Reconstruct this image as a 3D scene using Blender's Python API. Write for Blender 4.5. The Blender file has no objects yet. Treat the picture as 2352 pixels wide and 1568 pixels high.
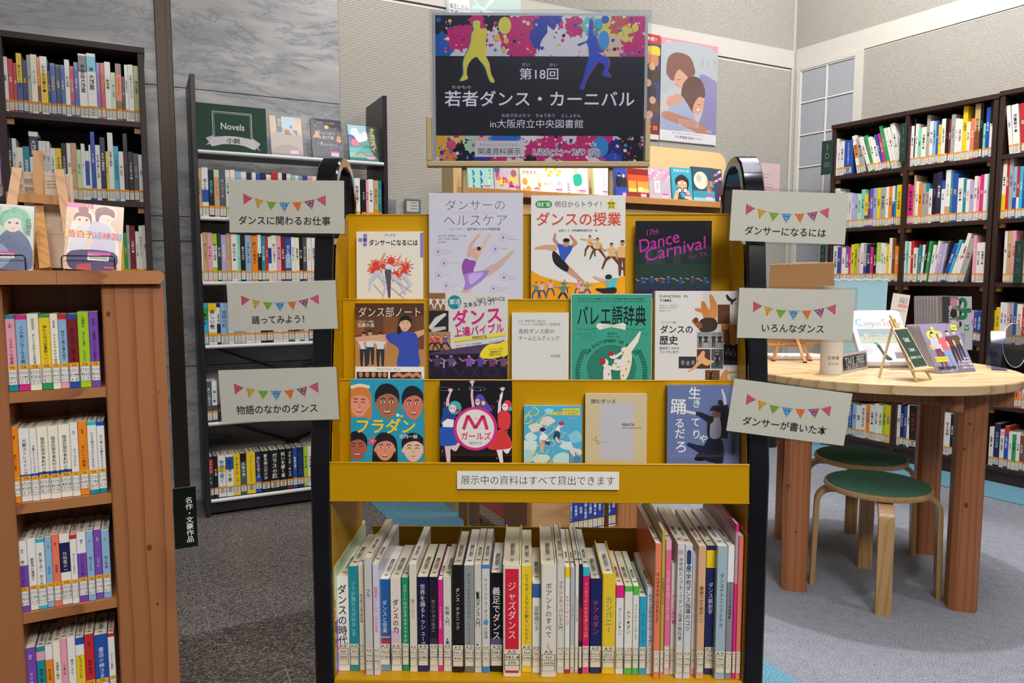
import bpy, math, random
from mathutils import Matrix, Vector
random.seed(7)
S = bpy.context.scene
COL = S.collection
PI = math.pi
# ------------------------------------------------------------------ camera, world, light, exposure
F = 1680.; CX = 1176.; CY = 784.; CH = 1.2; PITCH = math.radians(5.24)
cp, sp = math.cos(PITCH), math.sin(PITCH)
cam = bpy.data.cameras.new('camera'); camo = bpy.data.objects.new('camera', cam); COL.objects.link(camo)
cam.sensor_width = 36; cam.lens = F/2352*36; cam.clip_start = .05
camo.location = (0, 0, CH); camo.rotation_euler = (PI/2-PITCH, 0, 0); S.camera = camo
S.view_settings.view_transform = 'Standard'; S.view_settings.look = 'None'
S.view_settings.exposure = 0.0; S.view_settings.gamma = 1; S.view_settings.use_curve_mapping = False
W = bpy.data.worlds.new('World'); S.world = W; W.use_nodes = True
W.node_tree.nodes['Background'].inputs[0].default_value = (.90, .93, 1, 1)
W.node_tree.nodes['Background'].inputs[1].default_value = .15

def area(name, loc, tgt, sx, sy, power, col=(1, .965, .93), spread=180):
    l = bpy.data.lights.new(name, 'AREA'); l.shape = 'RECTANGLE'; l.size = sx; l.size_y = sy; l.energy = power; l.color = col
    l.spread = math.radians(spread)
    o = bpy.data.objects.new(name, l); COL.objects.link(o); o.location = loc
    o.rotation_euler = (Vector(tgt)-Vector(loc)).to_track_quat('-Z', 'Y').to_euler(); return o
def spot(name, loc, tgt, power, ang, blend=.6, r=.05, col=(1, .965, .93)):
    l = bpy.data.lights.new(name, 'SPOT'); l.energy = power; l.spot_size = math.radians(ang); l.spot_blend = blend
    l.shadow_soft_size = r; l.color = col
    o = bpy.data.objects.new(name, l); COL.objects.link(o); o.location = loc
    o.rotation_euler = (Vector(tgt)-Vector(loc)).to_track_quat('-Z', 'Y').to_euler(); return o
area('ceiling_panel_light', (.3, 1.2, 4.1), (.3, 1.2, 0), 2.0, 1.6, 50)
area('ceiling_panel_light', (2.2, 3.0, 4.1), (2.2, 3.0, 0), 2.0, 2.0, 75)
area('rear_fill_light', (.9, -1.9, 4.0), (.25, 1.5, .9), 1.6, 1.2, 48, spread=80)  # unseen fill behind the camera, added to brighten the trolley front and cards
area('ceiling_wall_washer', (1.9, 3.4, 4.0), (3.6, 4.6, 1.9), 1.6, .5, 75)
spot('table_downlight', (1.5, 3.05, 4.05), (1.45, 2.95, .8), 330, 34, .5, .05)
spot('trolley_downlight', (1.1, .1, 4.05), (.15, 1.4, 1.0), 150, 50, .8, .07)
spot('display_downlight', (.6, 3.2, 4.05), (.75, 4.1, 1.7), 230, 42, .6, .05)
spot('wall_downlight', (-.5, 3.1, 4.05), (-.45, 4.3, 1.9), 145, 74, .9, .06)
spot('stool_downlight', (2.6, 1.4, 4.05), (1.9, 2.2, 0), 130, 60, .8, .05)

# ------------------------------------------------------------------ frames and pixel rays
def ray(px, py):
    u = (px-CX)/F; v = (py-CY)/F
    return (u, cp-v*sp, -sp-v*cp)
class Fr:
    def __init__(s, ox, oy, deg):
        s.o = (ox, oy); s.a = math.radians(deg); s.U = (math.cos(s.a), math.sin(s.a)); s.V = (-math.sin(s.a), math.cos(s.a))
    def px(s, px, py, d=0.):
        r = ray(px, py)
        t = (s.V[0]*s.o[0]+s.V[1]*s.o[1]+d)/(s.V[0]*r[0]+s.V[1]*r[1])
        x, y = r[0]*t-s.o[0], r[1]*t-s.o[1]
        return (x*s.U[0]+y*s.U[1], CH+r[2]*t)
    def fl(s, px, py, z=0.):
        r = ray(px, py); t = (z-CH)/r[2]; x, y = r[0]*t-s.o[0], r[1]*t-s.o[1]
        return (x*s.U[0]+y*s.U[1], x*s.V[0]+y*s.V[1])
    def w(s, x, y, z=0.):
        return Vector((s.o[0]+x*s.U[0]+y*s.V[0], s.o[1]+x*s.U[1]+y*s.V[1], z))
FB = Fr(-1.5, 3.5, 26.9)      # back wall direction; y = 0 is the front of the shelving
FR = Fr(2.77, 4.15, -58.1)    # right wall direction
FC = Fr(-.666, 1.4, 26.9)     # cedar cabinet
FT = Fr(.046, 1.25, -1.2)     # yellow trolley
F0 = Fr(0, 0, 0)

# ------------------------------------------------------------------ colours and materials
def s2l(c): return tuple((x/12.92 if x <= .04045 else ((x+.055)/1.055)**2.4) for x in c)
KEY = dict(w=('white', '#e9e7e2'), c=('cream', '#e2d9bf'), k=('black', '#17161a'), n=('navy', '#1e2350'), b=('blue', '#2150a8'),
 l=('light blue', '#8fb6d6'), r=('red', '#c62a30'), d=('dark red', '#7c1c2a'), o=('orange', '#ee8a1c'), y=('yellow', '#eccb22'),
 g=('green', '#2e9a57'), G=('dark green', '#1f4034'), t=('teal', '#1f8c98'), m=('mint', '#7fd0bd'), p=('pink', '#eaa3b4'),
 M=('magenta', '#d62a80'), u=('purple', '#7d4ab0'), L=('lilac', '#b9a9d6'), a=('grey', '#a6a6a4'), A=('dark grey', '#4d4b4f'),
 B=('brown', '#7a4c2c'), T=('tan', '#c9a877'), C=('coral', '#ef7a5c'), s=('slate', '#4a5a6c'), Y=('lime', '#a6cf2e'),
 e=('pale green', '#c8dcb4'), x=('cyan', '#38b4d6'), O=('olive', '#a8a03a'), i=('ivory', '#efe9d6'))
def hx(h):
    if len(h) == 1: h = KEY[h][1]
    h = h.lstrip('#')
    if len(h) == 3: h = ''.join(q*2 for q in h)
    return s2l(tuple(int(h[i:i+2], 16)/255 for i in (0, 2, 4)))
MATS = {}
def nodes(m): m.use_nodes = True; return m.node_tree.nodes, m.node_tree.links, m.node_tree.nodes['Principled BSDF']
def mat(name, col='#888888', rough=.5, metal=0., spec=.5, coat=0., trans=0., alpha=1., emit=None):
    if name in MATS: return MATS[name]
    m = bpy.data.materials.new(name); N, L, b = nodes(m)
    b.inputs['Base Color'].default_value = (*hx(col), 1); b.inputs['Roughness'].default_value = rough
    b.inputs['Metallic'].default_value = metal; b.inputs['Specular IOR Level'].default_value = spec
    b.inputs['Coat Weight'].default_value = coat; b.inputs['Transmission Weight'].default_value = trans
    b.inputs['Alpha'].default_value = alpha
    MATS[name] = m; return m
def attrmat(name, rough, coat=0.):
    m = mat(name, '#ffffff', rough, coat=coat); N, L, b = nodes(m)
    a = N.new('ShaderNodeVertexColor'); a.layer_name = 'Col'; L.new(a.outputs[0], b.inputs['Base Color']); return m
def addn(N, t, **k):
    n = N.new(t)
    for a, v in k.items():
        if a.startswith('i_'): n.inputs[a[2:].replace('_', ' ')].default_value = v
        else: setattr(n, a, v)
    return n
def ramp(N, L, fac, stops):
    r = N.new('ShaderNodeValToRGB'); e = r.color_ramp.elements
    while len(e) < len(stops): e.new(.5)
    for q, (p, c) in zip(e, stops): q.position = p; q.color = (*hx(c), 1)
    L.new(fac, r.inputs[0]); return r
def bump(N, L, b, h, st, dist=.01):
    bp = addn(N, 'ShaderNodeBump', i_Strength=st, i_Distance=dist); L.new(h, bp.inputs['Height']); L.new(bp.outputs[0], b.inputs['Normal'])
def wood(name, c1, c2, c3, scale=(1, 1, 1), rough=.5, ring=22., rot=(0, 0, 0)):
    """grain runs along object Z (scale/rot turns it)"""
    m = mat(name, '#ffffff', rough); N, L, b = nodes(m)
    tc = N.new('ShaderNodeTexCoord'); mp = N.new('ShaderNodeMapping'); mp.inputs['Scale'].default_value = scale; mp.inputs['Rotation'].default_value = rot
    L.new(tc.outputs['Object'], mp.inputs[0])
    n1 = addn(N, 'ShaderNodeTexNoise', i_Scale=3., i_Detail=2.); L.new(mp.outputs[0], n1.inputs[0])
    wv = addn(N, 'ShaderNodeTexWave', wave_type='RINGS', rings_direction='Z', wave_profile='SAW', i_Scale=ring, i_Distortion=4.5, i_Detail=2.5); wv.inputs['Detail Scale'].default_value = 1.1; wv.inputs['Detail Roughness'].default_value = .5
    of = addn(N, 'ShaderNodeVectorMath', operation='ADD'); of.inputs[1].default_value = (.31, .17, .05); L.new(mp.outputs[0], of.inputs[0]); L.new(of.outputs[0], wv.inputs[0])
    n2 = addn(N, 'ShaderNodeTexNoise', i_Scale=120., i_Detail=3.); L.new(mp.outputs[0], n2.inputs[0])
    r = ramp(N, L, wv.outputs[1], [(0, c1), (.6, c1), (.86, c2), (.97, c3), (1., c1)])
    mx = addn(N, 'ShaderNodeMix', data_type='RGBA', blend_type='MULTIPLY'); mx.inputs[0].default_value = .45
    L.new(r.outputs[0], mx.inputs[6])
    r2 = ramp(N, L, n1.outputs[0], [(.3, '#b9b0a8'), (.7, '#ffffff')]); L.new(r2.outputs[0], mx.inputs[7])
    L.new(mx.outputs[2], b.inputs['Base Color']); bump(N, L, b, n2.outputs[0], .08, .002); return m
CEDAR = wood('cedar_wood', '#ae7247', '#9f653e', '#8e5635', (1, 1, .12), .42, 13.)
CEDARH = wood('cedar_wood_crosswise', '#b57a4b', '#a56c42', '#935b38', (.12, 1, 1), .42, 13.)
CEDART = wood('pale_cedar_top', '#cf9f6a', '#b07c48', '#c08e5a', (.08, 1, 1), .4, 11.)
CEDARD = wood('reddish_cedar_leg', '#a5673e', '#985c38', '#885030', (1, 1, .07), .45, 14.)
TABLE = wood('pale_table_wood', '#d8ba90', '#c8a475', '#b89260', (.1, 1, 1), .35, 12.)
BEECH = wood('beech_wood', '#c59055', '#b07c42', '#b98448', (1, 1, .05), .4, 30.)
BIRCH = wood('bent_birch_wood', '#bd9765', '#a9824f', '#b38c59', (1, 1, .03), .35, 40.)
PALE = mat('pale_plywood', '#d4b685', .5)
DARKW = wood('dark_laminate', '#38221e', '#2c1a17', '#341f1c', (1, 1, .04), .5, 30.)
BLACKW = mat('black_steel', '#211f24', .35)
SHELFW = mat('white_shelf_edge', '#d8d8da', .35)
YEL = mat('yellow_painted_steel', '#b78800', .34, spec=.25)
BLK = mat('black_plastic', '#0c0c12', .22, spec=.6)
CHROME = mat('polished_dark_chrome', '#5a5a64', .08, metal=1.)
BEIGE = mat('beige_enamel', '#a8946c', .4)
PAPER = mat('white_paper', '#dedcd6', .6)
PAGES = mat('page_edges', '#d8cfb6', .8)
PAGESW = mat('bright_page_edges', '#e4e0d8', .8)
STEEL = mat('brushed_bronze', '#463c36', .35, metal=.7)
RUB = mat('black_rubber', '#141414', .7)
WIRE = mat('black_wire', '#101014', .3)
CARDB = mat('brown_cardboard', '#a07a50', .85)
CARDE = mat('cardboard_edge', '#cbb596', .85)
COVER = attrmat('printed_book_cover', .3, .15)
PRINT = attrmat('printed_ink', .6); MATS['printed_ink'].node_tree.nodes['Principled BSDF'].inputs['Specular IOR Level'].default_value = .3
GLOSS = attrmat('glossy_print', .22, .5)
def clear(name, tint='#ffffff', fac=.12, rough=.06):
    if name in MATS: return MATS[name]
    m = bpy.data.materials.new(name); m.use_nodes = True; N, L = m.node_tree.nodes, m.node_tree.links; N.clear()
    o = N.new('ShaderNodeOutputMaterial'); t = N.new('ShaderNodeBsdfTransparent'); t.inputs[0].default_value = (*hx(tint), 1)
    g = N.new('ShaderNodeBsdfGlossy'); g.inputs['Roughness'].default_value = rough; x = N.new('ShaderNodeMixShader'); fn = N.new('ShaderNodeLayerWeight'); pw = N.new('ShaderNodeMath'); pw.operation = 'POWER'; pw.inputs[1].default_value = 4.; L.new(fn.outputs[1], pw.inputs[0])
    ma = N.new('ShaderNodeMath'); ma.operation = 'MULTIPLY_ADD'; ma.inputs[1].default_value = .22; ma.inputs[2].default_value = fac*.3; L.new(pw.outputs[0], ma.inputs[0]); L.new(ma.outputs[0], x.inputs[0])
    L.new(t.outputs[0], x.inputs[1]); L.new(g.outputs[0], x.inputs[2]); L.new(x.outputs[0], o.inputs[0]); MATS[name] = m; return m
ACRYL = clear('clear_acrylic', '#f2f4fa', .06, .05)
POUCH = clear('laminating_film', '#f6f6f4', .10, .12)

def marble():
    m = mat('grey_marble', '#ffffff', .3); N, L, b = nodes(m)
    tc = N.new('ShaderNodeTexCoord'); mp = N.new('ShaderNodeMapping'); mp.inputs['Rotation'].default_value = (0, math.radians(52), math.radians(-20)); mp.inputs['Scale'].default_value = (.55, 1, 1.9)
    L.new(tc.outputs['Object'], mp.inputs[0])
    n = addn(N, 'ShaderNodeTexNoise', i_Scale=2.4, i_Detail=12., i_Roughness=.72, i_Distortion=.5); L.new(mp.outputs[0], n.inputs[0])
    a = addn(N, 'ShaderNodeMath', operation='SUBTRACT'); a.inputs[1].default_value = .5; L.new(n.outputs[0], a.inputs[0])
    ab = addn(N, 'ShaderNodeMath', operation='ABSOLUTE'); L.new(a.outputs[0], ab.inputs[0])
    r = ramp(N, L, ab.outputs[0], [(0, '#85888e'), (.006, '#a0a2a6'), (.03, '#b6b6b7'), (.16, '#bdbcb9')])
    n2 = addn(N, 'ShaderNodeTexNoise', i_Scale=5., i_Detail=6.); L.new(mp.outputs[0], n2.inputs[0])
    r2 = ramp(N, L, n2.outputs[0], [(.35, '#b8bac0'), (.65, '#ffffff')])
    mx = addn(N, 'ShaderNodeMix', data_type='RGBA', blend_type='MULTIPLY'); mx.inputs[0].default_value = .7
    L.new(r.outputs[0], mx.inputs[6]); L.new(r2.outputs[0], mx.inputs[7]); L.new(mx.outputs[2], b.inputs['Base Color']); return m
MARBLE = marble()
def granite(name, stops, sc):
    m = mat(name, '#ffffff', .5); N, L, b = nodes(m); tc = N.new('ShaderNodeTexCoord')
    v = addn(N, 'ShaderNodeTexVoronoi', i_Scale=sc); L.new(tc.outputs['Object'], v.inputs[0])
    n = addn(N, 'ShaderNodeTexNoise', i_Scale=sc*.55, i_Detail=6., i_Roughness=.7); L.new(tc.outputs['Object'], n.inputs[0])
    h = N.new('ShaderNodeSeparateColor'); L.new(v.outputs['Color'], h.inputs[0])
    mx = addn(N, 'ShaderNodeMix', data_type='FLOAT'); mx.inputs[0].default_value = .45; L.new(h.outputs[0], mx.inputs[2]); L.new(n.outputs[0], mx.inputs[3])
    r = ramp(N, L, mx.outputs[0], stops); L.new(r.outputs[0], b.inputs['Base Color']); return m
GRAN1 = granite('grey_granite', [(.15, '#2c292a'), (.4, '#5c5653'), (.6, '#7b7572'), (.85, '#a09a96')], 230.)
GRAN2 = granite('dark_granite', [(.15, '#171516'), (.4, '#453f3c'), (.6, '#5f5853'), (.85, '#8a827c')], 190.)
def carpet(name, c1, c2):
    m = mat(name, '#ffffff', .95, spec=.1); N, L, b = nodes(m); tc = N.new('ShaderNodeTexCoord')
    n = addn(N, 'ShaderNodeTexNoise', i_Scale=230., i_Detail=4., i_Roughness=.85); L.new(tc.outputs['Object'], n.inputs[0])
    n2 = addn(N, 'ShaderNodeTexNoise', i_Scale=28., i_Detail=3.); L.new(tc.outputs['Object'], n2.inputs[0])
    mx = addn(N, 'ShaderNodeMix', data_type='FLOAT'); mx.inputs[0].default_value = .08; L.new(n.outputs[0], mx.inputs[2]); L.new(n2.outputs[0], mx.inputs[3])
    r = ramp(N, L, mx.outputs[0], [(.38, c1), (.62, c2)]); L.new(r.outputs[0], b.inputs['Base Color']); bump(N, L, b, n.outputs[0], .5, .003); return m
CARG = carpet('grey_carpet', '#484b55', '#9fa3ae'); CARB = carpet('blue_carpet', '#376478', '#7aabbf')
PLAST = mat('ivory_wall_finish', '#cbc8c1', .6)
def noisy(m, sc, amt=.12):
    N, L, b = nodes(m); tc = N.new('ShaderNodeTexCoord'); n = addn(N, 'ShaderNodeTexNoise', i_Scale=sc, i_Detail=4.); L.new(tc.outputs['Object'], n.inputs[0]); bump(N, L, b, n.outputs[0], amt, .001)
noisy(PLAST, 60); noisy(CARDB, 200); noisy(PAPER, 300, .05)
PANE = mat('frosted_glass', '#a2a7b0', .35)
TRIMW = mat('white_muntin', '#dcdcda', .4)
STOOLF = carpet('green_woven_fabric', '#37584a', '#527c69')
BLUEP = mat('pale_blue_paper', '#9cc8dc', .6)
CEIL = mat('ceiling_paint', '#d8d6d0', .8)

# ------------------------------------------------------------------ mesh builder
class MB:
    def __init__(s): s.v = []; s.f = []; s.c = []
    def face(s, pts, c=None):
        n = len(s.v); s.v.extend(pts); s.f.append(tuple(range(n, n+len(pts)))); s.c.append(c)
    def box(s, x0, x1, y0, y1, z0, z1, c=None, M=None):
        P = [(x, y, z) for z in (z0, z1) for y in (y0, y1) for x in (x0, x1)]
        if M: P = [tuple(M @ Vector(p)) for p in P]
        n = len(s.v); s.v += P
        for q in ((0, 2, 3, 1), (4, 5, 7, 6), (0, 1, 5, 4), (2, 6, 7, 3), (0, 4, 6, 2), (1, 3, 7, 5)):
            s.f.append(tuple(n+i for i in q)); s.c.append(c)
        return s
    def cbox(s, x0, x1, y0, y1, z0, z1, b=.002, c=None):
        """box with chamfered vertical-ish edges on all sides (profile in x,z extruded in y with chamfer)"""
        prof = [(x0+b, z0), (x1-b, z0), (x1, z0+b), (x1, z1-b), (x1-b, z1), (x0+b, z1), (x0, z1-b), (x0, z0+b)]
        ins = [(x0+2*b, z0+b), (x1-2*b, z0+b), (x1-b, z0+2*b), (x1-b, z1-2*b), (x1-2*b, z1-b), (x0+2*b, z1-b), (x0+b, z1-2*b), (x0+b, z0+2*b)]
        n = len(s.v)
        for y, pr in ((y0, ins), (y0+b, prof), (y1-b, prof), (y1, ins)): s.v += [(p[0], y, p[1]) for p in pr]
        for r in range(3):
            for i in range(8): j = (i+1) % 8; s.f.append((n+r*8+i, n+r*8+j, n+r*8+8+j, n+r*8+8+i)); s.c.append(c)
        s.f.append(tuple(n+i for i in range(7, -1, -1))); s.c.append(c); s.f.append(tuple(n+24+i for i in range(8))); s.c.append(c)
        return s
    def ext(s, prof, a0, a1, axis='z', c=None):
        """extrude a 2-D profile along an axis; prof (x,y) for z, (x,z) for y, (y,z) for x"""
        f = {'z': lambda p, a: (p[0], p[1], a), 'y': lambda p, a: (p[0], a, p[1]), 'x': lambda p, a: (a, p[0], p[1])}[axis]
        n = len(s.v); k = len(prof); s.v += [f(p, a0) for p in prof]+[f(p, a1) for p in prof]
        for i in range(k): j = (i+1) % k; s.f.append((n+i, n+j, n+k+j, n+k+i)); s.c.append(c)
        s.f.append(tuple(n+i for i in range(k-1, -1, -1))); s.f.append(tuple(n+k+i for i in range(k))); s.c += [c, c]
        return s
    def sweep(s, path, prof, up=(0, 0, 1), c=None, closed=False, caps=True):
        """sweep closed 2-D profile (side, normal) along a 3-D path; side axis fixed by `up` reference"""
        P = [Vector(p) for p in path]; k = len(prof); n = len(s.v); U = Vector(up)
        for i, p in enumerate(P):
            a = P[i-1] if (i or closed) else P[0]; b = P[(i+1) % len(P)] if (i < len(P)-1 or closed) else P[-1]
            t = (b-a).normalized(); sd = t.cross(U)
            if sd.length < 1e-4: sd = t.cross(Vector((1, 0, 0)))
            sd.normalize(); nn = sd.cross(t)
            s.v += [tuple(p+sd*q[0]+nn*q[1]) for q in prof]
        m = len(P)
        for r in range(m if closed else m-1):
            r2 = (r+1) % m
            for i in range(k): j = (i+1) % k; s.f.append((n+r*k+i, n+r*k+j, n+r2*k+j, n+r2*k+i)); s.c.append(c)
        if caps and not closed: s.f.append(tuple(n+i for i in range(k-1, -1, -1))); s.f.append(tuple(n+(m-1)*k+i for i in range(k))); s.c += [c, c]
        return s
    def tube(s, path, r, seg=8, c=None, closed=False, up=(.13, .31, .94)):
        return s.sweep(path, [(r*math.cos(2*PI*i/seg), r*math.sin(2*PI*i/seg)) for i in range(seg)], up, c, closed)
    def lathe(s, prof, seg=40, cx=0, cy=0, c=None):
        n = len(s.v); k = len(prof)
        for i in range(seg):
            a = 2*PI*i/seg; s.v += [(cx+r*math.cos(a), cy+r*math.sin(a), z) for r, z in prof]
        for i in range(seg):
            j = (i+1) % seg
            for q in range(k-1): s.f.append((n+i*k+q, n+j*k+q, n+j*k+q+1, n+i*k+q+1)); s.c.append(c)
        s.f.append(tuple(n+i*k for i in range(seg-1, -1, -1))); s.f.append(tuple(n+i*k+k-1 for i in range(seg))); s.c += [c, c]
        return s
    def add(s, o, M=None):
        n = len(s.v); s.v += [tuple(M @ Vector(p)) for p in o.v] if M else o.v
        s.f += [tuple(n+i for i in f) for f in o.f]; s.c += o.c; return s
    def mesh(s, name, m, smooth=False):
        me = bpy.data.meshes.new(name); me.from_pydata([tuple(p) for p in s.v], [], s.f)
        if any(x is not None for x in s.c):
            a = me.color_attributes.new('Col', 'FLOAT_COLOR', 'CORNER'); buf = []
            for f, x in zip(s.f, s.c):
                x = (1, 1, 1) if x is None else x; buf += [x[0], x[1], x[2], 1.]*len(f)
            a.data.foreach_set('color', buf)
        if m: me.materials.append(m)
        if smooth:
            me.polygons.foreach_set('use_smooth', [True]*len(me.polygons)); me.set_sharp_from_angle(angle=math.radians(38))
        return me
def obj(name, mb, m=None, parent=None, smooth=False, M=None):
    me = mb if isinstance(mb, bpy.types.Mesh) else mb.mesh(name, m, smooth)
    o = bpy.data.objects.new(name, me); COL.objects.link(o)
    if parent: o.parent = parent
    if M is not None: o.matrix_local = M
    return o
def tag(o, label=None, cat=None, group=None, kind=None):
    if label: o['label'] = label
    if cat: o['category'] = cat
    if group: o['group'] = group
    if kind: o['kind'] = kind
    return o
def thing(name, label, cat, M=None, group=None):
    o = bpy.data.objects.new(name, None); COL.objects.link(o); o.empty_display_size = .05
    if M is not None: o.matrix_world = M
    return tag(o, label, cat, group)
def struct(name, mb, m, parent=None, M=None):
    return tag(obj(name, mb, m, parent, M=M), kind='structure')
def FM(fr, x, y, z, ry=0., rx=0., rz=0.):
    return Matrix.Translation(fr.w(x, y, z)) @ Matrix.Rotation(fr.a+rz, 4, 'Z') @ Matrix.Rotation(rx, 4, 'X') @ Matrix.Rotation(ry, 4, 'Y')

# ------------------------------------------------------------------ lettering: glyph meshes, cached
GC = {}
def glyph(t, off=0., res=2):
    k = (t, off, res)
    if k not in GC:
        c = bpy.data.curves.new('g', 'FONT'); c.body = t; c.resolution_u = res; c.offset = off
        o = bpy.data.objects.new('g', c); me = bpy.data.meshes.new_from_object(o)
        v = [(p.co.x, p.co.y) for p in me.vertices]; f = [tuple(p.vertices) for p in me.polygons]
        bpy.data.objects.remove(o); bpy.data.curves.remove(c); bpy.data.meshes.remove(me)
        GC[k] = (v, f)
    return GC[k]
def isl(ch): return ord(ch) < 0x250
def runs(t):
    out = []
    for ch in t:
        if isl(ch) and out and isl(out[-1][0]): out[-1] += ch
        else: out.append(ch)
    return out
ADV = {}
def adv(r, off):
    if not isl(r[0]): return 1.
    k = r
    if k not in ADV:
        v, _ = glyph(r+'I', 0.); w, _ = glyph('I', 0.)
        ADV[k] = max(p[0] for p in v)-max(p[0] for p in w) if v else .3*len(r)
    return ADV[k]
def text2d(t, size, off=0., vertical=False, sx=1., res=2):
    """list of (verts, faces) in 2-D, centred on origin, y up"""
    out = []; pos = 0.
    for r in runs(t):
        if r == '\u3000': pos += 1.; continue
        g, f = glyph(r, off, res); a = adv(r, off)
        if vertical:
            if isl(r[0]) and len(r) <= 2 and r.strip():
                v = [(p[0]-a/2, -(pos+.9)+p[1]) for p in g]; pos += 1.0
            elif isl(r[0]): v = [(p[1]-.36, -(pos+.1)-p[0]) for p in g]; pos += a+.1
            elif r in 'ー〜（）―～…': v = [(p[1]-.38, -(pos)-p[0]) for p in g]; pos += 1
            else: v = [(p[0]-.5, -(pos+.88)+p[1]) for p in g]; pos += 1
        else: v = [(p[0]+pos, p[1]-.38) for p in g]; pos += a
        out.append((v, f))
    res_ = []
    for v, f in out:
        if vertical: res_.append(([(x*size*sx, (y+pos/2)*size) for x, y in v], f))
        else: res_.append(([((x-pos/2)*size*sx, y*size) for x, y in v], f))
    return res_, pos*size*(1 if vertical else sx)
EPS = 5e-6
class Art:
    """flat print: coordinates are read from the photograph's crop (x0,y0 = top left), k = metres per unit.
    The print lies in the local x-z plane at y = y0w, z from top H downwards."""
    def __init__(s, x0, y0, x1, wid, hei, eps=EPS, hy=None):
        s.x0 = x0; s.y0 = y0; s.k = wid/(x1-x0); s.ky = hei/hy if hy else s.k; s.w = wid; s.h = hei; s.n = 1; s.m = MB(); s.eps = min(eps, EPS) if eps < 9e-5 else eps*.1; s.clip = True
    def P(s, x, y):
        X = (x-s.x0)*s.k; Z = s.h-(y-s.y0)*s.ky
        if s.clip: X = min(max(X, 0), s.w); Z = min(max(Z, 0), s.h)
        return (X, -s.n*s.eps, Z)
    def poly(s, pts, c): s.m.face([s.P(*p) for p in pts], hx(c)); s.n += 1; return s
    def rect(s, a, b, c_, d, c): return s.poly([(a, b), (c_, b), (c_, d), (a, d)], c)
    def bg(s, c): return s.rect(s.x0-9, s.y0-9, s.x0+s.w/s.k+9, s.y0+s.h/s.ky+9, c)
    def ell(s, cx, cy, rx, ry, c, seg=18, a0=0, a1=2*PI, rot=0.):
        ca, sa = math.cos(rot), math.sin(rot); pts = []
        for i in range(seg+(a1-a0 < 6.28)):
            a = a0+(a1-a0)*i/seg; x, y = rx*math.cos(a), ry*math.sin(a); pts.append((cx+x*ca-y*sa, cy+x*sa+y*ca))
        return s.poly(pts, c)
    def blob(s, pts, c, k=4):
        n = len(pts); out = []
        for i in range(n):
            p0, p1, p2, p3 = pts[i-1], pts[i], pts[(i+1) % n], pts[(i+2) % n]
            for j in range(k):
                t = j/k; t2 = t*t; t3 = t2*t
                out.append(tuple(.5*(2*p1[q]+(p2[q]-p0[q])*t+(2*p0[q]-5*p1[q]+4*p2[q]-p3[q])*t2+(3*p1[q]-p0[q]-3*p2[q]+p3[q])*t3) for q in (0, 1)))
        return s.poly(out, c)
    def line(s, pts, w, c):
        for (ax, ay), (bx, by) in zip(pts, pts[1:]):
            l = math.hypot(bx-ax, by-ay) or 1; nx, ny = -(by-ay)/l*w/2, (bx-ax)/l*w/2
            s.m.face([s.P(ax+nx, ay+ny), s.P(bx+nx, by+ny), s.P(bx-nx, by-ny), s.P(ax-nx, ay-ny)], hx(c))
        s.n += 1; return s
    def limb(s, pts, c):
        """tapered limb through (x,y,r) joints"""
        col = hx(c)
        for (ax, ay, ar), (bx, by, br) in zip(pts, pts[1:]):
            a = math.atan2(by-ay, bx-ax); o = []
            for i in range(5): t = a+PI/2+PI*i/4; o.append((ax+ar*math.cos(t), ay+ar*math.sin(t)))
            for i in range(5): t = a-PI/2+PI*i/4; o.append((bx+br*math.cos(t), by+br*math.sin(t)))
            s.m.face([s.P(*p) for p in o], col); s.n += .2
        s.n = s.n+1; return s
    def text(s, t, x, y, size, c, off=0., rot=0., vertical=False, sx=1., width=None, anchor='c', res=2, slant=0.):
        """x,y = centre of the run (or left/top end with anchor l); size and width in crop units"""
        bold = off*.75 if off > .012 else 0.
        g, ln = text2d(t, 1., min(off, 0.) if bold else off, vertical, sx, res)
        if bold: g = [([(vx+dx, vy+dy) for vx, vy in v], f) for v, f in g for dx, dy in ((0, 0), (bold, 0), (-bold, 0), (0, bold), (0, -bold), (bold*.7, bold*.7), (-bold*.7, bold*.7), (bold*.7, -bold*.7), (-bold*.7, -bold*.7))[:9 if off > .04 else 5]]
        f2 = 1.
        if width and not vertical: f2 = width/(ln*size)
        if width and vertical: f2 = width/(ln*size)
        ca, sa = math.cos(rot), math.sin(rot); col = hx(c)
        L2 = ln*size*f2/2
        if anchor == 'l':
            if vertical: y += L2
            else: x += L2*ca; y += L2*sa
        nb = (9 if off > .04 else 5) if bold else 1
        for gi, (v, f) in enumerate(g):
            base = len(s.m.v)
            if bold and gi % nb: s.n += 1
            n0 = s.n
            for px, py in v:
                if vertical: X, Y = px*size, -py*size*f2
                else: X, Y = px*size*f2+slant*py*size, -py*size
                s.m.v.append(s.P(x+X*ca-Y*sa, y+X*sa+Y*ca))
            s.m.f += [tuple(base+i for i in q) for q in f]; s.m.c += [col]*len(f)
            if bold and gi % nb == nb-1: s.n -= nb-1
        s.n += nb; return s
    def obj(s, name, parent, m=None, y=-.0004, x=0, z=0):
        return obj(name, s.m, m or PRINT, parent, M=Matrix.Translation((x, y, z)))
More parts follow.
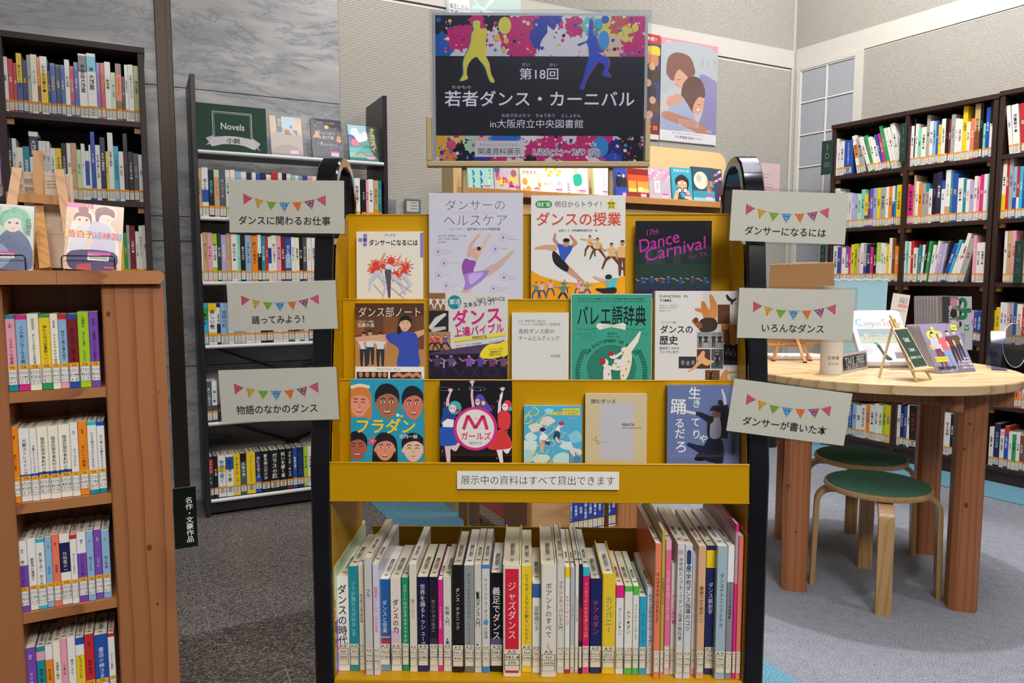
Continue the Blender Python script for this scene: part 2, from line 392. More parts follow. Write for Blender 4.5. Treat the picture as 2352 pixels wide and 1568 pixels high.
# ------------------------------------------------------------------ the room
fb = struct('floor', MB().box(-6, 8, -4, 9, -.05, 0), CARG)
def floor_piece(name, fr, x0, x1, y0, y1, h, m, kind=None):
    o = obj(name, MB().box(x0, x1, y0, y1, .0005, h), m, fb, M=FM(fr, 0, 0, 0)); return o
floor_piece('grout_bed', FB, -3.6, .79, -6, .35, .002, mat('grey_grout', '#85827e', .8))
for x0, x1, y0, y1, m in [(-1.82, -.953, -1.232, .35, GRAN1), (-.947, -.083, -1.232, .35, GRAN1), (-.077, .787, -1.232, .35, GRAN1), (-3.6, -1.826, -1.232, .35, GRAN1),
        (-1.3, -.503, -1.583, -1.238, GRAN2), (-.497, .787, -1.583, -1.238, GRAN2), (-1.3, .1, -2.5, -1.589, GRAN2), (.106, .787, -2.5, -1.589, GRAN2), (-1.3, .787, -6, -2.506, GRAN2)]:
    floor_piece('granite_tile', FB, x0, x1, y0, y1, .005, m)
floor_piece('blue_carpet_strip', FB, .792, 1.44, -6, .36, .004, CARB)
sy = FR.fl(2262, 1140)[1]; 
floor_piece('blue_carpet_strip', FR, -1.75, 3.2, sy, .33, .0045, CARB)

def ribs(x0, x1, z0, z1, p=.0088, d=.0046):
    m = MB(); n = int((z1-z0)/p); pts = []
    for i in range(n):
        z = z0+i*p; pts += [(-d, z+.06*p), (-d, z+.5*p), (0, z+.58*p), (0, z+1.0*p)]
    pts.append((0, z1)); base = len(m.v)
    for y, z in pts: m.v += [(x0, y, z), (x1, y, z)]
    for i in range(len(pts)-1): m.f.append((2*i, 2*i+1, 2*i+3, 2*i+2)); m.c.append(None)
    return m
WB = .35; TOPZ = 4.15
wl = struct('wall_left', MB().box(-3.2, .785, WB+.012, WB+.12, 0, TOPZ), mat('dark_joint', '#4a4a4c', .7), M=FM(FB, 0, 0, 0))
for x0, x1 in ((-3.2, -.128), (-.052, .785)):
    for z0, z1 in ((0, .72), (.723, 1.368), (1.371, 1.493), (1.496, 2.139), (2.142, 3.1), (3.103, TOPZ)):
        obj('marble_panel', MB().box(x0, x1, WB, WB+.02, z0+.001, z1), MARBLE, wl)
obj('bronze_channel', MB().box(-.125, -.108, WB-.012, WB+.02, 0, TOPZ).box(-.108, -.075, WB+.006, WB+.02, 0, TOPZ).box(-.075, -.055, WB-.006, WB+.02, 0, TOPZ), STEEL, wl)
XC = 4.27
wb = struct('wall_back', MB().box(.787, XC+.1, WB+.014, WB+.12, 0, TOPZ), PLAST, M=FM(FB, 0, 0, 0))
for x0, x1 in ((.79, 3.0), (3.004, 4.245)): tag(obj('ribbed_panel', ribs(x0, x1, 0, 2.752).add(MB(), None), PLAST, wb, M=Matrix.Translation((0, WB+.01, 0))), kind='stuff')
tag(obj('ribbed_panel', ribs(.79, XC-.002, 2.895, TOPZ), PLAST, wb, M=Matrix.Translation((0, WB+.01, 0))), kind='stuff')
obj('flat_band', MB().box(.79, XC, WB+.003, WB+.02, 2.762, 2.893), PLAST, wb)
obj('corner_strip', MB().box(4.252, XC, WB+.003, WB+.02, 0, 2.76), PLAST, wb)
obj('panel_groove', MB().box(4.245, 4.252, WB+.011, WB+.02, 0, 2.752).box(.79, 4.252, WB+.011, WB+.02, 2.752, 2.762), mat('groove_shadow_gap', '#6a6864', .7), wb)
WR = .33
wr = struct('wall_right', MB().box(-1.70, 4.5, WR+.014, WR+.12, 0, TOPZ), PLAST, M=FM(FR, 0, 0, 0))
tag(obj('ribbed_panel', ribs(-1.115, 4.5, 0, 2.765), PLAST, wr, M=Matrix.Translation((0, WR+.01, 0))), kind='stuff')
tag(obj('ribbed_panel', ribs(-1.68, 4.5, 2.905, TOPZ), PLAST, wr, M=Matrix.Translation((0, WR+.01, 0))), kind='stuff')
obj('flat_band', MB().box(-1.68, 4.5, WR+.003, WR+.02, 2.768, 2.903), PLAST, wr)
obj('corner_strip', MB().box(-1.69, -1.655, WR+.003, WR+.02, 0, 2.768), PLAST, wr)
# frosted window
wx0, wx1, wz1 = -1.625, -1.175, 2.735
wi = struct('window_1', MB().box(wx0-.03, wx0, WR-.012, WR+.02, 0, wz1+.03).box(wx1, wx1+.055, WR-.012, WR+.02, 0, wz1+.03).box(wx0, wx1, WR-.012, WR+.02, wz1, wz1+.03), PLAST, M=FM(FR, 0, 0, 0))
xm = (wx0+wx1)/2; ph = FR.px(1841, 237, WR)[1]-FR.px(1841, 310.7, WR)[1]; zt = FR.px(1841, 237, WR)[1]
zs = [wz1]+[zt-i*ph for i in range(8)]
for i in range(len(zs)-1):
    for a, b in ((wx0, xm), (xm, wx1)):
        obj('pane', MB().cbox(a+.009, b-.009, WR, WR+.008, zs[i+1]+.009, zs[i]-.009, .002), PANE, wi)
for z in zs[1:]: obj('muntin', MB().box(wx0, wx1, WR-.006, WR+.01, z-.006, z+.006), TRIMW, wi)
for x in (wx0+.003, xm, wx1-.003): obj('muntin', MB().box(x-.006, x+.006, WR-.007, WR+.01, zs[-1]-.05, wz1), TRIMW, wi)
obj('muntin', MB().box(wx0, wx1, WR-.007, WR+.01, wz1-.01, wz1), TRIMW, wi)
struct('ceiling', MB().box(-6, 8, -4, 9, TOPZ, TOPZ+.1), CEIL)

# ------------------------------------------------------------------ books
def book_cover(w, h, dep, col, t=.0014, ch=.0012, bands=()):
    m = MB(); c = hx(col); ch = min(ch, w*.3)
    prof = [(0, dep), (0, ch), (ch, 0), (w-ch, 0), (w, ch), (w, dep), (w-t, dep), (w-t, t), (t, t), (t, dep)]
    cuts = [0]+[x for a, b, _ in bands for x in (a, b)]+[1]; cs = [c]
    segs = [(0, 1, c)]
    if bands:
        segs = []; z = 0
        for a, b, k in sorted(bands):
            if a > z: segs.append((z, a, c))
            segs.append((a, b, hx(k))); z = b
        if z < 1: segs.append((z, 1, c))
    for a, b, k in segs: m.ext(prof, a*h, b*h, 'z', k)
    return m
LBL = {}
def call_label(w, z0, z1, strip='#e8952a', body='#e6e2d6', lines=True, texts=None):
    k = (round(w, 4), round(z0, 4), round(z1, 4), strip, body, texts)
    if k in LBL: return LBL[k]
    hgt = z1-z0; A = Art(0, 0, 1, w, z1, 5e-5); H = hgt/w
    A.rect(0.04, .0, .96, H, body)
    if strip: A.rect(.04, 0, .96, H*.22, strip)
    if lines:
        for f in (.22, .48, .74): A.rect(.08, H*f, .92, H*f+.035, '#4a4744')
        A.rect(.06, H*.22, .10, H, '#4a4744'); A.rect(.9, H*.22, .94, H, '#4a4744')
    if texts:
        n = len(texts); y0 = .0 if strip else .02
        for i, t in enumerate(texts):
            if t: A.text(t, .5, H*(.11+i*.26 if strip else .12+i*.25), min(.34 if w > .02 else .42, H*.2), '#2a2826', .01, width=(.8 if len(t) > 4 else None), res=1)
    elif lines:
        for f in (.35, .61, .86): A.rect(.28, H*f-.06, .72, H*f+.05, '#6c6864')
    me = A.m.mesh('call_label', PRINT); LBL[k] = me; return me
def book(fr, x, d, z, w, h, dep, col, title='', tc='k', lean=0., label=None, group=None, bands=(), tsz=None, tspan=(.3, .93), lab=(.012, .055), strip='#e8952a',
         texts=None, lbody='#e6e2d6', off=.012, stamp=False, page=PAGES, sub=None, hard=False, ryaw=0., name='book', extra=None, res=1, frame=True):
    x += .0002; w -= .0004
    M = FM(fr, x, d, z, 0, 0, ryaw)
    if lean > 0: M = M @ Matrix.Translation((w, 0, 0)) @ Matrix.Rotation(lean, 4, 'Y') @ Matrix.Translation((-w, 0, 0))
    elif lean < 0: M = M @ Matrix.Rotation(lean, 4, 'Y')
    o = obj(name, book_cover(w, h, dep, col, bands=bands, t=.0022 if hard else .0009, ch=.0022 if hard else .001), COVER, M=M)
    tag(o, label, name, group)
    t = .0024 if hard else .001
    pt = .004 if hard else .0004
    obj('page_block', MB().box(t, w-t, t, dep-(.004 if hard else .001), pt, h-pt), page, o)
    if title or sub or extra:
        A = Art(0, 0, 1, w, h); H = h/w
        if extra: extra(A, H)
        if title:
            n = sum(1 if not isl(r[0]) else len(r)*.5 for r in runs(title)); span = (tspan[1]-tspan[0])*H
            sz = min(tsz or .62, span/max(n, 1)); yc = (1-(tspan[0]+tspan[1])/2)*H
            if len(title) > 1 and sz*n < span*.97 and n > 2: A.text(title, .5, yc, sz, tc, off, vertical=True, width=min(span, sz*n*1.12), res=res)
            else: A.text(title, .5, yc, sz, tc, off, vertical=True, res=res)
        if sub:
            for (st, sx_, sy_, ss, sc) in sub: A.text(st, sx_, H*(1-sy_), ss, sc, .0, vertical=True, res=1)
        A.obj('spine_title', o)
    if lab:
        obj('call_label', call_label(w, lab[0], lab[1], strip, lbody, True, texts), None, o, M=Matrix.Translation((0, -.0009, 0)))
    if stamp:
        k = ('stamp', round(w, 3), round(h, 3), round(dep, 2))
        if k not in LBL:
            m = MB(); g, ln = text2d('大阪府立図書館', 1., 0.012, False, 1., 1); sz = min(w*.5, .0085); L_ = min(dep*.55, sz*7)
            f = L_/(ln*sz)
            for v, fc in g:
                b = len(m.v)
                for px, py in v: m.v.append((w/2-py*sz, dep*.22+(px*sz*f)+L_/2, h-.0004+.0003))
                m.f += [tuple(b+i for i in q) for q in fc]; m.c += [hx('#22201e')]*len(fc)
            for dx, r in ((-.0022, .0016), (.0022, .0016), (0, .002)):
                m.f.append(tuple(range(len(m.v), len(m.v)+8))); m.c.append(hx('#22201e'))
                for i in range(8): a = 2*PI*i/8; m.v.append((w/2+dx*min(1, w*60), dep*.12+0, h)) if False else m.v.append((w/2+dx+r*math.cos(a), dep*.12+r*math.sin(a), h-.0004+.0004))
            LBL[k] = m.mesh('library_stamp', PRINT)
        obj('library_stamp', LBL[k], None, o)
    return o
ORD = ['first', 'second', 'third', 'fourth', 'fifth', 'sixth', 'seventh', 'eighth', 'ninth', 'tenth', 'eleventh', 'twelfth', 'thirteenth', 'fourteenth', 'fifteenth', 'sixteenth',
       'seventeenth', 'eighteenth', 'nineteenth', 'twentieth']
for q in ('one', 'two', 'three', 'four', 'five', 'six', 'seven', 'eight', 'nine'): pass
ORD += ['twenty-'+q for q in ORD[:9]]+['thirtieth']+['thirty-'+q for q in ORD[:9]]+['fortieth']+['forty-'+q for q in ORD[:9]]+['fiftieth']
def labels(keys, where, noun='book', tcs=None, start=0):
    """a label per book: its colour and its neighbours' colours where that is unique on the shelf, else its place in the row"""
    nm = [KEY[k][0] for k in keys]; out = []
    tri = [(nm[i], nm[i-1] if i else 'edge', nm[i+1] if i < len(nm)-1 else 'edge') for i in range(len(nm))]
    for i, a in enumerate(nm):
        if nm.count(a) == 1 and a not in [x for x in nm[:i]]: out.append(f'only {a} {noun} on the {where}')
        elif tri.count(tri[i]) == 1 and 'edge' not in tri[i] and tri.count((a, tri[i][2], tri[i][1])) == (1 if tri[i][1] == tri[i][2] else 0):
            out.append(f'{a} {noun} between {tri[i][1]} and {tri[i][2]} ones, {where}' if tri[i][1] != tri[i][2] else f'{a} {noun} with a {tri[i][1]} one each side, {where}')
        else:
            out.append(f'{a} {noun}, {ORD[i]} along the {where}')
    return out
POOL = ['天文現象のきほん', '宇宙の歩き方', '化学の世界', '生物学', '空の学校', '元素の本', '物理', '数学', '海の生物', '世界の歴史', '本の歴史', '音楽の本', '心理学', '美しい数学', '植物', '恐竜の本', '生物の歴史', '光の本', '星空', '図書館の本']
def shelf_row(fr, d, z, ox, oy, s, data, xend, where, group, dep=.13, tpool=POOL, hmax=None, span=(.30, .93), stamp=False, kind='book', lab=(.008, .05), hard=False, page=PAGES, texts=None, strip='#e8952a', by=None, gapfix=True):
    """data: 'x,top,key[,textkey[,title[,bandkey:a:b]]]'  x = left edge at the foot, crop units; x may be xfoot/xtop for leaning books"""
    ents = [e.split(',') for e in data.split(';') if e.strip()]
    keys = [e[2] for e in ents]; lb = labels(keys, where, kind)
    for i, e in enumerate(ents):
        xs = e[0].split('/'); xf = float(xs[0]); xt = float(xs[1]) if len(xs) > 1 else xf
        nx = ents[i+1][0].split('/')[0] if i+1 < len(ents) else xend; wpx = None
        if '*' in e[1]: tp, wpx = e[1].split('*'); tp = float(tp)
        else: tp = float(e[1])
        yb = by if by is not None else tp+200
        X0, Zt = fr.px(ox+xf/s, oy+tp/s, d)
        # foot position: solve on the shelf plane height via the pixel column at the foot
        def foot(xpx):
            lo, hi = -800., 3000.
            for _ in range(24):
                yp = (lo+hi)/2
                if fr.px(ox+xpx/s, yp, d)[1] > z: lo = yp
                else: hi = yp
            return fr.px(ox+xpx/s, yp, d)[0]
        xa = foot(xf); xb = foot(float(nx)) if wpx is None else foot(xf+float(wpx))
        if len(xs) > 1:
            Xt, Zt = fr.px(ox+xt/s, oy+tp/s, d); lean = math.atan2(Xt-xa, Zt-z); h = math.hypot(Xt-xa, Zt-z); w = (xb-xa)*math.cos(lean)
        else:
            lean = 0.; Xt, Zt = fr.px(ox+xf/s, oy+tp/s, d); h = Zt-z; w = xb-xa
        w = max(w, .006)
        if hmax: h = min(h, hmax)
        col = e[2]; tc = e[3] if len(e) > 3 and e[3] else ('w' if col in 'knbduAGtBsrMg' else 'k')
        title = e[4] if len(e) > 4 and e[4] else tpool[(i*7+len(where)) % len(tpool)]
        bands = []
        if len(e) > 5 and e[5]:
            for b in e[5].split('|'):
                k, a, c = b.split(':'); bands.append((float(a), float(c), k))
        book(fr, xa, d+random.uniform(0, .006), z, w, h, dep*random.uniform(.94, 1.04), col, title, tc, lean, lb[i], group, bands, tspan=span, stamp=stamp, lab=(lab[0]+.001*((i*5) % 4), lab[1]+.001*((i*7) % 5)), hard=hard, page=page, texts=texts[i] if texts else None, strip=strip, name=kind, tsz=.56)

# ------------------------------------------------------------------ dark bookcases
def bookcase(name, label, fr, xs, zs, depth=.28, ztop=2.22, plinth=True, back=True, tside=.026):
    t = thing(name, label, 'bookcase', FM(fr, 0, 0, 0), 'dark wooden bookcases')
    for x in xs: obj('upright', MB().cbox(x-tside/2, x+tside/2, .001, depth, 0, ztop-.026, .001), DARKW, t)
    obj('top_board', MB().cbox(xs[0]-tside/2-.004, xs[-1]+tside/2+.004, -.004, depth, ztop-.026, ztop, .001), DARKW, t)
    for a, b in zip(xs, xs[1:]):
        for z in zs:
            obj('shelf', MB().box(a+tside/2, b-tside/2, .004, depth-.01, z-.024, z), DARKW, t)
            for q in (a+tside/2, b-tside/2-.025): obj('shelf_bracket', MB().box(q, q+.025, .02, .045, z-.05, z-.0245), BEECH, t)
    obj('back_panel', MB().box(xs[0], xs[-1], depth-.008, depth, .02, ztop-.026), DARKW, t)
    obj('plinth', MB().box(xs[0]+tside/2, xs[-1]-tside/2, .012, .03, 0, zs[-1]-.024), DARKW, t)
    return t
bookcase('bookcase', 'dark brown bookcase against the marble, behind the wooden easel and manga', FB, [-1.29, -.735, -.201], [1.89, 1.531, 1.171, .811, .451, .10])
bookcase('bookcase', 'two-column dark bookcase by the frosted window, behind the round table', FR, [-1.100, -.592, -.085], [1.868, 1.512, 1.153, .806, .452, .103], ztop=2.21)
bookcase('bookcase', 'dark bookcase cut by the right picture edge, beside the two-column one', FR, [-.052, .455, .96], [1.868, 1.512, 1.153, .806, .452, .095], ztop=2.22)
LG = 'books in the left dark bookcase'
shelf_row(FB, .02, 1.891, 0, 0, 3.015, '25,390,w;68,405,r,w,物理;105,435,r,w,物理;130,368,y,k,身のまわりの流れ,b:0:.5;168,415,n,y;203,380,a,k,化学;228,375,i,a;273,395,o,w,,d:.0:.5;292,388,w,k,わかる元素の本,y:.2:.72;342,490,n;360,435,b,y,宇宙物理学;398,445,n,w;432,450,b,w;462,412,w,k,空の学校;497,458,r,w,飛行士の秘密,b:0:.3;525,430,b;'
 '558,370,w,k,宇宙論大図鑑,k:.72:.97;617,368,w,k,海 大図鑑,x:.72:.95;680,433,u,y,火山のきほん;708,435,r,y,岩石の本;738,427,w,k,新恐竜;780,500,e,t;812,440,B,o,古生物食堂,C:.35:.8;855,530,k,w;875,447,w,k,生命を究める;900,445,w,g,生物オリンピック;937,455,O,k', 975, 'top shelf of left bookcase', LG, hmax=.30)
shelf_row(FB, .02, 1.532, 0, 0, 3.015, '68,955,n,w,天文現象のきほん;103,958,w,k,生物オリンピック;132,1018,i,k;175,1012,t,w,恐竜学者;220,910,n,w,大図鑑シリーズ,w:.93:1|w:0:.62;285,975,w,k,化学オリンピック;310,975,w,k,生物オリンピック;338,978,w,k,生物オリンピック;362,1025,w,k,ときめく微生物;400,1025,y,k,ひらめきの化学;440,990,k,w,ミクロの世界;478,990,w,r;508,990,T,C,キリンの本;545,1035,e,g,植物の本;577,995,w,p;603,1045,w,b,,b:.3:.8;630,1003,w,M,,n:0:.2;645,912,b,w,,b:.2:1;675,1003,w,k,生き物の美しい世界;708,950,n,w,海中の博覧会;745,1048,y,b;762,918,w,k;800,1010,x,k,ふしぎな昆虫大研究;835,1048,w,r;868,925,k,r;900,1050,k,w,フクロウの本,;935,1062,A,a;970,1070,w,b', 1005, 'second shelf of left bookcase', LG, hmax=.32)
shelf_row(FB, .02, 1.532, 0, 0, 3.015, '-110,1000,w;-80,990,y;-50,980,w,;-32,975,b;-12,955,w,k;15,955,u,w', 38, 'second shelf, cut by the picture edge', LG, hmax=.3)
shelf_row(FB, .02, 1.172, 0, 440, 3.015, '200,300,w;215,380,p,r;232,400,w;252,410,x;275,330*50,w;' + '760,300,g;790,280,w;820,235,n,a;843,232,y,r,しんどいときの本;868,285,g,y;890,232,a,w;912,235,d,w;950,275,w,b,はたらく知財;975,235,i,k,理工系大学でどう学ぶ;1000,232,w,k', 1030, 'third shelf of left bookcase', LG, hmax=.26)
RG = 'books in the two-column dark bookcase'; RO = (1860, 180, 3.266)
shelf_row(FR, .02, 1.869, *RO, '185,455,w,k;201,500,w,k;220,475,w,u;250,470*62,b,w,インスタントスタディ;350/312,435*32,i,k,,o:.4:.75;383/345,452*36,a,k;440/365,450*28,w,M;467/403,435*22,g,a;487/432,445*24,i,k;512/455,465*32,w,k;543/475,428*20,b,w;560/503,418*24,M,w,;583/515,355*26,g,y,;612/550,378*22,w,p,本の小説;635/575,372*22,w,k;657/598,330*34,w,k', 700, 'top shelf, window-side column', RG, hmax=.29, tpool=['本の小説', '文学の本', '日本の小説', '読書の本'])
shelf_row(FR, .02, 1.869, *RO, '717,430,M,w;745,360,w,k;768,305,k,w;780,345,w,g;802,385,m,k;825,370,i,k;860,280,a,k;885,325,w,k;912,325,l,k;935,320,b,w;950,350,y,b,かんたん本;975,308,w,k;1005,305,k,r;1025,310,d,w;1045,275,a,t;1075,305,w,p;1100,310,w,k;1130,205,y,k;1165,330,i,B;1190,305,C,w;1220,190,T,k,,B:0:.5;1262,175,k,t;1285,340,m,k;1305,222,b,w;1335,155,w,k,,k:.6:1', 1370, 'top shelf, plinth column', RG, hmax=.31)
shelf_row(FR, .02, 1.513, *RO, '175,828,w,k;205,850,w;235,860,p;262,860,w;285,875,w,k;303,865,L,w;330,865,l,k;352,868,e,k;375,835,m,k;402,870,y,r,,b:0:.35;427,850,A,w;443,828,u,w;468,825,l,n;492,822,y,k;520,820,a,k;558,815,w,k;583,812,o,k;607,808,b,w,,w:.6:1;625,805,t,w;640,800,y,k,大人の絵画論', 675, 'second shelf, window-side column', RG)
shelf_row(FR, .02, 1.513, *RO, '692,797,C,w;725,808,M,k,本当の教科書;765,728,T,k;780,775,w,k;803,790,o,k;828,790,a,k;855,790,a,r,,t:.8:1;880,830,w,k;905,715,k,u;937,705,n,w;975,770,w,b,,b:.8:1;1003,690,w,T,,T:0:.3;1040,700,t,w;1058,715,b,y;1095,750,w,k;1135,755,t,w;1160,760,w,p;1187,775,L,k;1215,735,w,k;1240,740,p,k;1262,725,M,w;1290,720,w,r;1318,715,m,k', 1338, 'second shelf, plinth column', RG)
shelf_row(FR, .02, 1.154, *RO, '165,1255,w,k,哲学大図鑑;200,1265,b,w;222,1262,M,x;232,1268,i,k;258,1265,u,w,,w:0:.4;285,1270,M,w;300,1245,y,k;325,1240,Y,k;350,1270,p,k;367,1235,w,k,こころの本;395,1240,a,w,,b:0:.4;415,1245,n,w;445,1265,M,w,仏教入門;465,1265,k,w;490,1232,Y,w,はじめての心理学,w:0:.5;520,1235,w,g;545,1265,w,k,経済の本;565,1245,y,k;582,1197,i,T;605,1200,B,a;628,1258,o,w', 655, 'third shelf, window-side column', RG)
shelf_row(FR, .02, 1.154, *RO, '682,1240,w,k;697,1222,w,k;712,1222,m,k;730,1225,w,k;745,1218,r,w;765,1270*28,w,k,音楽記号事典;805/822,1248*18,t,w;822/848,1247*17,w,n;838/872,1222*16,k,w;852/897,1220*22,g,w;880/925,1250*24,w,t;900/962,1220*20,w,k,;918/978,1246*30,L,w;950/1010,1240*26,L,w,;968/1030,1220*22,A,p;985/1082,1245*30,b,w,音楽の本;1013/1118,1215*22,x,k;1035/1140,1240*20,w,p;1055/1165,1225*22,w,M;1075/1185,1165*30,w,k,;1105/1205,1208*45,a,r;1210,1178,p,w;1235,1233,w,b,無限上の音楽;1265,1230,w,k,鉛筆画の本', 1300, 'third shelf, plinth column', RG)
QO = (1740, 880, 2.28)
shelf_row(FR, .02, .807, 1880, 560, 4.983, '1560,760,l,k;1590,770,w;1620,760,r;1650,770,w;1680,760,g;1705,760,w;1735,760,p,k;1760,770,b,w;1800,770,b,w', 1850, 'fourth shelf behind the magazines', RG, hmax=.24)
shelf_row(FR, .02, .104, *QO, '380,100,b,w;400,110,w;425,100,l;450,100,w;470,105,b,w;490,110,l,k;510,115,w,k;535,110,w;560,108,o,b;580,112,w,k;605,105,w;625,115,i,k;645,110,Y,k,;665,115,y,b', 690, 'bottom shelf, window-side column', RG, hmax=.26)
shelf_row(FR, .02, .104, *QO, '702,120,w,k,コンピュータの図鑑;722,110,w,k,;740,105,n,w;758,120,b,w;775,110,i,k;790/795,115,k,r,ベルリン;830,125,x,k;855,120,w;880,125,b;905,130,w;940,150,p,k;970,150,w,k;1000,160,k,w;1020,170,w,k', 1050, 'bottom shelf, plinth column', RG, hmax=.28)
EG = 'books in the picture-edge bookcase'
shelf_row(FR, .02, 1.869, *RO, '1495/1470,180*30,w,b;1525/1508,168*50,w,k;1585/1575,175*30,r,w;1615,170,w;1650,170,b;1690,170,w;1730,180,y', 1770, 'top shelf, picture-edge bookcase', EG, hmax=.27)
shelf_row(FR, .02, 1.513, *RO, '1425/1455,595*30,w,k,,y:0:.4;1455/1475,600*24,r,w;1480/1500,590*30,a,b;1508,665,l,k,,b:0:.4;1535,660,r,w,,w:0:.4;1555,662,x,w;1580,665,b,w;1610,660,w;1640,660,w;1680,660,g;1720,670,w', 1770, 'second shelf, picture-edge bookcase', EG)
shelf_row(FR, .02, 1.154, *RO, '1440/1462,1125*24,w,k,,o:0:.1;1462/1492,1112*36,T,k,ゲーム大会;1500/1520,1130*32,p,M;1590,1115,w,k;1630,1110,y;1670,1120,w;1710,1110,r', 1750, 'third shelf, picture-edge bookcase', EG, hmax=.29)
shelf_row(FR, .02, .807, 2200, 640, 3.072, '228,220,y,k;256,200,y,k;283,165,w,k;310,170,w,b;335,175,p;350,170,a;378,172,b,w;402,178,i,r;440,200,r,w;470,180,w;510,170,l', 560, 'fourth shelf, picture-edge bookcase', EG)
shelf_row(FR, .02, .453, 2200, 640, 3.072, '240,800,w;270,790,o;300,800,w;330,790,b;360,800,w;390,790,C;422,780,C,w;445,780,w,k;475,780,w;510,780,b', 560, 'fifth shelf, picture-edge bookcase', EG)
shelf_row(FR, .02, .096, 2200, 640, 3.072, '208,1040,w,k;240,1015,n,l;282,1060,w,k,,p:.85:.95;313,1035,b,w,,r:.8:1;343,1075,w,x;370,1080,w,k,,g:.2:.95;395,1080,w,k;425,1100,B,w;452,1110,u,w;480,1110,w', 520, 'bottom shelf, picture-edge bookcase', EG)

# ------------------------------------------------------------------ black novels rack
nr = thing('metal_bookshelf', 'black metal bookshelf with white shelf edges under the green sign', 'bookshelf', FM(FB, 0, 0, 0))
for x in (.0, .925): obj('upright', MB().cbox(x, x+.022, 0, .32, .02, 2.13, .0015), BLACKW, nr)
NZ = [1.777, 1.465, 1.157, .851, .472, .089]
for i, z in enumerate(NZ):
    s_ = obj('shelf', MB().box(.023, .924, .008, .30 if i else .22, z-.004, z+.006), BLACKW, nr)
    obj('shelf_edge', MB().sweep([(.023, 0, z), (.924, 0, z)], [(.009*math.cos(a), .0095*math.sin(a)) for a in [2*PI*k/10 for k in range(10)]]), SHELFW, s_, True)
for z0, z1 in ((.10, .46), (.48, .84)):
    for a, b in ((.03, .92), (.92, .03)):
        obj('cross_brace', MB().sweep([(a, .312, z0), (b, .312, z1)], [(-.006, -.001), (.006, -.001), (.006, .001), (-.006, .001)], (0, 1, 0)), BLACKW, nr)
    obj('brace_plate', MB().lathe([(.02, -.002), (.02, .002)], 16).add(MB()), BLACKW, nr, M=Matrix.Translation((.475, .308, (z0+z1)/2)) @ Matrix.Rotation(PI/2, 4, 'X'))
obj('plinth', MB().box(.023, .924, .03, .04, .02, .078), BLACKW, nr)
NG = 'novels on the black metal bookshelf'; NO = (400, 160, 3.563)
NT = ['天使の石ころ', '風の中の物語', '月と海の星', '空に祈って', '美しい夜', '物語を聞く', '人魚の本', '願いの始まり', '君の名前', '雨の日の本']
shelf_row(FB, .015, 1.474, *NO, '200,805,T,k,天使の石ころ;235,797,w,b,,b:.3:.55;290,820,k,x;335,818,T,o,,e:.85:1;378,820,s,a,;430,818,w,k;468,818,i,k;510,832,l,w;557,835,w,b;602,840,n,w;645,840,w,k;680,850,b,w;720,843,n,w,不思議;762,858,w,k;803,838,r,w;860,840,w,k;895,848,k,w;930,850,w,k;965,862,m,k;1000,865,w,k;1025,868,a,k;1060,866,b,w;1098,868,p,k;1140,870,w,k;1175,870,T;1210,870,w;1250,875,k;1290,870,w;1330,870,l;1370,880,w;1410,880,g;1445,880,w;1480,885*48,w,k;1535,898,k,w,トリア;1575,900,p,k;1597,895,w,k;1637,905,T,k,,o:0:.3;1675,908,t,l', 1705, 'second shelf of black bookshelf', NG, tpool=NT, kind='novel')
shelf_row(FB, .015, 1.166, *NO, '207,1340,w,M,ワガン花;245,1330,T,B;283,1333,p,M;322,1340,Y,k,,w:.3:.75;362,1340,G,w;395,1350,L,w;438,1340,T,C,パラレルの夏;475,1345,w,k;525,1350,m,w;553,1355,k,w,殺人の方法;590,1353,l,k,うまいタッグ;640,1357,o,k;692,1350,k,w,,w:.6:1;722,1360,t,w;755,1363,r,w;777,1365,w,k,,b:.4:.75;805,1355,w,k,願いの始まり;848,1358,p,k;882,1365,d,w;917,1370,b,w,,l:.3:.6;965,1370,w,k;997,1373,i,k,物語を聞く;1030,1368,k,w;1058,1370,A,e;1092,1373,w,p;1130,1375,w;1165,1375,b;1200,1380,w;1240,1380,g;1280,1380,w;1320,1380,T;1360,1380,w;1400,1385,n;1440,1385,w;1480,1385,p;1520,1390,w;1560,1390,l;1600,1390,w;1640,1390,w', 1685, 'third shelf of black bookshelf', NG, tpool=NT, kind='novel')
NP = (400, 560, 2.45)
shelf_row(FB, .015, .860, *NP, '158,297,x,k,夢の中,g:.6:.9;197,305,w,k,美しい夜,y:.8:1|y:.1:.3;245,305,n,k,,w:.5:.9;265,305*42,l,b,怪物の町;308,310,w,k;340,312,a,k;380,312,p,w;405,312,w,k;437,315,w,p;460,315,w,b;490,318,k,w;525,318,k,w;560,320,w,k;590,320,w,k;615,320,w,k;645,322,s,k;680,322,k,w,,w:0:.2;708,322,w,g,,g:0:.3;735,322,w,k;760,322,b,w;790,325,w;820,325,w;850,325,r', 880, 'fourth shelf of black bookshelf', NG, tpool=NT, kind='novel', hmax=.2)
shelf_row(FB, .015, .481, *NP, '165,738,r,w,;188,735,s,w;218,735,w,k,,A:.0:.4', 248, 'fifth shelf of black bookshelf', NG, tpool=NT, kind='novel', hmax=.2)
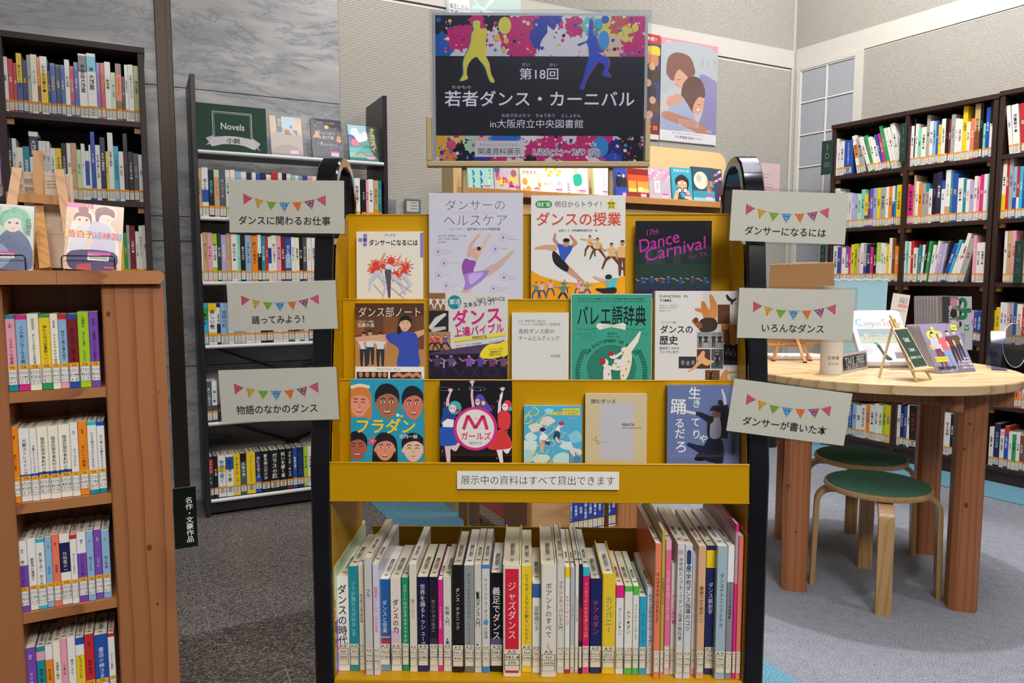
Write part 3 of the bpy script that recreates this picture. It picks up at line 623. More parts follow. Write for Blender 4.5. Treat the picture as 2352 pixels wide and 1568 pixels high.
shelf_row(FB, .015, .098, *NP, '178,1180,n,w,生きづらい,G:.3:.6|r:.6:.93;228,1175,k,w,火の謎;252,1178,w,b,,y:.6:.75;297,1170,w,k,,b:.65:.95;340,1135,y,k,オンザカムアップ;378,1140,s,w,,k:.8:1;412,1155,y,k,リンカーン・ハイウェイ;462,1155,n,w,,b:0:.4;497,1155,k,w,影を呑んだ少女;543,1145,k,w,ガラスの顔;597,1142,k,w,呪いを解く者;638,1142,d,w,ブラック・キッズ,k:.2:1;672,1128,b,w,;697,1130,n,b,少女と海の物語;733,1130,Y,k;757,1130,w;785,1130,w;815,1135,b;850,1135,w;885,1140,g', 915, 'bottom shelf of black bookshelf', NG, tpool=NT, kind='novel', stamp=True, hard=True, lab=(.016, .05), hmax=.21)
# ------------------------------------------------------------------ cedar cabinet on the left
cz = [.99, .786, .58, .375, .17]
cb = thing('cabinet', 'cedar cabinet with narrow paperback niches, manga and easel on its top', 'cabinet', FM(FC, 0, 0, 0))
obj('side_post', MB().cbox(-.104, 0, 0, .30, 0, 1.181, .003), CEDAR, cb)
obj('side_post', MB().cbox(-.62, -.256, 0, .30, 0, 1.181, .003), CEDAR, cb)
obj('back_panel', MB().box(-.256, -.104, .14, .152, .0, 1.181), CEDARD, cb)
for z in cz: obj('shelf', MB().box(-.2558, -.1042, .006, .139, z-.019, z), CEDARH, cb)
for a, b in ((-.62, -.172), (-.1715, .002)):
    pr = [(a, 1.182), (b-.008 if b > 0 else b, 1.182), (b, 1.19), (b, 1.20), (b-.006 if b > 0 else b, 1.207), (a, 1.207)]
    obj('top_board', MB().ext(pr, -.012, .31, 'y'), CEDARH, cb)
def knots(fr, d, pts, par):
    for px, py, r in pts:
        x, z = fr.px(px, py, d); m = MB()
        for rr, c in ((1.5, '#8a5530'), (1., '#4a2c18'), (.5, '#6a4426')):
            n = len(m.v); m.v += [(x+r*rr*math.cos(a)*.8, d-.0002*(2.2-rr), z+r*rr*math.sin(a)*1.1) for a in [2*PI*k/16 for k in range(16)]]; m.f.append(tuple(range(n, n+16))); m.c.append(hx(c))
        obj('knot', m, PRINT, par)
knots(FC, -.0002, [(249, 721, .0035), (343, 1257, .0042), (362, 1387, .0022), (365, 900, .0012)], cb)
sgx0, sgz0 = FC.px(400, 1262, .012); sgx1, sgz1 = FC.px(447, 1116, .012)
A = Art(0, 0, 47, sgx1-sgx0, sgz1-sgz0); A.clip = False
A.text('名作・文豪作品', 32, 75, 16, '#dcdcd4', .01, vertical=True, width=105)
sg = obj('shelf_sign', MB().cbox(0, sgx1-sgx0, 0, .0025, 0, sgz1-sgz0, .0006), mat('black_acrylic', '#0e1412', .15), M=FM(FC, .0015, .012, sgz0))
tag(sg, 'black acrylic sign with white vertical lettering sticking out of the cedar cabinet side', 'sign')
A.obj('lettering', sg)
obj('edge_strip', MB().box(0, sgx1-sgx0, -.001, .003, sgz1-sgz0-.0015, sgz1-sgz0+.0006), ACRYL, sg)
PG = 'paperbacks in the cedar cabinet niches'
def niche(z, ox, oy, s, rows, xend, where, base):
    keys = [r[2] for r in rows]; lb = labels(keys, where, 'paperback')
    for i, r in enumerate(rows):
        x, top, col, tc, title, auth, bands, t4 = (list(r)+[None]*8)[:8]
        nx = rows[i+1][0] if i+1 < len(rows) else xend
        yb = base(x)
        xa, _ = FC.px(ox+x/s, oy+yb/s, .012); xb, _ = FC.px(ox+nx/s, oy+base(nx)/s, .012); _, zt = FC.px(ox+x/s, oy+top/s, .012)
        book(FC, xa, .012+.003*(i % 2), z, xb-xa, zt-z, .105, col, title, tc, 0, lb[i], PG, bands or (), tsz=.42, tspan=(.32, .74) if auth else (.3, .86), off=.0,
             sub=[(auth, .5, .865, .3, tc)] if auth else None, lab=(.012, .047), strip='#eea92a', lbody='#e9e6e0', stamp=z < .9,
             texts=('YA', 'L913.6', t4 or '4308', ['タナ', 'ミド', 'マツ', 'モリ', 'アサ', 'カワ', 'トモ', 'イズ'][i % 8]), name='paperback', res=1)
niche(.991, 0, 440, 3.015, [(62, 855, 'p', 'k', 'ミステリな惑星', '水野', [(0, .09, 't'), (.95, 1, 't')], '2460'), (130, 855, 'l', 'k', 'この冬いなくなる君へ', None, [(0, .09, 'M'), (.94, 1, 'M')], '1149'),
 (213, 845, 'i', 'k', 'あんこう先生と少女探偵団', '田中啓文', None, '47185N'), (293, 852, 'y', 'k', '晴れた日は図書館へいこう', None, [(0, .1, 'g'), (.96, 1, 'g')], '3091'),
 (370, 845, 'i', 'k', 'サトミとアオゲラ探偵', '松尾由美', None, '4930'), (425, 848, 'b', 'k', '昨日の僕が僕を殺す', None, [(0, .09, 'p'), (.93, 1, 'r'), (.09, .93, 'l')], '8520'),
 (485, 848, 'd', 'k', '君と読む心臓の音', None, [(0, .09, 'b'), (.94, 1, 'b')], '5044'), (558, 832, 'Y', 'k', '空よりも遠く、のびやかに', '広瀬裕人', None, '4633'),
 (637, 832, 'u', 'k', '放課後レシピで謎解きを', '友井羊', None, '4606')], 702, 'top niche of cedar cabinet', lambda x: 1392-.06*x)
niche(.787, 0, 900, 2.348, [(77, 190, 'o', 'k', '君だけに愛を', '朝野', [(.0, .06, 'o')], '5888'), (118, 200, 'w', 'k', '文豪ストレイドッグス', None, [(.30, .37, 'b')], '47164N'), (178, 195, 'w', 'k', '文豪ストレイドッグス', None, [(.31, .38, 'b')], '18'),
 (217, 190, 'i', 'k', '臨床犯罪学者火村の推理', None, [(.31, .38, 'b')], '4306'), (277, 183, 'i', 'k', '臨床犯罪学者火村の推理', None, [(.31, .38, 'b')], '4308'), (332, 178, 'i', 'k', '臨床犯罪学者火村の推理', None, [(.31, .38, 'b')], '4308'),
 (395, 165, 'w', 'k', 'キリエのうた', '岩井', None, '1136'), (437, 160, 'o', 'k', 'おいしい給食', '紙吹', None, '9587'), (487, 160, 'w', 'k', 'たとえ明日きみだけを忘れても', None, [(0, .06, 't'), (.95, 1, 'x')], '1146'), (538, 160, 'w', 'k', '白い僕らは春をむかえる', None, [(0, .06, 't'), (.94, 1, 'b')], '1143')],
 580, 'second niche of cedar cabinet', lambda x: 616-.118*x)
niche(.581, 0, 900, 2.348, [(113, 808, 'w', 'k', '悪になれない彼の罪', '桜木', [(0, .66, 'u')], '9472'), (165, 795, 'w', 'k', '幽霊城の魔導士', None, None, '1146'), (212, 793, 'w', 'k', '星に届く想い、風の本', None, [(0, .05, 'x'), (.95, 1, 'x')], '1143'),
 (258, 785, 'l', 'b', '女学院', '寺地', None, '4483'), (297, 768, 'C', 'k', '地獄堂', '香月', None, '2064'), (337, 770, 'w', 'w', '外科医の一途', None, [(.46, .88, 'n')], '3358'), (393, 770, 'w', 'k', 'ほんとうの友だち', None, [(.94, 1, 'r')], '1157'),
 (430, 760, 'L', 'k', 'ハンド五の彼', '榎木', [(0, .7, 'u'), (.7, 1, 'w')], '7950'), (480, 750, 'l', 'k', '嘘つきたち', '町', None, '1145'), (520, 745, 'u', 'w', 'バブル', '武田', None, '1143'), (562, 745, 'l', 'k', '君の物語', '町', None, '1146')], 605, 'third niche of cedar cabinet', lambda x: 1216-.17*x)
niche(.376, 0, 900, 2.348, [(155, 1380, 'u', 'w', 'ライター', '横井', None), (213, 1378, 't', 'k', '物語と謎', None, [(0, .8, 't'), (.8, .93, 'p')]), (262, 1370, 'o', 'k', '若き文豪', None, [(.8, 1, 'w')]), (303, 1350, 'i', 'k', '放課後の魔法', None, None),
 (345, 1330, 'p', 'k', 'この夏の話', None, None), (380, 1325, 'w', 'k', '猫はくるり', None, None), (425, 1325, 'w', 'k', 'ピタゴラスの本', None, [(0, .75, 'y'), (.9, 1, 'b')]), (472, 1310, 'r', 'k', '科学探偵', '松岡', None), (524, 1310, 'b', 'w', '書店の神さま', None, None), (597, 1305, 'w', 'k', 'ひらりの季節', None, [(.95, 1, 'r')])],
 634, 'lowest visible niche of cedar cabinet', lambda x: 1800-.2*x)

# ------------------------------------------------------------------ yellow display trolley
tr = thing('display_trolley', 'yellow steel display trolley with black side frames, three tiers of face-out books', 'trolley', FM(FT, 0, 0, 0))
HW = .366
zlt = FT.px(1236, 1064, 0)[1]; zlb = FT.px(1236, 1152, 0)[1]
z3 = FT.px(1236, 872, .075)[1]; z2 = FT.px(1236, 687, .11)[1]; z1 = FT.px(1236, 492, .155)[1]
T_ = .0018
def sheet(pts, x0, x1, nm, par=tr):
    """bent steel sheet: profile polyline (y,z) thickened"""
    m = MB()
    for (a, b), (c, d) in zip(pts, pts[1:]):
        l = math.hypot(c-a, d-b); n = (-(d-b)/l*T_, (c-a)/l*T_); e = ((c-a)/l*T_*.4, (d-b)/l*T_*.4)
        m.ext([(a-e[0], b-e[1]), (c+e[0], d+e[1]), (c+e[0]+n[0], d+e[1]+n[1]), (a-e[0]+n[0], b-e[1]+n[1])], x0, x1, 'x')
    return obj(nm, m, YEL, par)
FZ = (1.09, .945, .812)
sheet([(.162, z1-.012), (.155, z1), (.139, FZ[0]), (.109, FZ[0]-.004)], -HW+.004, HW-.004, 'display_tier')
sheet([(.115, z2-.008), (.108, z2), (.100, FZ[1]), (.075, FZ[1]-.004)], -HW+.002, HW-.002, 'display_tier')
sheet([(.081, z3-.008), (.074, z3), (.066, FZ[2]), (.004, FZ[2]-.004)], -HW+.001, HW-.001, 'display_tier')
sheet([(.010, zlt-.004), (.001, zlt), (-.003, zlb), (.02, zlb-.002)], -HW-.001, HW+.001, 'front_lip')
sheet([(.25, .49), (.25, .66), (.244, .672)], -HW+.02, HW-.02, 'bin_back')
sheet([(-.004, .455), (-.004, .474), (.25, .474)], -HW+.001, HW-.001, 'bottom_shelf')
obj('rear_sheet', MB().box(-HW+.02, HW-.02, .236, .2375, .80, 1.28), YEL, tr)
for s in (-1, 1):
    side = MB().ext([(.004, .44), (.235, .44), (.235, .80), (.235, 1.27), (.16, z1), (.075, z1-.06), (.02, .92), (.004, .80)], s*HW-(.0012 if s > 0 else 0), s*HW+(0 if s > 0 else .0012), 'x')
    obj('side_panel', side, YEL, tr)
    # black side frame: band bent over the top
    path = [(.0, .08), (.0, .5), (0, .86), (.012, .94), (.05, 1.2), (.066, 1.30), (.085, 1.352)]
    for k in range(9):
        a = PI*(1-k/8); path.append((.155+.066*math.cos(a), 1.352+.058*math.sin(a)))
    path = path[:7]+path[8:]+[(.228, 1.30), (.235, 1.1), (.235, .08)]
    P3 = [(s*(HW+.0165), y, z) for y, z in path]
    prof = [(-.003, -.0165), (-.006, -.0135), (-.006, .0135), (-.003, .0165), (.003, .0165), (.006, .0135), (.006, -.0135), (.003, -.0165)]
    fr_ = obj('side_frame', MB().sweep(P3, prof, (1, 0, 0)), BLK, tr, True)
    # chrome grip over the loop
    arc = [(s*(HW+.0165), y, z) for y, z in path[5:-2]]
    gp = [(-.007, -.019), (-.0105, -.016), (-.0105, .016), (-.007, .019), (.007, .019), (.0105, .016), (.0105, -.016), (.007, -.019)]
    obj('chrome_grip', MB().sweep(arc, gp, (1, 0, 0)), CHROME, tr, True)
    obj('frame_infill', MB().ext([(.006, .12), (.228, .12), (.228, 1.10), (.16, 1.26), (.062, 1.25), (.045, 1.15), (.006, .87)], s*(HW+.012), s*(HW+.016), 'x'), BLK, tr)
    for y in (.01, .225):
        c_ = obj('caster', MB().lathe([(.0, -.009), (.024, -.009), (.027, -.006), (.027, .006), (.024, .009), (0, .009)], 18), RUB, tr, True, M=Matrix.Translation((s*(HW+.0165), y, .028)) @ Matrix.Rotation(PI/2, 4, 'Y'))
        obj('caster_fork', MB().box(-.004, .004, -.012, -.010, -.0, .055).box(-.004, .004, .010, .012, 0, .055).box(-.008, .008, -.013, .013, .05, .056), BLACKW, c_, M=Matrix.Rotation(-PI/2, 4, 'Y') @ Matrix.Rotation(PI/2, 4, 'Z'))
obj('base_bar', MB().cbox(-HW, HW, .10, .13, .09, .13, .002), BLK, tr)

# notice on the front lip
x0, zz0 = FT.px(1050, 1122, -.004); x1, zz1 = FT.px(1422, 1083, -.004)
A = Art(1050, 1083, 1422, x1-x0, zz1-zz0); A.clip = False
A.text('展示中の資料はすべて貸出できます', 1236, 1104, 23, 'k', -.006, width=355, res=3)
nt = obj('notice', MB().box(0, x1-x0, -.0004, 0, 0, zz1-zz0), PAPER, M=FM(FT, x0, -.0052, zz0, 0, math.radians(-2)))
tag(nt, 'white paper strip with black lettering taped along the yellow front lip', 'notice'); A.obj('lettering', nt)

# section cards stuck to the frames
def card(d, q, txt, lab, tw, rot_text=0, margin=.0045):
    """q = TL, TR, BR, BL pixels of the white paper"""
    c = [FT.px(*p, d) for p in q]
    wid = (math.dist(c[0], c[1])+math.dist(c[3], c[2]))/2; hei = (math.dist(c[0], c[3])+math.dist(c[1], c[2]))/2
    roll = math.atan2((c[1][1]-c[0][1]+c[2][1]-c[3][1])/2, (c[1][0]-c[0][0]+c[2][0]-c[3][0])/2)
    cx = sum(p[0] for p in c)/4; cz_ = sum(p[1] for p in c)/4
    M = FM(FT, cx, d, cz_) @ Matrix.Rotation(-roll, 4, 'Y') @ Matrix.Translation((-wid/2, 0, -hei/2))
    t = obj('section_card', MB().cbox(0, wid, -.0004, .0002, 0, hei, .0001), PAPER, M=M); tag(t, lab, 'card', 'bunting cards on the trolley frames')
    obj('laminate_pouch', MB().box(-margin*1.4, wid+margin, -.0010, -.0008, -margin, hei+margin), POUCH, t)
    A = Art(0, 0, 938, wid, hei); A.clip = False
    A.line([(118, 108), (180, 138), (250, 158), (330, 172), (420, 178), (500, 178), (590, 172), (690, 152), (790, 118)], 2.5, '#b9a98a')
    def tri(pts, col, deco):
        A.poly(pts, col)
        def inside(u, v):  # u along the top edge, v towards the tip
            a, b, c_ = pts; mx, my = a[0]+(b[0]-a[0])*u, a[1]+(b[1]-a[1])*u
            return (mx+(c_[0]-mx)*v, my+(c_[1]-my)*v)
        if deco == 'stripe':
            for v in (.12, .35, .58): A.poly([inside(0, v), inside(1, v), inside(1, v+.09), inside(0, v+.09)], '#4f9a3c')
        if deco == 'vstripe':
            for u in (.1, .4, .7): A.poly([inside(u, 0), inside(u+.14, 0), inside(u+.1, .9), inside(u+.04, .9)], '#e0503a')
        if deco == 'dots':
            for i, (u, v) in enumerate([(.2, .1), (.5, .1), (.8, .12), (.3, .35), (.62, .35), (.45, .6), (.5, .8)]): x, y = inside(u, v); A.ell(x, y, 5, 5, ['r', 'g', '#8a5a2a'][i % 3], 7)
        if deco == 'flower':
            for u, v in [(.2, .12), (.55, .15), (.85, .1), (.35, .42), (.62, .5), (.5, .75)]: x, y = inside(u, v); A.ell(x, y, 8, 5, '#9ccbea', 7); A.ell(x, y, 5, 8, '#9ccbea', 7)
        if deco == 'star':
            for u, v in [(.25, .18), (.7, .15), (.5, .5), (.5, .78)]:
                x, y = inside(u, v); A.poly([(x+(9 if k % 2 == 0 else 4)*math.sin(k*PI/5), y-(9 if k % 2 == 0 else 4)*math.cos(k*PI/5)) for k in range(10)], '#eccb52')
        if deco == 'check':
            for v in (.1, .35, .6): A.poly([inside(0, v), inside(1, v), inside(1, v+.06), inside(0, v+.06)], '#e0788a')
            for u in (.3, .65): A.poly([inside(u, 0), inside(u+.07, 0), inside(u+.05, .85), inside(u, .85)], '#e0788a')
    tri([(118, 110), (193, 145), (121, 197)], '#cc3f56', 'check'); tri([(210, 145), (286, 162), (231, 230)], '#e8b850', 'dots'); tri([(306, 170), (390, 175), (341, 245)], '#9cc23c', 'stripe')
    tri([(408, 178), (493, 178), (451, 255)], '#3f8fd0', 'flower'); tri([(515, 177), (593, 173), (565, 250)], '#ee9a3c', 'vstripe'); tri([(613, 168), (698, 150), (678, 232)], '#9a4f98', 'star'); tri([(713, 150), (788, 118), (788, 203)], '#d8507c', 'check')
    A.text(txt, 450, 322, 76, '#262022', .011, width=tw, res=3, rot=rot_text)
    A.obj('card_print', t)
card(.042, [(529.7, 412.6), (793, 415.4), (788.7, 536), (522.6, 534)], 'ダンスに関わるお仕事', 'bunting card ダンスに関わるお仕事, topmost of three on the left trolley frame', 755)
card(.022, [(526.5, 652), (772, 641.6), (774, 756), (521, 759)], '踊ってみよう！', 'bunting card 踊ってみよう！, middle one of three on the left frame', 505)
card(-.012, [(505, 850.6), (773.5, 841.6), (777.5, 963), (506, 970)], '物語のなかのダンス', 'bunting card 物語のなかのダンス, lowest of three on the left frame', 655)
card(.044, [(1678, 436), (1947.6, 444.5), (1941.6, 562.4), (1679, 551.7)], 'ダンサーになるには', 'bunting card ダンサーになるには, topmost of three on the right trolley frame', 665)
card(.024, [(1695.6, 660), (1962.6, 667), (1958.7, 780.8), (1694.8, 776)], 'いろんなダンス', 'bunting card いろんなダンス with glare, middle one on the right frame', 520)
card(-.012, [(1684.5, 869), (1954.7, 903.4), (1940.9, 1024.4), (1669.9, 988.4)], 'ダンサーが書いた本', 'slanted bunting card ダンサーが書いた本, lowest one on the right frame', 675)

# ------------------------------------------------------------------ books in the trolley bin
BD = [  # xL, xR, top, colour, title colour, title, title size, label words, bands, crop
 (105, 131, 570, 'u', 'y', '', .5, 'thin purple and orange picture-cover book at the bin left end', [(.5, 1, 'e')], 0, .25),
 (134, 239, 650, 'w', 'k', 'ダンスの時代', .78, 'white book titled ダンスの時代 in big black lettering', None, 0),
 (242, 323, 562, 't', '#9fd8de', 'フラが踊れる対訳本 200', .5, 'teal book with pale lettering near the bin left end', [(0, .04, 't')], 0),
 (326, 373, 553, 'c', 'k', '振付稼業の踊る教科書', .5, 'thin cream book right of the teal one', None, 0),
 (376, 441, 490, '#c9c6c2', 'k', 'フラ', .62, 'tall grey-white book, the tallest near the bin left end', None, 0, .21),
 (448, 501, 545, '#d2cde0', 'M', '超展開バレエマンガの世界', .6, 'lilac-white book with magenta lettering', [(0, .45, '#ded4d4')], 0, .21),
 (503, 592, 675, '#1f5a9c', 'w', 'ダンスと音楽', .5, 'blue book with white lettering and painted lower spine', [(0, .07, '#6c93b4'), (.1, .3, '#2c3a6c'), (.3, .33, 'r'), (.36, .38, 'C')], 0),
 (597, 686, 665, '#e6d6cc', 'k', 'ダンスの力', .62, 'pinkish cream book with black lettering right of the blue one', [(.3, .45, '#d6b9cc')], 0),
 (693, 752, 660, '#159060', 'w', 'スカートはかなきゃダメですか？', .6, 'green book with white lettering in the trolley bin', None, 0),
 (758, 822, 545, '#ddd5c2', '#a8905a', '舞うひと', .6, 'tall cream book with gold lettering right of the green one', None, 0, .2),
 (826, 921, 655, '#1c1840', 'w', '世界を踊るトゥシューズ', .5, 'navy book with white lettering and white page tops', [(.0, .045, '#2b2468')], 0),
 (926, 1001, 655, '#221c2c', 'a', 'ボリショイ卒業', .5, 'dark plum book with grey lettering', [(0, .14, '#d8cfc4'), (.2, .35, '#3a3050')], 0),
 (1003, 1044, 680, '#dc2b8c', 'w', 'ベリーダンス用語集', .5, 'slim magenta book between plum and cream ones', None, 0),
 (1047, 1118, 655, '#d9d5ca', 'k', '剣舞入門', .55, 'cream book titled 剣舞入門 with a small standing figure', None, 0),
 (1122, 1222, 553, '#151316', 'w', 'ダンス・テクニック', .38, 'tall black book with small white lettering', None, 0, .19),
 (1226, 1312, 555, '#8f9394', '#26282a', 'ダンサーのためのメンタル・トレーニング', .36, 'tall grey book with dark lettering', [(0, .06, '#6d7170')], 0, .19),
 (1314, 1375, 548, '#cfccc4', 'k', '社交ダンス入門', .68, 'light grey book with heavy black lettering and dancer marks', None, 0, .19),
 (1378, 1446, 550, '#d3d0ca', 'k', 'アイリッシュ・ダンスへの招待', .52, 'light grey book with a blue top edge and blue dot', [(0, .06, '#3a86c8'), (.965, 1, '#3a86c8')], 0, .19),
 (1448, 1556, 620, '#100f14', 'w', '義足でダンス', .66, 'black book with large white lettering and a lilac band', [(.24, .34, '#5d527c')], 0),
 (1558, 1713, 550, '#e3dccb', 'w', 'ジャズダンス', .5, 'thick book with a bright red title panel on cream', None, 0, .21),
 (1716, 1806, 560, '#e4c52c', 'k', 'どうせダンスなんか観ないんだろ？', .42, 'tall yellow book with thin black lettering', None, 0, .19),
 (1808, 1881, 690, '#e3e1dc', 'k', '図解踊り子', .56, 'short white book with a small blue block at its head', [(.82, .97, '#3c5f9e')], 0),
 (82, 215, 545, '#ddd8c8', 'k', 'ポアントのすべて', .42, 'wide cream hardback with a ballet-shoe picture on its spine', None, 1, .21),
 (217, 284, 503, '#cfcbc6', 'k', 'クラシック・バレエ入門', .55, 'tall light grey book right of the wide cream hardback', None, 1, .2),
 (286, 329, 570, '#e3e0da', 'r', 'チアリーディング', .72, 'slim white book with red lettering and yellow head', [(.9, 1, 'y'), (0, .04, 'r')], 1, .2),
 (332, 370, 570, '#b6b8bb', 'k', 'ヒーローズ', .5, 'slim grey book right of the red-lettered one', None, 1, .2),
 (373, 406, 545, '#e2ded6', 'k', 'ヒップホップダンス入門', .6, 'slim white book between grey and navy ones', [(0, .03, 'p')], 1, .2),
 (408, 434, 545, '#231f3a', 'r', '上空のコツ', .6, 'slim dark navy book left of the magenta one', [(.3, .6, '#8c2c38')], 1, .2),
 (437, 496, 570, '#d0216c', '#f2d437', 'マンガでよくわかるダンス入門', .56, 'magenta book with yellow lettering and a cyan head', [(.92, 1, 'x'), (0, .06, '#d84a86')], 1, .2),
 (500, 602, 670, '#17255e', '#d84a5a', 'チア☆ダン', .56, 'navy book with coral lettering and a star', None, 1),
 (605, 720, 628, '#e6c32e', '#2f7f96', 'カンパニー', .52, 'yellow hardback with teal lettering', None, 1),
 (723, 791, 728, '#e4e1dc', 'k', 'ダンシング★ハイ', .42, 'short white book with magenta head and red-haired face', [(.86, 1, 'M')], 1, .17),
 (796, 866, 735, '#e2e0d6', 'k', 'チア★ダン', .55, 'green-edged white book with a red star', [(.94, 1, '#58b84c'), (0, .2, '#58b84c')], 1, .17),
 (868, 922, 735, '#e2e0d6', 'k', 'ファースト・ステップ', .55, 'green-edged white book without a star', [(.9, 1, '#58b84c'), (0, .2, '#58b84c')], 1, .17),
 (925, 986, 825, '#2ba3c6', '#18305c', 'ガールズ・ステップ', .45, 'short cyan book, shortest in the trolley bin', None, 1),
 (988, 1044, 745, '#d6dce4', 'k', 'わたしが恋のセンターです！？', .62, 'short pale blue-white book right of the cyan one', None, 1, .17),
 (1050, 1104, 365, '#e9805c', 'k', 'なんびきのねこたちおどる？', .62, 'tall coral picture book in the trolley bin', None, 1, .22, .26),
 (1106, 1136, 258, '#b9a945', 'k', 'すなはまのバレリーナ', .75, 'very tall olive picture book, its cover showing behind', None, 1, .24, .29),
 (1139, 1190, 340, '#e26a9a', 'w', 'はじめての手話ダンス&ソング', .6, 'tall pink book with white lettering', [(.0, .22, '#e6a9be'), (.93, 1, '#e6a9be')], 1, .2, .24),
 (1192, 1236, 540, '#e2dedb', 'M', 'ダンスの教科書', .8, 'white book with magenta lettering left of tall grey ones', None, 1, .18),
 (1240, 1303, 370, '#d2d0cc', 'k', '中学校ヒップホップダンス指導の教科書', .6, 'tall light grey book with a round sticker at its head', None, 1, .21),
 (1306, 1369, 380, '#cfd0d0', 'k', '中学校ダンス指導のコツ', .75, 'tall light grey book with a dark blue capsule mark', [(.86, .98, '#c9cfd6')], 1, .21),
 (1371, 1414, 450, '#d8d4d2', 'M', 'ストリートダンスベーシック', .6, 'white book with thin magenta lettering', [(0, .05, 'p')], 1, .2),
 (1418, 1484, 390, '#d7a982', 'k', '舞踏という何か', .5, 'tall tan book with fine print down its spine', None, 1, .21),
 (1486, 1573, 385, '#232a5c', 'w', 'ダンス解剖学', .5, 'tall navy book with a yellow head block', [(.83, .965, 'y')], 1, .2),
 (1578, 1666, 390, '#9eb4c0', 'k', 'ダンステクニックとケガ', .46, 'tall pale blue book with black lettering', None, 1, .21),
 (1668, 1724, 385, '#8d8890', 'k', 'ダンスのための準備運動', .5, 'tall grey and white book right of the pale blue one', [(.73, 1, 'w')], 1, .21),
 (1727, 1756, 200, '#d8307e', 'w', '', .6, 'slim tall magenta book with a wide pale cover at the bin right end', [(.62, .95, '#b89ab0')], 1, .24, .29),
 (1759, 1800, 300, '#e8806e', '#e05a68', 'ヒップホップダンス', .6, 'slim coral book at the bin right end', None, 1, .22)]
NUM = [('799', '2NX'), ('799', '3NX'), ('799', '40N'), ('799', '41N'), ('726.1', '458N'), ('762.3', '876N'), ('769.1', '230N'), ('769.1', '265N'), ('769.1', '266N'), ('769.1', '274N'), ('769.1', '279N'), ('799', '34N'), ('769.1', '6NX'), ('799.3', '41N'), ('799.3', '40N'),
 ('799.3', '2NX'), ('799.2', '3N'), ('784.3', '207N'), ('781.4', '59N'), ('769', '139N'), ('769', '162N'), ('769', '165N'), ('769', '166N'), ('781', '63N'), ('799', '35N'), ('79', '30N'), ('J799', '1NX'), ('781.4', '68N'), ('913.6', '47183N'), ('J913', '4519N'), ('J913', '6077N'), ('J913', '236N'),
 ('L913', '4473'), ('J913', '2639'), ('J9', '22'), ('E9', '23'), ('J378', '82N'), ('375', '755'), ('375.4', '780N'), ('375', '736'), ('798', '38N'), ('769', '5NX'), ('769.9', '15NX'), ('769', '72N'), ('799', '32N'), ('7', '2'), ('79', '31N')]
BY = .022; ZB = .4765
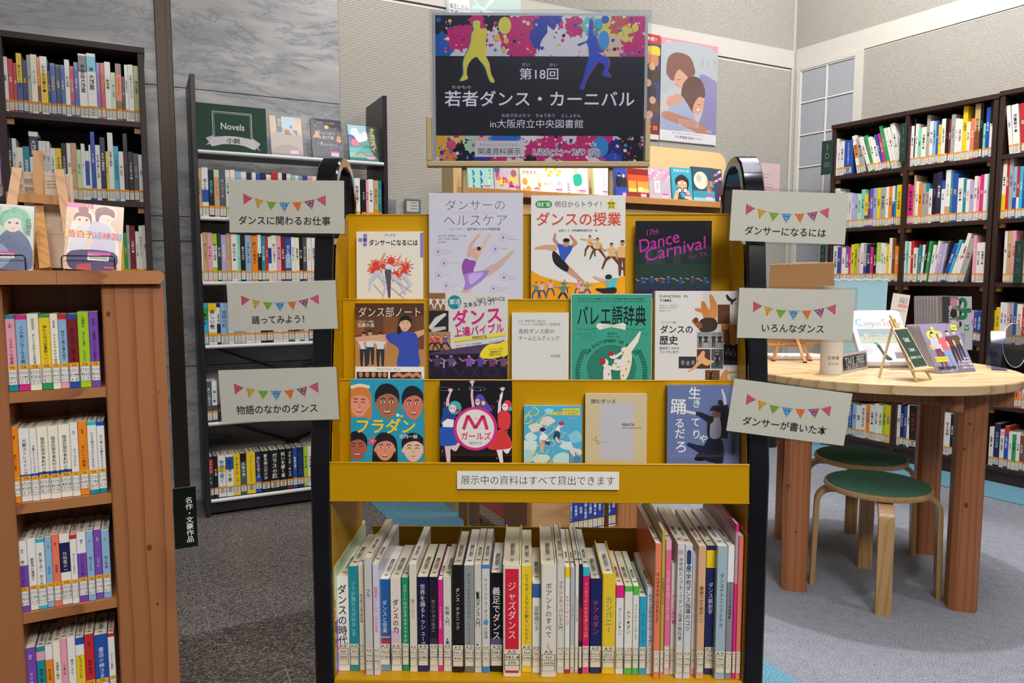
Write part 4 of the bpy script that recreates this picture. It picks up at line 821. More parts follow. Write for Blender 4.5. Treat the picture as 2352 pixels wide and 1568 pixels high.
for i, b in enumerate(BD):
    xl, xr, top, col, tc, title, ts, lab, bands, crop = b[:10]; dep = b[10] if len(b) > 10 else .165
    ox = 740 if crop == 0 else 1220; s = 3.752; base = 1505+(xl/40 if crop == 0 else 45*xl/1800)
    d = BY+random.uniform(0, .004)
    if len(b) > 10 and dep > .2: d = min(d, .01)
    xa, _ = FT.px(ox+xl/s, 1552, d); xb, _ = FT.px(ox+xr/s, 1552, d); _, zt = FT.px(ox+xl/s, 1150+top/s, d)
    h = zt-ZB; n = NUM[min(max(i-1, 0), len(NUM)-1)]
    kid = col in ('#e4e1dc', '#e2e0d6', '#e9805c', '#b9a945', '#d6dce4') or 'tall pink' in lab
    extra = None
    if 'red title panel' in lab:
        def extra(A, H): A.rect(.12, H*.035, .88, H*.965, '#cf2038')
    elif 'star' in lab and 'red star' in lab:
        def extra(A, H): A.ell(.5, H*.80, .3, .22, '#e8c030', 12); A.ell(.5, H*.79, .2, .15, '#f4e0c8', 10)
    elif 'red-haired' in lab:
        def extra(A, H): A.ell(.5, H*.76, .46, .42, '#d23c44', 14); A.ell(.5, H*.765, .26, .26, '#f4d8c8', 12); A.rect(.3, H*.762, .42, H*.772, '#7a2030'); A.rect(.58, H*.762, .7, H*.772, '#7a2030')
    elif 'without a star' in lab:
        def extra(A, H): A.ell(.5, H*.78, .32, .3, '#c08850', 12); A.ell(.5, H*.785, .22, .22, '#f4e0c8', 10)
    elif 'ballet-shoe' in lab:
        def extra(A, H): A.limb([(.45, H*.70, .05), (.55, H*.76, .12), (.35, H*.79, .14), (.7, H*.80, .1)], '#d8a898')
    elif 'standing figure' in lab:
        def extra(A, H): A.ell(.5, H*.655, .1, .1, '#3a3436'); A.poly([(.35, H*.67), (.65, H*.67), (.8, H*.8), (.25, H*.8)], '#4a5a70'); A.line([(.25, H*.74), (.9, H*.70)], .05, '#8a8a90')
    elif 'dancer marks' in lab:
        def extra(A, H):
            for v in (.26, .74): A.limb([(.4, H*v, .14), (.5, H*(v+.02), .14), (.35, H*(v+.05), .07)], 'k'); A.limb([(.5, H*(v+.02), .1), (.68, H*(v+.05), .06)], 'k')
    elif 'blue dot' in lab:
        def extra(A, H): A.ell(.5, H*.53, .33, .33, '#4aa0d0')
    elif 'capsule' in lab:
        def extra(A, H): A.limb([(.5, H*.05, .3), (.5, H*.13, .3)], '#233c6c'); A.ell(.5, H*.165, .33, .33, '#2870b0')
    elif 'round sticker' in lab:
        def extra(A, H): A.ell(.45, H*.06, .38, .38, '#a8b0b8'); A.ell(.45, H*.055, .3, .18, '#d88a98')
    elif 'picture-cover' in lab:
        def extra(A, H):
            for j, c in enumerate(['#4a8a8a', '#e87a3a', '#7a4ab0', '#d8c850', '#e8503a', '#5a7ad0']): A.rect(0, H*(.3+.1*j), 1, H*(.37+.1*j), c)
    elif 'fine print' in lab:
        def extra(A, H):
            for j in range(14): A.rect(.15, H*(.3+.02*j), .85-.03*(j % 4), H*(.305+.02*j), '#a88462')
    lt = ('人文' if not kid else 'こども', n[0], n[1], '')
    hard = lab.find('hardback') > 0 or xr-xl > 95
    book(FT, xa, d, ZB, xb-xa, h, dep, col, title, tc, 0, lab if 'bin' in lab or 'trolley' in lab else lab+', trolley bin', 'books in the trolley bin', [x for x in (bands or [])], tsz=ts, tspan=(.26, .93) if len(title) > 3 else (.55, .85), lab=(.012, .052), strip=None,
         lbody='#ddd3bd', texts=lt, off=.004 if ts > .6 else -.004, stamp=dep < .23, page=PAGES if i % 3 else PAGESW, hard=hard, res=2, extra=extra, ryaw=0)
# ------------------------------------------------------------------ printed pictures
POSE = {  # armL (shoulder, elbow, hand), armR, legL (hip, knee, foot), legR ; units of body height, x right, y up
 'stand': [(-.1, .78, -.16, .62, -.15, .48), (.1, .78, .16, .62, .15, .48), (-.06, .5, -.07, .26, -.07, .0), (.06, .5, .07, .26, .07, .0)],
 'up': [(-.1, .8, -.2, .95, -.14, 1.12), (.1, .8, .2, .95, .2, 1.15), (-.06, .5, -.12, .28, -.2, .05), (.06, .5, .14, .3, .1, .02)],
 'wide': [(-.1, .78, -.28, .78, -.45, .82), (.1, .78, .28, .8, .45, .78), (-.06, .5, -.2, .3, -.24, .0), (.06, .5, .2, .3, .26, .0)],
 'lunge': [(-.08, .78, -.26, .72, -.42, .84), (.1, .78, .2, .62, .05, .66), (-.05, .5, -.22, .36, -.34, .05), (.06, .5, .22, .3, .42, .02)],
 'jump': [(-.1, .8, -.24, .98, -.1, 1.1), (.1, .8, .3, .86, .4, 1.0), (-.06, .5, -.3, .5, -.5, .35), (.06, .5, .22, .36, .12, .1)]}
def person(A, x, y, h, shirt, pants, skin='#d9a888', hair='#241a18', pose='stand', skirt=False, flip=1):
    p = POSE[pose]; q = lambda a, b: (x+a*h*flip, y-b*h)
    def lb(c, a, r): A.limb([(*q(a[0], a[1]), r[0]*h), (*q(a[2], a[3]), r[1]*h), (*q(a[4], a[5]), r[2]*h)], c)
    for a in p[2:]: lb(skin if skirt else pants, a, (.065, .05, .035))
    for a in p[:2]: lb(skin, a, (.04, .033, .025))
    A.poly([q(-.13, .82), q(.13, .82), q(.1, .5), q(-.1, .5)], shirt)
    for a in p[:2]: A.limb([(*q(a[0], a[1]), .05*h), (*q(a[0]*.5+a[2]*.5, a[1]*.5+a[3]*.5), .045*h)], shirt)
    if skirt: A.poly([q(-.1, .56), q(.1, .56), q(.2, .34), q(-.2, .34)], pants)
    A.ell(*q(0, .92), .062*h, .08*h, skin, 12); A.ell(*q(0, .955), .068*h, .06*h, hair, 12, PI, 2*PI)
    return A
def head(A, x, y, rx, ry, skin, hair, tilt=0., long=0, smile=True, eyes='open', shade='#00000000'):
    c, s_ = math.cos(tilt), math.sin(tilt); q = lambda a, b: (x+(a*rx*c-b*ry*s_), y+(a*rx*s_+b*ry*c))
    if long: A.blob([q(-1.2, -.3), q(-.7, -1.25), q(.2, -1.4), q(1.1, -.9), q(1.3, .2), q(1.25, 1.0+long), q(.8, .9+long), q(-.8, .9+long), q(-1.3, .9+long)], hair)
    A.ell(*q(-1.0, .1), rx*.14, ry*.2, skin, 8); A.ell(*q(1.0, .1), rx*.14, ry*.2, skin, 8)
    A.blob([q(-.98, -.4), q(-.5, -.98), q(.5, -.98), q(.98, -.4), q(.9, .35), q(.5, .88), q(0, 1.05), q(-.5, .88), q(-.9, .35)], skin)
    A.blob([q(-1.08, -.05), q(-1.12, -.7), q(-.6, -1.28), q(.3, -1.35), q(1.05, -.85), q(1.1, -.05), q(.88, -.42), q(.3, -.68), q(-.4, -.6), q(-.88, -.35)], hair)
    for sgn in (-1, 1):
        A.line([q(sgn*.62, -.3), q(sgn*.36, -.38), q(sgn*.16, -.3)], ry*.07, '#3a2420')
        if eyes == 'open': A.ell(*q(sgn*.4, -.1), rx*.19, ry*.08, '#efe4dc', 10); A.ell(*q(sgn*.4, -.1), rx*.09, ry*.08, '#221614', 8)
        else: A.line([q(sgn*.6, -.06), q(sgn*.4, -.15), q(sgn*.2, -.06)], ry*.06, '#3a2420')
    A.line([q(.02, .0), q(.1, .28), q(-.06, .32)], ry*.035, '#8a4a38')
    if smile: A.poly([q(-.42, .45), q(0, .55), q(.42, .45), q(.2, .7), q(-.2, .7)], '#9a3434'); A.poly([q(-.34, .48), q(0, .56), q(.34, .48), q(.18, .6), q(-.18, .6)], '#efe8e0')
    else: A.line([q(-.22, .55), q(0, .6), q(.22, .55)], ry*.05, '#9a4a48')
def hair2(c): return c
def faceout(nm, fr, tl, tr, dtop, zf, col, label, cat='book', group=None, thick=.015, tilt=.06, spine='l', scol=None, page=PAGES, zs=None):
    xa, za = fr.px(*tl, dtop); xb, zb = fr.px(*tr, dtop); w = xb-xa; zt = (za+zb)/2
    h = (zt-zf)/math.cos(tilt)
    M = FM(fr, xa, dtop-h*math.sin(tilt), zf) @ Matrix.Rotation(-tilt, 4, 'X')
    c = hx(col); sc = hx(scol or col); m = MB()
    m.box(0, w, 0, .0012, 0, h, c).box(0, w, thick-.0012, thick, 0, h, c)
    xs = (0, .0012) if spine == 'l' else (w-.0012, w)
    m.box(xs[0], xs[1], .0012, thick-.0012, 0, h, sc)
    o = obj(nm, m, COVER, M=M); tag(o, label, cat, group)
    a, b = (.0013, w-.0016) if spine == 'l' else (.0016, w-.0013)
    obj('page_block', MB().box(a, b, .0013, thick-.0013, .0012, h-.0012), page, o)
    return o, w, h
DG = 'face-out books on the yellow trolley'
def disp(crop, x0, y0, x1, tier, col, lab, **k):
    ox, oy, s = crop; d = {1: .136, 2: .096, 3: .058}[tier]; zf = FZ[tier-1]+.002
    o, w, h = faceout('display_book', FT, (ox+x0/s, oy+y0/s), (ox+x1/s, oy+y0/s), d, zf, col, lab, 'book', DG, **k)
    return o, Art(x0, y0, x1, w, h)
c1 = (740, 420, 3.41); c2 = (1200, 420, 3.409); c3 = (740, 860, 4.523); c4 = (1180, 860, 3.92)
# --- tier 1
o, A = disp(c1, 268, 380, 790, 1, '#dcd6c8', 'cream book with red sketched dancers, far left on the top tier', spine='r', thick=.018, scol='#e0d8c8')
A.rect(768, 390, 800, 580, '#8474b4'); A.ell(337, 412, 16, 16, '#8474b4'); A.ell(299, 445, 16, 16, '#8474b4'); A.ell(335, 480, 16, 16, '#8474b4'); A.rect(320, 430, 351, 460, '#5a4a94')
A.text('ブックス', 530, 408, 22, '#6a5aa0', .02); A.text('ダンサーになるには', 558, 466, 50, '#201c20', .022, width=385, res=3)
for x, y, r in ((425, 650, 48), (480, 640, 40), (540, 610, 40), (575, 720, 42), (655, 650, 42), (640, 700, 40), (400, 680, 30)):
    for j in range(10):
        a = j*.63+x; A.line([(x, y), (x+r*1.5*math.cos(a), y+r*1.3*math.sin(a))], 5, '#d04030')
    A.ell(x, y, r*.7, r*.8, '#cf3a2c', 9)
for pts in ([(450, 640, 8), (470, 590, 8), (490, 550, 6)], [(590, 640, 8), (600, 600, 7), (612, 570, 6)], [(650, 640, 8), (655, 610, 6), (660, 590, 6)], [(400, 610, 8), (360, 680, 7)], [(520, 640, 9), (440, 610, 8), (400, 605, 6)], [(560, 640, 9), (650, 625, 6)]): A.limb(pts, '#d98068')
for pts in ([(430, 700, 20), (380, 760, 15), (370, 830, 7)], [(460, 720, 22), (500, 800, 13), (470, 900, 6)], [(560, 730, 20), (620, 790, 14), (650, 860, 7)], [(640, 720, 18), (690, 790, 12), (600, 870, 6)]): A.limb(pts, '#b9bccc')
A.limb([(515, 690, 26), (520, 770, 18), (525, 890, 8)], '#4c4a50'); A.ell(520, 655, 28, 22, '#c6c9d6')
for a_, b_ in (((470, 760), (640, 900)), ((590, 780), (700, 850)), ((400, 790), (480, 880))): A.line([a_, b_], 3, '#a03a30')
A.obj('cover_print', o)
o, A = disp(c1, 836, 78, 1573, 1, '#c6c5d2', 'tall pale lilac book with a leaping ballerina on its cover', thick=.016)
A.bg('#c3c2cf')
A.text('Healthcare for Dancers', 1195, 226, 40, '#b79fc6', -.01, width=370, slant=.25)
A.text('ダンサーの', 1200, 172, 92, '#242228', -.018, width=480, res=3); A.text('ヘルスケア', 1200, 290, 104, '#242228', -.018, width=510, res=3)
A.text('トレーナー・医療者のための基礎知識', 1195, 360, 22, '#3a3840', .01, width=400)
for t, y in (('NPO法人 芸術家のくすり箱', 412), ('水村（久埜）真由美', 437), ('中村格子', 462)): A.text(t, 905, y, 18, '#4a4850', anchor='l')
for x, y, t in ((908, 535, ('Working', 'Environment')), (953, 627, ('Foot Injuries',)), (910, 722, ('Training',)), (970, 803, ('Spine and', 'Pelvis')), (1418, 425, ('Dance', 'Biomechanics')), (1357, 516, ('Screening',)), (1425, 738, ("Women's", 'Health')), (1342, 825, ('Physiology of', 'Dance'))):
    pts = [(x+30*math.sin(k*PI/3), y-33*math.cos(k*PI/3)) for k in range(7)]; A.line(pts, 2.5, '#ab86c0'); A.ell(x, y, 11, 12, '#a070b8', 7)
    for j, w_ in enumerate(t): A.text(w_, x+38, y-7+20*j, 15, '#a98ec0', anchor='l')
A.limb([(1150, 565, 15), (1160, 490, 12), (1225, 408, 9)], '#c9a090'); A.limb([(1205, 590, 17), (1262, 490, 13), (1310, 400, 8)], '#d4ad9c')
A.limb([(1290, 695, 34), (1385, 640, 25), (1480, 548, 12), (1498, 532, 7)], '#bfa79c'); A.limb([(1160, 790, 34), (1105, 880, 28), (1080, 960, 24)], '#c4aa9e')
A.blob([(1140, 570), (1160, 560), (1210, 600), (1225, 560), (1200, 545), (1170, 530), (1150, 560)], '#cda494'); A.ell(1200, 525, 30, 24, '#d2a896', rot=.5); A.ell(1228, 512, 17, 15, '#3a2a28', rot=.4); A.line([(1186, 522), (1194, 518)], 3, '#5a3a34'); A.line([(1184, 536), (1192, 537)], 3, '#a85a50')
A.blob([(1095, 640), (1120, 590), (1155, 600), (1205, 615), (1185, 680), (1190, 710), (1115, 725), (1098, 690)], '#8a4a9c')
A.blob([(1112, 715), (1190, 695), (1300, 680), (1302, 700), (1265, 750), (1200, 800), (1130, 838), (1106, 832), (1120, 780)], '#9a7cc2'); A.blob([(1150, 715), (1230, 700), (1265, 710), (1200, 770), (1160, 790)], '#b9a2d8')
A.obj('cover_print', o, GLOSS)
o, A = disp(c2, 68, 97, 807, 1, '#d8d6d3', 'tall white book with big orange-red title and jumping man', thick=.014)
A.bg('#d5d3d0'); A.limb([(128, 167, 28), (206, 167, 28)], '#2a8a44'); A.text('改訂版', 167, 167, 36, 'w', .01); A.text('明日からトライ！', 452, 167, 52, '#222', .0, width=400, res=3)
A.poly([(698+(54 if k % 2 == 0 else 22)*math.sin(k*PI/5), 168-(54 if k % 2 == 0 else 22)*math.cos(k*PI/5)) for k in range(10)], '#d8c52c'); A.text('動画', 698, 160, 25, '#222', .02); A.text('付き', 698, 188, 25, '#222', .02)
A.text('ダンスの授業', 440, 283, 112, '#c8452c', .022, width=670, res=3); A.text('全国ダンス・表現運動授業研究会　編', 435, 372, 20, '#333', .01, width=305)
A.poly([(60, 683), (150, 730), (280, 765), (420, 782), (600, 778), (720, 755), (815, 722), (815, 1300), (60, 1300)], '#e29a1a')
A.limb([(285, 490, 13), (250, 445, 13), (257, 402, 9)], '#b88468'); A.limb([(385, 500, 14), (420, 470, 14), (378, 415, 10)], '#b88468')
A.limb([(250, 510, 25), (180, 500, 18), (105, 512, 10)], '#c89880'); A.limb([(345, 665, 28), (400, 710, 22), (480, 775, 12)], '#c09078')
A.blob([(240, 535), (268, 545), (330, 610), (365, 660), (345, 695), (260, 640), (235, 580)], '#201f24'); A.blob([(277, 475), (340, 490), (390, 490), (385, 530), (350, 580), (330, 610), (300, 580), (285, 520)], '#2f58b4')
A.ell(345, 470, 26, 30, '#c08c70', rot=.4); A.ell(345, 448, 27, 16, '#221c1c'); A.line([(335, 474), (345, 472)], 3, '#3a2420'); A.line([(338, 486), (350, 486)], 3, '#8a4a40')
for x, y, h, ps in ((530, 570, 160, 'wide'), (590, 600, 170, 'lunge'), (700, 680, 210, 'lunge'), (785, 720, 270, 'stand')): person(A, x, y, h, '#d6ac74', '#6a3a2a', '#b98660', pose=ps)
for x, y, h, sh in ((110, 905, 130, '#5a8a7a'), (155, 900, 125, '#d8b0b8'), (222, 880, 115, '#d8b0b8'), (333, 860, 100, '#5a8a7a'), (440, 870, 105, '#c89aa8'), (510, 890, 115, '#5a8a7a')): person(A, x, y, h, sh, '#3a4a7a', '#c8987a', pose='wide')
person(A, 320, 935, 150, '#4f8274', '#2a3450', '#b88468', pose='wide'); person(A, 465, 905, 110, '#d0a4b4', '#8a5a6a', '#c8987a', pose='wide')
A.limb([(665, 765, 13), (610, 755, 11), (562, 735, 7)], '#d0a48c'); A.blob([(650, 760), (690, 750), (750, 745), (735, 800), (742, 835), (680, 830)], '#4fb0ba'); A.ell(680, 742, 24, 24, '#c89880'); A.ell(678, 735, 27, 20, '#2a2224'); A.limb([(720, 840, 25), (640, 845, 20), (585, 832, 8)], '#26242a')
A.obj('cover_print', o, GLOSS)
o, A = disp(c2, 887, 297, 1483, 1, '#17161c', 'dark pamphlet with magenta handwritten title above a row of dancers', thick=.006)
A.bg('#15141b'); A.rect(880, 495, 1490, 900, '#1d2e2b'); A.rect(880, 640, 1490, 900, '#22382f'); A.rect(880, 830, 1490, 900, '#2e2340')
for x, w_ in ((1000, 40), (1075, 50), (1210, 36)): A.poly([(x-10, 500), (x+10, 500), (x+w_, 640), (x-w_, 640)], '#33393c')
A.text('17th', 1018, 382, 62, '#b02c96', .0, rot=-.12, width=110, slant=.2); A.text('Dance', 1070, 450, 140, '#b02c96', .005, rot=-.26, width=335, slant=.2, res=3)
A.text('Carnival', 1200, 510, 140, '#b02c96', .005, rot=-.22, width=500, slant=.2, res=3); A.text('for YA', 1378, 565, 60, '#8c2a80', -.01, rot=-.18, width=150, slant=.2)
for i, x in enumerate((940, 1015, 1090, 1145, 1245, 1335, 1435)): person(A, x, 850, 115+10*(i % 2), ['#27407c', '#2c3f86', '#4a3550'][i % 3], '#232c5a', '#a08880', pose=['lunge', 'wide'][i % 2])
A.obj('cover_print', o, GLOSS)
# --- tier 2
o, A = disp(c1, 257, 942, 798, 2, '#d8d4cc', 'book showing a schoolgirl in a blue shirt, far left on middle tier', spine='r', thick=.02, scol='#dcd8d0')
A.bg('#5f3a24'); A.rect(250, 942, 810, 1035, '#4e2c1a'); A.rect(250, 1240, 810, 1437, '#b07a44'); A.rect(250, 1070, 330, 1190, '#8a4f28'); A.rect(480, 1050, 590, 1200, '#7c4a28'); A.rect(730, 1050, 810, 1300, '#6a4026')
for x, y in ((325, 1430), (375, 1415), (455, 1430)): person(A, x, y, 260, '#cfcdcc', '#2a2a34', '#b88c70')
A.limb([(540, 1215, 30), (400, 1212, 22), (262, 1222, 16)], '#cf9a7c'); A.limb([(730, 1190, 26), (800, 1165, 20)], '#cf9a7c')
A.blob([(500, 1190), (600, 1165), (700, 1165), (745, 1200), (755, 1330), (755, 1437), (590, 1437), (600, 1300), (520, 1240)], '#3248a4'); A.blob([(585, 1165), (605, 1075), (640, 1035), (690, 1065), (690, 1130), (640, 1100), (610, 1180)], '#1e1618')
head(A, 650, 1108, 42, 52, '#dca98c', '#1d1517', .1); A.text('ダンス部ノート', 530, 1010, 84, '#e4e0da', -.006, width=500, res=3); A.text('〈ダンスク！〉編集長', 340, 1085, 18, '#e4e0da', width=125); A.text('石原久佳', 343, 1113, 33, '#e4e0da', .01)
A.rect(245, 1437, 810, 1475, '#d9d5ce'); A.text('One for ALL', 520, 1455, 24, '#555', width=190); A.rect(245, 1475, 810, 1700, '#d9d5ce'); A.rect(268, 1478, 515, 1600, '#241a1c'); A.rect(530, 1478, 775, 1600, '#2a1c1e')
for x in (300, 350, 400, 450, 490): A.ell(x, 1500, 16, 22, '#b07a50')
for x in (600, 680, 740): A.limb([(x-40, 1510, 12), (x, 1495, 15), (x+30, 1515, 12)], '#b87a58')
A.obj('cover_print', o)
A2 = Art(0, 0, 20, .0186, .2); 
A2.text('ダンス部ノート', 10, 55, 10, '#333', .01, vertical=True, width=90); obj('spine_title', A2.m, PRINT, o, M=Matrix.Translation((A.w+.0002, .0007, 0)) @ Matrix.Rotation(PI/2, 4, 'Z'))
o, A = disp(c1, 836, 862, 1453, 2, '#c9c5c0', 'busy book with large magenta title and stage photo, middle tier', thick=.012)
A.bg('#cbc8c4'); A.rect(830, 862, 965, 1000, '#8a5f3e'); A.rect(830, 1000, 990, 1165, '#26242a'); A.rect(830, 1165, 1005, 1330, '#a87a52')
for i, x in enumerate((850, 905, 950)): person(A, x, 985, 90, '#d6d2cc', '#d6d2cc', pose='wide')
A.limb([(850, 1130, 16), (900, 1070, 22), (960, 1030, 12)], '#c9c6c4'); A.limb([(870, 1150, 18), (960, 1135, 12)], '#b9b6b4')
for x, c_ in ((865, '#c43a30'), (905, '#c43a30'), (965, '#6a4a90')): person(A, x, 1310, 120, c_, '#26242a', pose='lunge')
A.poly([(965, 862), (1012, 1300), (830, 1300), (830, 1330), (1453, 1280), (1453, 862)], '#cbc8c4') if False else None
A.rect(825, 1310, 1460, 1540, '#1e1626'); A.poly([(825, 1335), (1010, 1300), (1460, 1235), (1460, 1330), (825, 1345)], '#4c3a5c')
for x in (885, 955, 1035): A.line([(x, 1380), (x-3, 1450)], 8, '#cfc6dc')
for x, c_ in ((1150, '#7a4a9c'), (1240, '#5a3a8c'), (1330, '#6a3a5c'), (900, '#4a3a5c'), (1010, '#5c4a6c'), (1420, '#6c4a5a')): person(A, x, 1530, 190, c_, '#2a2038', '#9a7088', pose='lunge')
A.text("Let's DANCE", 1320, 905, 40, '#77757a', .01, width=225); A.ell(1038, 932, 53, 53, '#1e8090', 20); A.text('部活', 1040, 930, 44, 'w', .015); A.text('で', 1074, 966, 28, 'w', .01); A.text('スキルアップ！', 1238, 942, 46, '#222', .02, width=270, rot=-.12)
A.text('ダンス', 1215, 1045, 138, '#c81f74', .028, width=400, rot=-.1, res=3); A.text('上達バイブル', 1228, 1150, 78, '#c81f74', .025, width=395, rot=-.1, res=3)
A.poly([(1035, 1220), (1435, 1170), (1438, 1195), (1038, 1245)], '#e0cc30'); A.text('増補改訂版', 1232, 1206, 24, '#222', .015, rot=-.1)
for j in range(2): A.text('ストリートダンス協会監修', 1150, 1262+18*j, 13, '#444', width=210, rot=-.1)
A.text('ストリートダンス協会', 1372, 1238, 16, '#333', .01, width=120, rot=-.1)
A.blob([(1240, 1330), (1300, 1265), (1380, 1255), (1450, 1240), (1455, 1340), (1400, 1360), (1330, 1375), (1250, 1368)], '#e0cc30')
for j, t in enumerate(('メンバーから', '指導者まで', '活用できる！')): A.text(t, 1362, 1300+21*j, 19, '#222', .02, rot=-.08)
A.obj('cover_print', o, GLOSS)
o, A = disp((0, 0, 1), 1175.5, 717.6, 1306.5, 2, '#cfcecb', 'plain white book with small black lettering, middle of middle tier', thick=.012)
A.bg('#cdccc9')
A.text('NHK「勝敗を超えた夏 2020', 1191, 737, 6.4, '#333', anchor='l', width=62); A.text('〜ドキュメント日本高校ダンス部選手権〜', 1191, 744.6, 6.4, '#333', anchor='l', width=100)
A.text('高校ダンス部の', 1191, 760.5, 12.2, '#222', anchor='l', width=83, res=3); A.text('チームビルディング', 1191, 776.5, 12.2, '#222', anchor='l', width=95, res=3); A.text('中西朋', 1276, 817.5, 7.6, '#222')
A.obj('cover_print', o)
o, A = disp(c2, 380, 868, 1015, 2, '#cfe0d8', 'teal-green book with condensed black title and two drawn ballet dancers', thick=.02)
A.rect(385, 873, 1012, 1900, '#3c9780'); A.text('バレエにまつわる言葉をイラストと豆知識で踊りながら読み解く', 695, 908, 19, '#143028', .01, width=530)
A.line([(430, 928), (960, 928)], 3, '#14403a'); A.text('バレエ語辞典', 698, 1040, 168, '#16201e', .012, width=545, res=3)
A.line([(430, 1143), (500, 1150), (580, 1138)], 3, '#14403a'); A.line([(812, 1138), (880, 1150), (960, 1143)], 3, '#14403a')
A.poly([(580, 1108), (600, 1098), (700, 1112), (790, 1095), (812, 1105), (808, 1150), (700, 1128), (605, 1150), (582, 1132)], '#dcd8c8'); A.text('THE DICTIONARY OF BALLET', 697, 1122, 13, '#333', width=150, rot=-.05)
A.text('富永明子', 705, 1180, 20, '#143028', .01); A.text('森菜穂美　田幸恵', 715, 1204, 13, '#143028')
for j in range(5):
    for sgn in (-1, 1): x = 697+sgn*(110+32*j); A.line([(x, 1225-12*j), (x+sgn*(30+4*j), 1165+12*j-20)], 2.5, '#1d5a4c'); A.line([(x+sgn*18, 1240), (x+sgn*60, 1178+20)], 2, '#1d5a4c') if j < 3 else None
A.ell(700, 1465, 190, 190, '#2b7866', 40); A.line([(700+192*math.cos(a), 1465+192*math.sin(a)) for a in [PI+PI*k/24 for k in range(25)]], 3, '#14403a')
t_ = 'THE DICTIONARY OF BALLET'
for i, ch in enumerate(t_):
    a = math.radians(213+(327-213)*i/(len(t_)-1)); 
    if ch != ' ': A.text(ch, 700+232*math.cos(a), 1465+232*math.sin(a), 34, '#143a30', .02, rot=a+PI/2)
for sgn in (-1, 1):
    A.line([(700+sgn*x, y) for x, y in ((215, 1310), (255, 1380), (268, 1450), (262, 1540))], 3, '#14403a')
    for k in range(11): y = 1310+k*22; x = 215+50*math.sin(min(1, (y-1310)/150)*1.3); A.ell(700+sgn*(x-10), y, 12, 5, '#1d5a4c', 7, rot=.6*sgn); A.ell(700+sgn*(x+12), y+4, 12, 5, '#1d5a4c', 7, rot=-.6*sgn)
A.limb([(790, 1400, 24), (840, 1300, 26), (890, 1235, 20), (922, 1170, 8)], '#dfdacd'); A.limb([(720, 1430, 16), (800, 1420, 12)], '#dfdacd'); A.limb([(720, 1370, 12), (780, 1330, 10), (855, 1270, 7)], '#dfdacd')
A.blob([(775, 1300), (830, 1290), (860, 1350), (850, 1450), (815, 1540), (775, 1540), (770, 1470), (800, 1400)], '#e2d6bc'); A.limb([(665, 1470, 30), (670, 1560, 34)], '#dfdacd'); A.limb([(655, 1440, 16), (750, 1460, 12), (810, 1435, 9)], '#dfdacd')
A.ell(650, 1410, 26, 32, '#dfdacd'); A.ell(632, 1398, 22, 28, '#a8302c'); A.ell(705, 1350, 22, 28, '#dfdacd'); A.ell(698, 1338, 25, 17, '#a8302c'); A.limb([(740, 1400, 22), (790, 1410, 20)], '#dfdacd')
for x, y in ((790, 1330), (835, 1400), (815, 1460), (790, 1510), (680, 1500), (735, 1415)): A.ell(x, y, 7, 10, '#c87840', 7)
A.obj('cover_print', o, GLOSS)
o, A = disp(c2, 1040, 845, 1700, 2, '#cfccc8', 'white book with a collage of old dance photographs, middle tier right', thick=.022)
A.bg('#d0cdca')
A.text('DANCING  IN', 1073, 886, 30, '#333', .01, anchor='l', width=225); A.text('TIME', 1073, 919, 30, '#333', .01, anchor='l', width=98); A.text('ロバート・ヒルトン', 1073, 960, 20, '#222', .015, anchor='l', width=150); A.text('ROBERT HYLTON', 1073, 978, 12, '#333', .0, anchor='l', width=135); A.text('高尾菜つこ 訳', 1073, 1001, 14, '#333', anchor='l')
A.text('［ヴィジュアル版］', 1145, 1093, 19, '#222', .01, width=140); A.text('ダンスの', 1210, 1148, 68, '#1c1a1c', .03, width=262, res=3); A.text('歴史', 1148, 1233, 74, '#1c1a1c', .03, res=3); A.text('宮廷ダンスから', 1155, 1296, 24, '#222', .02, width=158); A.text('ブレイキンまで', 1150, 1326, 24, '#222', .02, width=148)
for r, c_ in (((1530, 952, 1625, 1105), '#5a3216'), ((1560, 1110, 1680, 1255), '#a86a30'), ((1370, 1168, 1575, 1293), '#8e8e90'), ((1228, 1362, 1365, 1455), '#2c2b30'), ((1370, 1303, 1476, 1457), '#4c3020'), ((1483, 1303, 1575, 1457), '#4a505c'), ((1580, 1262, 1691, 1427), '#1f2023'), ((1437, 1468, 1550, 1560), '#6a4420')): A.rect(*r, c_)
A.limb([(1470, 1060, 45), (1430, 1000, 30), (1415, 940, 16)], '#c07838'); A.limb([(1490, 1040, 34), (1500, 960, 28), (1475, 885, 14)], '#c88440'); A.limb([(1400, 1000, 16), (1360, 990, 10)], '#c07838'); A.blob([(1380, 1100), (1420, 1060), (1500, 1060), (1530, 1110), (1500, 1160), (1400, 1165)], '#3a2820'); A.limb([(1390, 1120, 22), (1345, 1080, 16)], '#8a5428'); A.ell(1360, 1075, 20, 22, '#5a3a22')
for x in (1395, 1440, 1500, 1548): person(A, x, 1288, 105, '#2c2c30', '#38383c', '#a8a4a0', skirt=x in (1440, 1548))
for x in (1595, 1640): A.limb([(x, 1140, 18), (x+10, 1180, 26), (x+15, 1250, 24)], '#6a3a18' if x < 1600 else '#b87838'); A.ell(x, 1130, 18, 22, '#c08448')
for x, y in ((1260, 1440), (1300, 1445), (1340, 1440)): A.ell(x, y-30, 14, 20, '#77757a')
A.limb([(1420, 1330, 14), (1400, 1380, 28), (1450, 1410, 24), (1500, 1400, 8)], '#d8a070'); A.limb([(1400, 1400, 16), (1350, 1450, 9), (1305, 1478, 6)], '#d8a070'); person(A, 1530, 1440, 110, '#2c3038', '#2c3038'); person(A, 1615, 1400, 110, '#55565c', '#303136', '#8a8a90'); person(A, 1655, 1410, 110, '#44454c', '#303136', '#8a8a90')
person(A, 1480, 1555, 85, '#2a1a10', '#2a1a10', '#b87838'); A.limb([(1600, 1480, 16), (1580, 1530, 28), (1610, 1570, 20)], '#c88a48'); A.limb([(1600, 1490, 8), (1680, 1480, 5)], '#c88a48')
